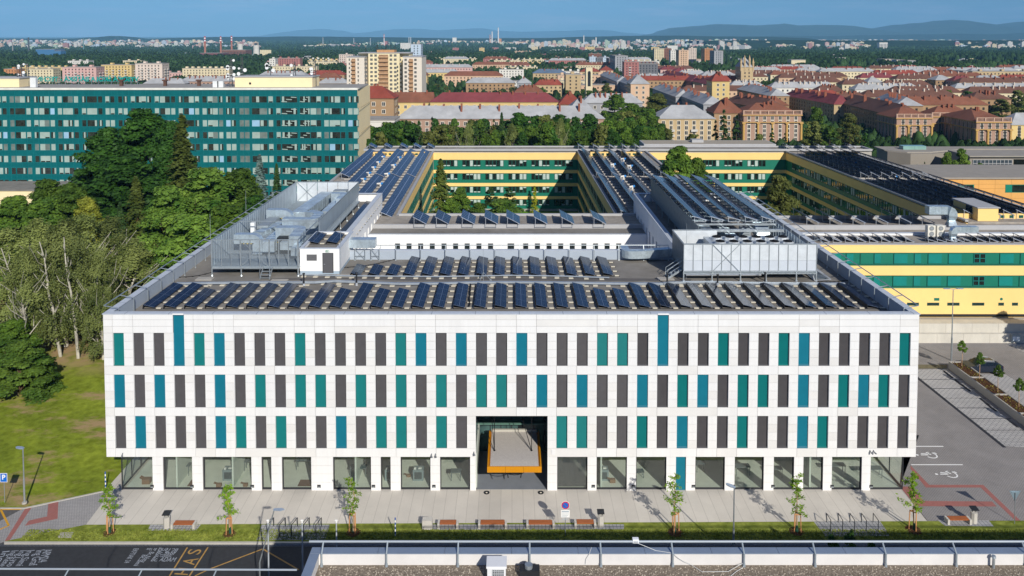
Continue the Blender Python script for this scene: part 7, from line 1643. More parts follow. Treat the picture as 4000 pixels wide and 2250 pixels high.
# high-rise
HY=500
hr=thing('high_rise','tall cream and white high-rise with rust coloured balconies in the centre','building',(xp(1500,HY),HY,-27));hz=lambda v,Y=HY:zp(v,Y)
hx=lambda z_,Y=HY:xp(1000+z_/2.576,Y,250)
m=MB();m.box(hx(1130,508),hx(1445,508),508,530,-27,hz(536/2.576,508));m.box(hx(1035,512),hx(1130,508)-.02,512,530,-27,hz(531/2.576,512));m.box(hx(1445,508)+.02,hx(1545,512),512,530,-27,hz(531/2.576,512));m.build('centre_tower',M('tower_cream','e0d3ae',.9,var=.03),hr)
m=MB();m.box(hx(912),hx(1092),HY,526,-27,hz(577/2.576));m.box(hx(1478),hx(1668),HY,526,-27,hz(574/2.576));m.build('wing_tower',M('tower_white','d9cfc0',.9,var=.03),hr)
m=MB();m.box(hx(908),hx(1096),HY-.3,526.3,hz(577/2.576),hz(571/2.576));m.box(hx(1474),hx(1672),HY-.3,526.3,hz(574/2.576),hz(568/2.576));m.box(hx(1030,508),hx(1548,508),507.7,530.3,hz(536/2.576,508),hz(530/2.576,508));m.build('parapet',fasc,hr)
m=MB();m.box(hx(1212,512),hx(1388,512),514,524,hz(532/2.576,512),hz(503/2.576,512));m.build('penthouse',M('rust_render','b48a62',.9),hr)
bal=M('rust_balcony','b59270',.85,var=.1);balk=M('loggia_dark','9a7b5c',.9,var=.3,scale=.5)
for x0,x1,Y,vt in((962,1000,HY,590),(1236,1330,508,550),(1540,1580,HY,592)):
 m=MB();m.box(hx(x0,Y),hx(x1,Y),Y-.05,Y-.01,-24,hz(vt/2.576,Y));m.build('loggia',balk,hr)
 for f in range(14):
  z_=hz((vt+30+f*41.6)/2.576,Y)
  if z_<-24:break
  m=MB();m.box(hx(x0,Y)-.1,hx(x1,Y)+.1,Y-1.1,Y-.06,z_,z_+1.05);m.build('balcony',bal,hr)
wn=MB()
for xs_,Y,vt in(((940,1028,1098,1112),HY,594),((1155,1168,1198,1210,1352,1364,1395,1408),508,552),((1500,1512,1598,1610,1455),HY,596)):
 for f in range(14):
  z_=hz((vt+18+f*41.6)/2.576,Y)
  if z_<-24:break
  for x_ in xs_:xx=hx(x_,Y);wn.box(xx-.42,xx+.42,Y-.05,Y-.012,z_,z_+1.45)
wn.build('windows',M('highrise_window','6a6a66',.3,var=.3,scale=.6),hr,kind='stuff')
for x_ in(1200,1215,1300,1350,1390,1096):m=MB();m.beam((hx(x_,512),516,hz(503/2.576,512)if x_>1200 else 28),(hx(x_,512),516,hz(455/2.576,512)),.35);m.build('antenna',dark,hr)
# columned brown palaces at right
def palace(label,u0,u1,vt,Y,depth,floors,cols,side=None,bal_h=2.2):
 t=atY(label,u0,u1,vt,Y,depth,wall='pinkbrown',roof='hip',rh=5.0,rmatk='rust',floors=floors,sp=3.8,chim=3,parts=True,name='palace_block',frames=True)
 L_=xp(u1,Y,vt)-xp(u0,Y,vt);H=zp(vt,Y)-ground(Y)+.5
 m=MB();m.box(-.8,L_+.8,-.9,depth+.8,H-3.9,H-3.5);m.box(-.5,L_+.5,-.6,depth+.5,H-.5,H+.05);m.build('cornice',M('palace_ochre','b8955f',.9,var=.06),t,local=True)
 m=MB()
 n=int(L_/3.6)
 for k in range(n+1):x=L_*k/n;m.box(x-.35,x+.35,-.45,.25,H+.06,H+bal_h)
 m.box(-.3,L_+.3,-.35,-.05,H+bal_h-.3,H+bal_h);m.box(-.3,L_+.3,-.35,-.05,H+.06,H+.4)
 for k in range(int(L_/.6)):m.box(k*.6+.2,k*.6+.38,-.3,-.1,H+.4,H+bal_h-.3)
 m.build('balustrade',M('palace_pink','b99a86',.9,var=.05),t,local=True)
 for k in range(cols):
  x=L_*k/(cols-1)if cols>1 else 0;m=MB();m.tube((x,-.25,0),(x,-.25,H-4.2),.62,.55,n=10);m.box(x-.8,x+.8,-1.0,.3,H-4.4,H-3.9);m.build('column',M('column_ochre','c29c5a',.9,var=.06),t,local=True)
 return t
palace('brown columned palace block with rust roof and balustrade right of the spruces',2905,3130,448,388,20,8,5)
palace('large brown columned palace block with balustrade, left part of the right hand pair',3503,3640,461,412,22,8,4)
palace('right wing of the brown palace pair with balustrade and ochre columns',3815,3948,476,392,34,8,4)
palace('recessed middle part of the brown palace pair',3641,3815,455,424,16,8,2)
atY('yellow rendered block right of the brown palace pair at the picture edge',3952,4120,488,400,14,wall='yellow',roof='hip',rh=5.5,rmatk='grey',floors=7,sp=4.6,chim=1,parts=True)
atY('tile roofed house with chimneys linking the ochre house and the columned palace',2790,2905,442,395,16,wall='brown',roof='hip',rh=6.5,rmatk='rust',floors=6,sp=4,chim=4)
# oblique rows: left ends far, right ends near; the sides facing the viewer left are in shade
def row(label,u0,v0,u1,v1,ze,depth,zb=None,**k):
 """visible left eave from far end pixel 0 to near end pixel 1; the block lies right of it"""
 if not k.pop('fz',0):Yn=solveY(v1,16.5);ze=ground(Yn)+16.5
 a=P2(u0,v0,ze);b=P2(u1,v1,ze);zb_=ground(a[1])-1 if zb is None else zb;OCC.append((min(u0,u1),max(u0,u1)+30,(a[1]+b[1])/2))
 return house(label,a,b,depth,zb_,ze,**k)
kw=dict(floors=6,sp=3.8,ww=1.1,frames=False,chim=7)
row('oblique shaded block with a lilac and red metal roof behind the street trees',3062,373,3258,408,-1,14,wall='beige',roof='hip',rh=5.5,rmatk='redd',fz=1,**kw)
row('long oblique block under dark brown tiles leading to the brown palace pair',3270,398,3500,455,-.5,15,wall='brown',roof='hip',rh=5.5,rmatk='tile',fz=1,**kw)
row('oblique grey roofed block behind the shaded palace side',3420,385,3500,412,2.0,14,wall='brown',roof='hip',rh=4.5,rmatk='grey',fz=1,**kw)
row('far oblique row with red hipped roof in front of the rose slab block',2577,290,2700,318,-6,14,wall='rose',roof='hip',rh=5,rmatk='redd',**kw)
row('near oblique row with red roof and long shaded wall',2697,316,2782,334,-6,14,wall='beige',roof='hip',rh=5,rmatk='redd',**kw)
atY('ochre end house of the red oblique row with tall orange chimneys',2782,2850,318,560,16,wall='yellow',roof='hip',rh=6,rmatk='red',floors=6,sp=4,chim=4)
row('oblique grey metal roof row with brick chimneys, upper one in the middle',2550,345,2640,378,-4,13,wall='grey',roof='hip',rh=4.5,rmatk='grey',**kw)
row('oblique grey metal roof row with brick chimneys, lower one in the middle',2645,368,2748,408,-4,13,wall='grey',roof='hip',rh=4.5,rmatk='grey',**kw)
row('oblique grey roof row leading to the beige corner house with a grey pyramid roof',2345,292,2410,318,-4,12,wall='grey',roof='hip',rh=4.5,rmatk='grey',**kw)
row('second oblique grey roof row left of the beige corner house',2418,316,2462,334,-4,12,wall='grey',roof='hip',rh=4.5,rmatk='grey',**kw)
atY('beige corner house with grey pyramid roof in the centre of the town',2464,2537,328,540,18,wall='peach',roof='pyr',rh=6,rmatk='grey',floors=6,sp=4.5,chim=3)
row('long oblique grey roof row to the right of the red oblique row',2880,348,3010,375,-2,13,wall='brown',roof='hip',rh=4.5,rmatk='grey',**kw)
row('dark tile roofed row with many chimneys before the oblique lilac roof',2830,395,2985,425,-1,14,wall='brown',roof='hip',rh=5,rmatk='tile',**kw)
# middle distance, left part
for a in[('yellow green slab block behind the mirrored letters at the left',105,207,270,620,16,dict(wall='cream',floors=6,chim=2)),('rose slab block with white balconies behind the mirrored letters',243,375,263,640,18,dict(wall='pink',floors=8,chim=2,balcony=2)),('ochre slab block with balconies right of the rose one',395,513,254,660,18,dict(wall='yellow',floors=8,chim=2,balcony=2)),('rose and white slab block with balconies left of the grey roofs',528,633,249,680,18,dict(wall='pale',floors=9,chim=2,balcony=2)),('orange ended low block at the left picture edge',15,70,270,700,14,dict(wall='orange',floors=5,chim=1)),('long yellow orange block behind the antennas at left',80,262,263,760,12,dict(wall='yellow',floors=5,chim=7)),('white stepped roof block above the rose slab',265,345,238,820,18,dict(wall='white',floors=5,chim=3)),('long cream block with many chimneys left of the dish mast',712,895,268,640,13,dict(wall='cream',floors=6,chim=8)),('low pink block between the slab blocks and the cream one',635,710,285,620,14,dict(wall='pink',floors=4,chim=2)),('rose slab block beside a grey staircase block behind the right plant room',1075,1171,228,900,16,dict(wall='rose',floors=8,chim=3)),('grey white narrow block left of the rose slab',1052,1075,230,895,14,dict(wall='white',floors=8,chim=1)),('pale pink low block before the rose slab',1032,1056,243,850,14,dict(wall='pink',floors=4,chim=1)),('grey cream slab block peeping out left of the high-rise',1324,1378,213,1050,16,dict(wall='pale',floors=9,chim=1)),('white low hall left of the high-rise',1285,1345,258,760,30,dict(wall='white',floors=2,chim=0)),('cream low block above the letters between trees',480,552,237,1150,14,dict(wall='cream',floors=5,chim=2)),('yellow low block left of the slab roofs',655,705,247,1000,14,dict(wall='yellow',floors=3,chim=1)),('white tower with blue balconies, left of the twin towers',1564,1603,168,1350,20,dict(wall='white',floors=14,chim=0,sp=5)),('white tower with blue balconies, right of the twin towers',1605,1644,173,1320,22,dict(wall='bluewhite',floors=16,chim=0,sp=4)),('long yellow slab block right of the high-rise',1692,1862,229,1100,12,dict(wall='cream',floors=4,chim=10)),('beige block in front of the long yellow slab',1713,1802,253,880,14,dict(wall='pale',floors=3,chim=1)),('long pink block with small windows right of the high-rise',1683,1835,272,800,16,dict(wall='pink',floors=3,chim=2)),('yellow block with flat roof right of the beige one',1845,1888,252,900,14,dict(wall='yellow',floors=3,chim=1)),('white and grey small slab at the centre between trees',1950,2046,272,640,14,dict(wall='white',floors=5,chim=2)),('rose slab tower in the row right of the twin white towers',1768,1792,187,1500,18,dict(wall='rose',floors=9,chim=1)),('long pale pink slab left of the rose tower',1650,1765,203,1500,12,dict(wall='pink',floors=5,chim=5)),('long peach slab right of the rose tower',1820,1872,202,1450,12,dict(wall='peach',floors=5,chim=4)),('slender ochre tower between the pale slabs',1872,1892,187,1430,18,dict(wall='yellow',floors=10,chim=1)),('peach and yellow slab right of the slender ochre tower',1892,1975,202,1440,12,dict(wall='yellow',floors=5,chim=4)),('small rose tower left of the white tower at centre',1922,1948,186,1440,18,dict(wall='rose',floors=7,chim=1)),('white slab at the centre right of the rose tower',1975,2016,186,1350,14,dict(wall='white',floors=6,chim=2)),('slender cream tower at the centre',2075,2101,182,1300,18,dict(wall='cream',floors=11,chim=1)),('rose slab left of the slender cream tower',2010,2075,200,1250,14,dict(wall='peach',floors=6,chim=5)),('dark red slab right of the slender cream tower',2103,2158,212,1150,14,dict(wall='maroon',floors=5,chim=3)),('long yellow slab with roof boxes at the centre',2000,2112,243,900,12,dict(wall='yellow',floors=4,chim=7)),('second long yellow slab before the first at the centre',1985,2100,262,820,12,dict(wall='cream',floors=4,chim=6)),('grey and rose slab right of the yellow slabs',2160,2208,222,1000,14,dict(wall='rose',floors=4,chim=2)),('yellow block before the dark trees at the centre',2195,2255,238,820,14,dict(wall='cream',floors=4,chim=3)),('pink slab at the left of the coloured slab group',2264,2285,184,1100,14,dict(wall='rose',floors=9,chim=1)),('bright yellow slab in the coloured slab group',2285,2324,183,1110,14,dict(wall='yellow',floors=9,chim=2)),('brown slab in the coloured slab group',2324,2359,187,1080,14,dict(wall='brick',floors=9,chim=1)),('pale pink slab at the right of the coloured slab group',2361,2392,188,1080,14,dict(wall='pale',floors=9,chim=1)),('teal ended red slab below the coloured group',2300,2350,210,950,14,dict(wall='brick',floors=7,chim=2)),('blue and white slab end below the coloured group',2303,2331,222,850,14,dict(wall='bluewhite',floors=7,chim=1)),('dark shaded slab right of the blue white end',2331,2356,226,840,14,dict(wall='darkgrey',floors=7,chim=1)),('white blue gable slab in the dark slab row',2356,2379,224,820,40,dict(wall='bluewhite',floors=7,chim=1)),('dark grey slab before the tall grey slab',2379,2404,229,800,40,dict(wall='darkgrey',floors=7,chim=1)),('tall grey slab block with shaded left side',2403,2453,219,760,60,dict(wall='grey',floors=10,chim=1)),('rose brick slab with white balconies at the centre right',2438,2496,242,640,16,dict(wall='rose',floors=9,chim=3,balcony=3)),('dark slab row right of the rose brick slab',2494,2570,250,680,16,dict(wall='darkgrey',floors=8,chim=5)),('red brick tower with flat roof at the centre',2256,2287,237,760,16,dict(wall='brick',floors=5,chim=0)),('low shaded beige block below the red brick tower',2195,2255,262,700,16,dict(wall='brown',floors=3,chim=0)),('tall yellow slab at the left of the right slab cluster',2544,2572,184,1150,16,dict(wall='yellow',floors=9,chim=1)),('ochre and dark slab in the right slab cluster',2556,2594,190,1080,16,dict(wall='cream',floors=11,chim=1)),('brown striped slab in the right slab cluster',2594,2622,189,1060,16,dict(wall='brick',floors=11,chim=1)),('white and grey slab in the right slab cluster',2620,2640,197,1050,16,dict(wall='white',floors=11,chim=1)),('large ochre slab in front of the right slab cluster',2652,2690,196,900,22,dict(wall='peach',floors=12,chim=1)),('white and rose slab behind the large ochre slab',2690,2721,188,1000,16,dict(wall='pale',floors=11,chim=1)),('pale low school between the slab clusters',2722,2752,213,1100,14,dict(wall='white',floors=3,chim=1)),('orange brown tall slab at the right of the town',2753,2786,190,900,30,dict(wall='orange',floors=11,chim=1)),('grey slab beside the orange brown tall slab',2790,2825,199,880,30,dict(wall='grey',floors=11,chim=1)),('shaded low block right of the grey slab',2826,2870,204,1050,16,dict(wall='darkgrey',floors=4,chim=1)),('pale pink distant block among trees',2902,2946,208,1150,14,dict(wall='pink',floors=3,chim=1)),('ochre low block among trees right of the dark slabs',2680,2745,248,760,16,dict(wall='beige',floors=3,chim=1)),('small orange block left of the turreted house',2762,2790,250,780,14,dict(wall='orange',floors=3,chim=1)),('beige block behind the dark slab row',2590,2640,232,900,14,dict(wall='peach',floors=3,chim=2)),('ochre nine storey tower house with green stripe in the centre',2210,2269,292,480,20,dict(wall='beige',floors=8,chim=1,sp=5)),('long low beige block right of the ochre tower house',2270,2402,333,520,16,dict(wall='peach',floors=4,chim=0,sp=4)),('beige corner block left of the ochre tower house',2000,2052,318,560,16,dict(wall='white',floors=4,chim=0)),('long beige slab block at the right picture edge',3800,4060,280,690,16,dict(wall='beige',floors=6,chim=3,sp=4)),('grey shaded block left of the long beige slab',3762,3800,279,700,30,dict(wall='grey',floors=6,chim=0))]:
 lab,u0,u1,vt,Y,dp,kk=a;kk=dict(kk);kk.setdefault('sp',3.6);Y=solveY(vt,kk['floors']*2.9+1.5);OCC.append((u0,u1,Y));atY(lab,u0,u1,vt,Y,dp,roof='flat',rh=2,frames=False,**kk)
for a in[('red hipped roof house beside the dish masts at left of the high-rise',1200,1345,292,600,14,'red','brown',4),('second red roofed row near the lattice mast',1240,1325,303,560,12,'rust','brown',3),('long grey roofed row behind the left tower roof',1010,1195,295,560,14,'grey','brown',8),('nearer grey roofed row with brick chimneys behind the tower roof',700,925,318,470,14,'grey','pinkbrown',10),('grey roofed row left of the high-rise foot',1240,1360,326,470,14,'grey','brown',4),('grey roofed oblique row behind the teal tower roof',560,720,327,450,12,'grey','brown',7),('long orange hipped roof block right of the high-rise',1735,1964,296,620,14,'rust','peach',0),('small orange roofed house at the foot of the high-rise',1648,1668,294,600,14,'rust','yellow',0),('long grey roofed block behind the park trees, right of the high-rise',1820,2010,324,560,14,'grey','brown',0),('blue grey hipped roof block at the centre',2082,2212,286,620,16,'blue','beige',6),('long low red roof behind the grey centre roofs',2090,2200,332,520,10,'red','beige',6),('grey roof row at the centre left of the red one',2020,2075,325,540,16,'grey','grey',3),('red hipped roof block left of the arched staircase tower',2268,2345,280,640,16,'red','beige',3),('red roofed corner block with brick chimneys right of the arched tower',2345,2395,275,660,18,'red','peach',3),('red brown roof block in front of the wooded centre',2012,2120,358,470,12,'rust','pinkbrown',3),('red roof house beside the dark slabs',2580,2650,272,700,18,'redd','pink',4),('second red roof house right of the dark slabs',2632,2700,280,660,18,'redd','peach',4),('grey roofed low rows behind the red oblique row',2740,2880,296,680,16,'grey','white',10),('grey roofed rows left of the turreted house',2650,2760,290,720,12,'grey','white',6),('brown tiled rows behind the turreted house',2880,3000,300,640,14,'tile','cream',7),('grey roofed rows at the right of the ochre end house',2850,2990,338,560,14,'grey','white',8),('brown tiled block with pale chimneys, left of the right half',3098,3292,321,560,13,'tile','cream',6),('brown tiled block right of the cream walled tiled one',3290,3400,330,545,13,'tile','cream',4),('red roofed row with pale chimneys behind the tiled block',3010,3180,292,700,13,'rust','cream',9),('grey roofed row with pale chimneys below the brown tiled block',3010,3270,343,500,12,'grey','white',10),('brown roofed row behind the oblique lilac roof',3190,3300,358,480,12,'tile','brown',5),('long brown tiled row with white chimneys across the right half',3370,3750,380,470,14,'tile','cream',12),('brown tiled row at the lower right beside the dark tree',3800,3950,388,450,16,'tile','brown',5),('long grey roofed row with white chimneys in the right half',3340,3600,350,520,12,'grey','white',10),('second brown tiled row behind the long one',3480,3760,362,500,12,'tile','cream',8),('long bright red roofed row in the right half',3410,3600,291,760,14,'red','cream',7),('dark red roofed row with white chimneys at the left of the bright red one',3360,3500,304,680,14,'redd','cream',6),('red roofed row right of the bright red one',3600,3760,292,780,14,'rust','brown',5),('dark brown roofed row with dormers',3500,3680,309,650,14,'tile','cream',6),('light grey hipped roof house between the dark roofs',3655,3725,313,600,16,'grey','brown',1),('crimson roofed house with dormers left of the grey dormer roof',3725,3815,316,590,14,'redd','pink',4),('grey roofed row with dormers right of the crimson roof',3815,3930,314,590,14,'grey','peach',4),('small grey roofed houses below the bright red row',3390,3450,322,580,14,'grey','white',3),('white chimneyed brown roofs in the middle of the right half',3450,3640,335,545,12,'tile','white',9),('brown tiled rows at the right picture edge',3780,4080,364,500,12,'tile','cream',8),('rust roofed row above the brown palace pair',3480,3860,410,440,12,'rust','brown',10),('red roofed distant row at the right before the beige slab',3780,3830,272,800,14,'red','cream',2),('brown roofed row behind the columned palace',2950,3080,412,440,12,'rust','brown',4),('tiled row between the lilac roof and the long tiled row',3260,3400,390,440,12,'tile','brown',5)]:
 lab,u0,u1,v,Y,dp,rk_,wk_,nc=a;Y=solveY(v,15.5);OCC.append((u0,u1,Y));atY(lab,u0,u1,v,Y,dp,roof='hip',rh=4.6,rmatk=rk_,wall=wk_,floors=5,sp=3.8,chim=nc,frames=False,chk=chl if wk_ in('cream','white')else None)
rs=random.Random(14);n_in=0
for k in range(900):
 u=rs.uniform(2560,4050)if k%3 else rs.uniform(1150,2560);Y=rs.uniform(520,1080)if k%3 else rs.uniform(700,1500)
 w_=rs.uniform(35,85)*F/Y;H=rs.uniform(13,17);vt=137+(CH-ground(Y)-H)*F/Y
 if u<2560 and any(u-w_/2<b and u+w_/2>a and Y<y_<Y+420 for a,b,y_ in OCC[:60])and rs.random()<.75:continue
 if any(u-w_/2<b+4 and u+w_/2>a-4 and abs(Y-y_)<32 for a,b,y_ in OCC):continue
 if u<1700 and Y<860:continue
 OCC.append((u-w_/2,u+w_/2,Y));rk_=rs.choice(('tile','rust','tile','grey','red','tile','grey')if u>2560 else('flat','flat','grey','flat','rust'));wk_=rs.choice(('cream','brown','peach','white','beige')if u>2560 else('cream','pink','peach','yellow','cream','rose','white'))
 word='right' if u>3300 else 'centre right' if u>2560 else 'centre' if u>1900 else 'centre left'
 atY('%s roofed %s town house row in the %s of the old town'%({'tile':'brown tile','rust':'rust','grey':'grey','red':'red','flat':'flat','blue':'blue grey'}[rk_],wk_,word),u-w_/2,u+w_/2,vt,Y,12,roof='flat' if rk_=='flat' else 'hip',rh=4.0,rmatk='grey' if rk_=='flat' else rk_,wall=wk_,floors=4,sp=3.8,chim=max(1,int(w_*Y/F/9)),frames=False,chk=chl if rs.random()<.6 else None,group='%s roofed %s rows %s'%(rk_,wk_,word));n_in+=1
 if n_in>130:break
 # arched staircase tower and turreted house
Y=640;t=thing('staircase_tower','pale staircase tower with a tall arched opening between red roofs','building',(xp(2297,Y),Y-1,-30));x0,x1=xp(2285,Y),xp(2310,Y);zt_=zp(263,Y);m=MB();m.box(x0,x1,Y-3,Y+6,-30,zt_);m.build('wall',wmat('cream'),t);m=MB();xm=(x0+x1)/2;pts=[(xm+1.2*math.cos(a),zt_-4+1.2*math.sin(a))for a in[math.pi*k/8 for k in range(9)]]+[(xm-1.2,zt_-15),(xm+1.2,zt_-15)];m.poly([(a,Y-3.05,b)for a,b in pts]);m.build('arch_window',twin,t)
Y=780;t=atY('turreted grey town hall like house with stepped gables at the right',2895,2942,262,Y,20,wall='beige',roof='hip',rh=9,rmatk='grey',floors=8,sp=4,chim=0,frames=False,cornice=False,name='turreted_house')
L_=xp(2942,Y)-xp(2895,Y);H=zp(262,Y)-ground(Y)+.5
for k,x in enumerate((0,L_*.3,L_*.7,L_)):m=MB();m.tube((x,.5,H-4),(x,.5,H+4+(k in(1,2))*3),1.0,n=8);m.tube((x,.5,H+4+(k in(1,2))*3),(x,.5,H+9+(k in(1,2))*3),1.2,.05,n=8);m.build('turret',wmat('beige'),t,local=True)
# ---------------------------------------------------------------- industry and far city
def chimney(label,u,vt,vb,Y,r,stripes=True,col='c9b7ab',cat='chimney',name='factory_chimney',zt0=None):
 x=xp(u,Y);z1=zp(vt,Y);z0=ground(Y);m=MB();H=z1-z0;sw=M('chim_'+col,col,.9,var=.05);n=10
 m.tube((x,Y,z0),(x,Y,z0+H*.72),r,r*.75,n=12,m=0)
 for k in range(5):a=z0+H*(.72+.056*k);m.tube((x,Y,a),(x,Y,a+H*.056),r*.75,r*.72,n=12,m=(1 if k%2==0 else 2)if stripes else 0)
 m.build(name,[sw,M('stripe_red','b0333a',.7,var=0),whitep],label=label,cat=cat)
PYY=2450
chimney('tall brick chimney with red and white top, left of the power station trio',814,142,205,PYY+20,3.6,col='a9705c');chimney('tall brick chimney with red and white top, middle of the power station trio',875,142,196,PYY+250,3.6,col='a9705c');chimney('tall brick chimney with red and white top, right of the power station trio',917,140,192,PYY+260,3.6,col='a9705c')
def far(label,u0,u1,vt,Y,dp,mat,zb=None,name='distant_building',extra=0,group=None):
 x0,x1=xp(u0,Y),xp(u1,Y);z1=zp(vt,Y);m=MB();m.box(x0,x1,Y,Y+dp,ground(Y)-1,z1,0)
 if extra:
  n=extra
  for k in range(n):x=x0+(x1-x0)*(k+.3)/n;m.box(x,x+(x1-x0)/n*.4,Y-.2,Y-.01,ground(Y)+(z1-ground(Y))*.3,z1-(z1-ground(Y))*.15,1)
 m.box(x0-.3,x1+.3,Y-.3,Y+dp+.3,z1,z1+.8,2)
 return m.build(name,[mat,twin,rmat('flat')],label=label,cat='building',group=group)
far('brick power station hall with tall windows under the right striped chimneys',880,970,196,PYY,60,wmat('brick'),extra=16);far('dark red boiler house left of the power station hall',790,880,208,PYY-60,50,wmat('maroon'),extra=0);far('low pink annex in front of the power station',820,960,218,PYY-150,40,wmat('pale'))
Y=PYY+550;x=xp(950,Y)
m=MB();prof=[(13,0),(11,17),(9.5,33),(10.5,49)]
for(r0,a),(r1,b)in zip(prof[:-1],prof[1:]):m.tube((x,Y,-40+a),(x,Y,-40+b),r0,r1,n=24,cap=False)
m.build('cooling_tower',M('cooling_white','cfcbc2',.9,var=.03),label='pale cooling tower right behind the power station',cat='cooling tower',smooth=True)
Y=2700;x=xp(1012,Y);m=MB()
for(r0,a),(r1,b)in zip(((13,0),(10.5,18),(9.5,34)),((10.5,18),(9.5,34),(10.5,48))):m.tube((x,Y,-40+a),(x,Y,-40+b),r0,r1,n=24,cap=False)
m.build('cooling_tower',MATS['cooling_white'],label='small grey cooling tower beside pale silos',cat='cooling tower')
m=MB();Y=2650
for k in range(7):x=xp(1029+k*6.2,Y);m.tube((x,Y,-40),(x,Y,zp(195,Y)),3.0,n=10)
m.build('silo_bank',M('silo_cream','d9cdaa',.8,var=.03),label='bank of pale silos right of the small cooling tower',cat='silo')
for a in[('dark slender tower left of the blue hall',133,146,203,2900,3.5,'4d5358',False),('grey factory chimney at the far left',71,164,200,3000,2.6,'8f8d88',False),('greenish mast chimney above the far left estate',345,150,185,3500,2.2,'6f8f8c',False),('white and red chimney above the steelworks at centre left',1506,133,170,5200,4.5,'d8cfc9',True),('white tall chimney behind the twin white towers, left',1602,145,168,5000,3.0,'c9ced0',False),('white tall chimney behind the twin white towers, right',1609,145,168,5000,3.0,'c9ced0',False),('very tall pale chimney at the centre horizon',1947,108,155,6500,6,'d9d6d2',False),('second tall pale chimney at the centre horizon',1923,123,155,6500,6,'d9d6d2',False),('short pale red chimney at the centre horizon',1915,135,158,6500,5,'c9988a',False),('pale chimney above the central far estate',2277,138,160,6000,5,'d9d6d2',False),('white chimney right of the pale one above the central estate',2324,146,160,5200,6,'d9d6d2',False),('thin grey chimney at the left steelworks',1270,146,168,5600,4,'9aa0a3',False),('thin grey chimney of the steelworks, second',1389,149,170,5600,4,'9aa0a3',False),('thin grey chimney of the steelworks, third',1453,149,165,5600,4,'9aa0a3',False)]:
 chimney(a[0],a[1],a[2],a[3],a[4],a[5],stripes=a[7],col=a[6])
far('bright blue roofed long hall at the far left',160,232,193,2600,60,M('hall_blue','3f6f98',.7));far('small blue hall right of the long blue one',232,256,199,2550,30,MATS['hall_blue']);far('blue hall among trees before the power station',728,752,207,2300,20,M('hall_lightblue','7fb4d6',.6))
far('orange red boiler block at the centre horizon',1945,1959,151,6500,80,wmat('orange'));far('red hall beside the white and red chimney',1507,1517,161,5200,60,wmat('rose'));far('low white tank hall at the centre horizon',1770,1785,147,7000,60,wmat('white'));far('white box office block standing alone in the woods at right',3419,3451,166,4200,30,wmat('white'),extra=6);far('grey hall with red stripe in the woods at right',3433,3478,232,1500,25,wmat('pale'));far('white and red striped hall in the woods at right',3487,3520,235,1450,20,wmat('white'));far('grey hall right of the red striped one',3520,3560,237,1430,20,wmat('grey'));far('white low halls in the woods left of the grey ones',3250,3290,226,1600,20,wmat('white'));far('long white low hall in the woods, far one',3200,3330,214,2200,20,wmat('white'));far('yellow farmhouse group at the left of the right woods',3080,3135,235,1350,20,wmat('cream'));far('white hall left of the farm group',2600,2640,178,4000,30,wmat('white'))
# far housing estates: each block an object; look-alikes share a label per estate
rs=random.Random(77);pal=['white','cream','peach','pink','pale','white','bluewhite','white','cream','mint','rose','grey']
CITY=MB();nind=[0];CM=[wmat(c)for c in pal]+[M('far_window_band','77797a',.6,var=.3,scale=.3)]
def estate(word,u0,u1,Y0,Y1,n,w0=12,w1=60,h0=12,h1=34,ind=None):
 K=max(1,n//9);cl=[(rs.uniform(u0,u1),rs.uniform(Y0,Y1))for _ in range(K)]
 for i in range(n):
  cu,cy=rs.choice(cl);Y=min(Y1,max(Y0,rs.gauss(cy,(Y1-Y0)*.1)));u=min(u1,max(u0,rs.gauss(cu,(u1-u0)*.07+12)));x=xp(u,Y);w_=rs.uniform(w0,w1);h=rs.uniform(h0,h1)if rs.random()<.55 else rs.uniform(h0,(h0+h1)/2)
  if h>24:w_=rs.uniform(16,30)
  ci=rs.randrange(len(pal));g=ground(Y);solo_=nind[0]<280 and(i<(ind if ind is not None else 12));m=MB()if solo_ else CITY;q=0 if solo_ else ci;wq=1 if solo_ else len(pal)
  m.box(x-w_/2,x+w_/2,Y,Y+14,g-2,g+h,q)
  if Y<6500:
   for f in range(max(2,int(h/3.4))):m.box(x-w_/2+.6,x+w_/2-.6,Y-.12,Y-.01,g+h-2.4-f*3.4,g+h-1.3-f*3.4,wq)
  m.box(x-w_*.15,x+w_*.15,Y+4,Y+9,g+h,g+h+2.5,q)
  if solo_:nind[0]+=1;m.build('distant_block',[CM[ci],CM[-1]],label='small %s %s in the %s'%(pal[ci].replace('bluewhite','bluish white'),'tower block' if h>24 else 'slab block',word),cat='building',group='%s %s blocks of the %s'%(pal[ci],'tower' if h>24 else 'slab',word))
for a in(('scattered houses in the right woods',2500,3900,1300,2800,60,10,34,5,9,24),('scattered houses in the left woods',0,1000,1300,3200,70,10,50,5,10,22),('scattered houses behind the high-rise',1050,2300,1500,3300,90,12,50,6,14,24),('low estate in front of the central far estate',2100,2600,2700,4000,90,20,70,8,18,26),('far estate at the centre',2080,2430,4200,6000,150,14,60,14,52,26),('far estate under the hill at the left',0,560,4300,8500,330,14,70,8,44,26),('far estate left of the striped chimneys',560,790,4500,7000,120,14,60,10,45,18),('far estate behind the power station',780,1010,4800,7500,110,14,60,10,40,14),('steelworks behind the left tower',1200,1640,4900,6500,70,20,120,8,26,14),('far works at the centre horizon',1640,2060,6000,9500,120,20,140,10,34,12),('far estate right of centre',2450,3020,4600,7500,300,16,80,12,48,24),('far estate at the left of the right woods',3000,3110,4600,6500,40,16,60,12,34,10),('far estate in the right woods',3130,3370,3900,5200,90,16,60,12,42,16),('far estate at the right picture edge',3720,4000,4300,6200,190,14,60,14,46,18),('village at the foot of the mountains',2900,3900,9000,13000,80,30,100,8,16,6),('far town on the left horizon',0,1000,8000,11500,160,30,140,8,24,0)):estate(*a)
CITY.build('far_city',CM,label='mass of pale far city blocks between the woods',cat='city',kind='stuff')
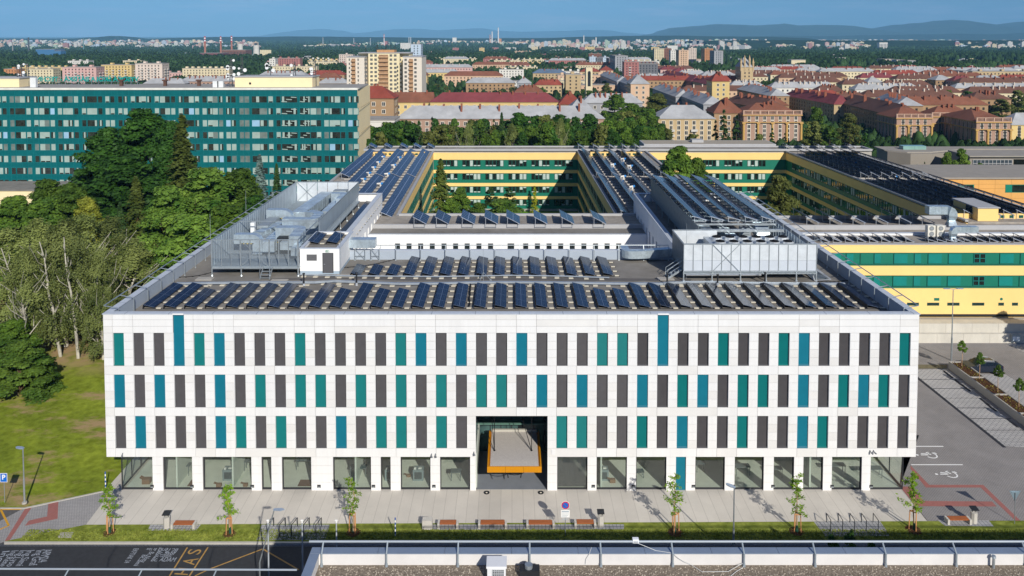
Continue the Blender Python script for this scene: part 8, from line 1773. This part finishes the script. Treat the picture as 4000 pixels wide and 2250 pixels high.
# open field strip
m=MB();a,b=1500,1950;m.quad((xp(3660,b),b,-39.7),(xp(4200,b),b,-39.7),(xp(4200,a),a,-39.7),(xp(3690,a),a,-39.7));m.v=[m.v[i]for i in(3,2,1,0)];m.build('field',M('field_straw','9a9455',1,col2='8c8a4c',scale=.01,spec=0),kind='structure')
m=MB();m.box(xp(60,2400),xp(440,2400),2400,2412,-40,-31);m.build('viaduct',wmat('pale'),label='long pale motorway line crossing the left woods',cat='road bridge')
# ---------------------------------------------------------------- woods as one mass per belt: thousands of leafy domes
def wood(name,n,Y0,Y1,r0,r1,mat,seed,holes=.42,ulo=-200,uhi=4200,fr=.012,ppow=1.0,hz=1.1):
 rs_=np.random.RandomState(seed);Y=Y0*(Y1/Y0)**(rs_.uniform(0,1,n)**ppow);u=rs_.uniform(ulo,uhi,n);x=(u-2000)/F*Y
 # density pattern leaves clearings
 pat=np.sin(x*fr+1.3)*np.cos(Y*fr*.8+.4)+np.sin(x*fr*.37+Y*fr*.21)+.7*np.sin(x*fr*2.3-Y*fr*1.1)
 fld=(Y>1480)&(Y<1980)&(u>3655)
 town=(Y<1750)&(u>1500)&(u<2950)&(rs_.uniform(0,1,n)>.3)
 clr=(Y>2000)&(Y<3000)&(((u>775)&(u<1070))|((u>140)&(u<262)))
 keep=(pat>-holes*2.2)&~fld&~town&~clr;x=x[keep];Y=Y[keep];m_=len(x);g=np.interp(Y,[a for a,_ in GP],[b for _,b in GP]);r=rs_.uniform(r0,r1,m_)*(Y/Y0)**.45
 # dome: 8 x (2 rings) irregular
 k=7;ang=np.arange(k)*2*np.pi/k;rings=[(1.0,.05),(.85,.55),(.4,.95)]
 V=np.zeros((m_,3*k,3))
 for j,(rr,zz_)in enumerate(rings):
  jit=rs_.uniform(.72,1.25,(m_,k));V[:,j*k:(j+1)*k,0]=x[:,None]+np.cos(ang+j*.4)*rr*r[:,None]*jit;V[:,j*k:(j+1)*k,1]=Y[:,None]+np.sin(ang+j*.4)*rr*r[:,None]*jit;V[:,j*k:(j+1)*k,2]=g[:,None]+zz_*r[:,None]*hz*2.0*rs_.uniform(.8,1.15,(m_,k))-1
 quads=[]
 for j in range(2):
  for i in range(k):quads.append((j*k+i,j*k+(i+1)%k,(j+1)*k+(i+1)%k,(j+1)*k+i))
 quads.append((2*k,2*k+1,2*k+2,2*k+3));quads.append((2*k,2*k+3,2*k+4,2*k+5));quads.append((2*k,2*k+5,2*k+6,2*k+6))
 quads=quads[:-1];Q=np.array(quads);idx=(Q[None]+(np.arange(m_)*3*k)[:,None,None]).reshape(-1)
 me=bpy.data.meshes.new(name);me.vertices.add(m_*3*k);me.vertices.foreach_set('co',V.astype(np.float32).ravel());nq=len(idx)//4;me.loops.add(nq*4);me.loops.foreach_set('vertex_index',idx.astype(np.int32));me.polygons.add(nq);me.polygons.foreach_set('loop_start',np.arange(0,nq*4,4,dtype=np.int32));me.polygons.foreach_set('loop_total',np.full(nq,4,dtype=np.int32));me.materials.append(mat);me.update(calc_edges=True)
 o=bpy.data.objects.new(name,me);COL.objects.link(o);o['kind']='stuff';o['category']='woods';return o
wm_=M('woods_leaves','3f5832',.95,col2='182716',scale=.018,var2=.4,scale2=.25,spec=0)
wood('woodland',9000,640,1150,3.0,5.0,wm_,1,.1)['label']='nearer belt of town woods seen as one mass of crowns'
wood('woodland',24000,1100,3200,4.5,7,wm_,2,.62,fr=.009)['label']='wide middle belt of dark green woods beyond the town'
wood('woodland',16000,3200,9000,6,9,wm_,3,.45,fr=.004)['label']='far belt of woods between the distant estates'
wood('woodland',4500,560,1150,3.4,5.2,wm_,8,.25,ulo=1400)['label']='leafy yards between the old town rows'
wood('woodland',6000,225,640,1.4,2.8,wm_,4,.2)['label']='undergrowth and bushes between the apartment blocks'
# ---------------------------------------------------------------- hills and mountains
def ridge(name,prof,Y,dp,mat,label,zb=-45,jag=0,seed=1):
 rs_=random.Random(seed);pts=[]
 for(u0,v0),(u1,v1)in zip(prof[:-1],prof[1:]):
  n=max(2,int(abs(u1-u0)/18))
  for k in range(n):t_=k/n;s_=t_*t_*(3-2*t_);pts.append((u0+(u1-u0)*t_,v0+(v1-v0)*s_+rs_.uniform(-jag,jag)))
 pts.append(prof[-1]);rows_=7;V=[];Fc=[]
 for j in range(rows_+1):
  for i,(u,v)in enumerate(pts):
   f=math.sin(math.pi*j/rows_)if True else 0;yy=Y+dp*(j/rows_-.5);z1=zp(v,Y)-zb;w_=f**.8*(1+.05*math.sin(i*.9+j*2.1)*(j not in(rows_//2,rows_//2+1)));V.append((xp(u,Y)*(1+0),yy,zb+z1*(f**.8 if j!=rows_//2 else 1)*(1 if j==rows_//2 else .97+.03*math.sin(i*1.7+j))))
 n=len(pts)
 for j in range(rows_):
  for i in range(n-1):Fc.append((j*n+i,j*n+i+1,(j+1)*n+i+1,(j+1)*n+i))
 me=bpy.data.meshes.new(name);me.from_pydata(V,[],Fc);me.materials.append(mat);me.polygons.foreach_set('use_smooth',[True]*len(me.polygons));o=bpy.data.objects.new(name,me);COL.objects.link(o);o['kind']='structure';o['label']=label
hm=M('hill_forest','2c4024',1,col2='22331c',scale=.002,var2=.3,scale2=.01,spec=0)
ridge('hills',[(-400,151),(0,151),(100,150),(220,151),(360,150),(395,146),(440,147),(462,141),(478,140),(500,147),(600,152),(760,147),(900,144),(1050,144),(1150,142),(1300,143),(1500,145),(1800,150),(2100,149),(2300,143),(2450,140),(2620,139),(2800,142),(2950,143),(3100,147)],9500,2200,hm,'low dark wooded ridge along the horizon',jag=.3)
ridge('hills',[(2700,158),(3000,156),(3200,157),(3350,158),(3500,157),(3800,157),(4300,156)],5600,1600,hm,'dark wooded rise in the right plain',jag=.4,seed=3)
mm_=M('mountain_forest','35472c',1,col2='27361f',scale=.0006,var2=.25,scale2=.003,spec=0)
ridge('mountains',[(900,146),(1060,140),(1130,125),(1200,117),(1280,113),(1340,119),(1390,130),(1440,127),(1500,119),(1560,114),(1640,113),(1720,118),(1800,114),(1880,110),(1960,121),(2040,124),(2130,122),(2200,121),(2290,117),(2360,118),(2440,128),(2520,134),(2640,142)],34000,6000,mm_,'pale distant mountains on the left and centre horizon')
ridge('mountains',[(2500,142),(2560,130),(2620,108),(2700,102),(2770,95),(2850,97),(2920,100),(3000,96),(3028,93),(3080,100),(3150,98),(3230,99),(3290,102),(3350,115),(3400,118),(3450,105),(3520,92),(3590,88),(3660,79),(3720,82),(3800,102),(3850,99),(3920,92),(3970,84),(4060,76),(4300,70)],19000,6000,mm_,'large blue mountains on the right horizon')
ridge('mountains',[(2900,143),(3050,140),(3200,141),(3400,137),(3550,134),(3700,132),(3850,134),(4000,128),(4300,126)],14500,3000,hm,'dark foothills before the right mountains',seed=5)
# ---------------------------------------------------------------- haze
hzm=bpy.data.materials.new('haze_air');hzm.use_nodes=True;t=hzm.node_tree;t.nodes.clear();o_=t.nodes.new('ShaderNodeOutputMaterial');pv=t.nodes.new('ShaderNodeVolumePrincipled')
pv.inputs['Color'].default_value=(.28,.63,1,1);pv.inputs['Density'].default_value=HAZE;pv.inputs['Anisotropy'].default_value=-.22;t.links.new(pv.outputs[0],o_.inputs['Volume'])
m=MB();m.box(-29900,29900,-120,39500,-46,1300);o=m.build('haze',hzm,local=True);o['kind']='stuff';o['label']='thin blue summer haze over the plain';o['category']='haze'
for T in TP.values():
 if not T[3]:
  for c in list(T[0].children):bpy.data.objects.remove(c)
  bpy.data.objects.remove(T[0])
  # labels: things that still share one are told apart by their order from the left
same={}
for o in COL.objects:
 if o.parent is None and o.get('label')and o.get('group'):same.setdefault(o['label'],[]).append(o)
for lab,ob_ in same.items():
 if 1<len(ob_)<=40:
  ob_.sort(key=lambda o:o.location.x/max(1,o.location.y))
  for i,o in enumerate(ob_):
   s_=lab+', '+nth(i,len(ob_)).replace(' the ',' ')
   if len(s_.split())<=16:o['label']=s_
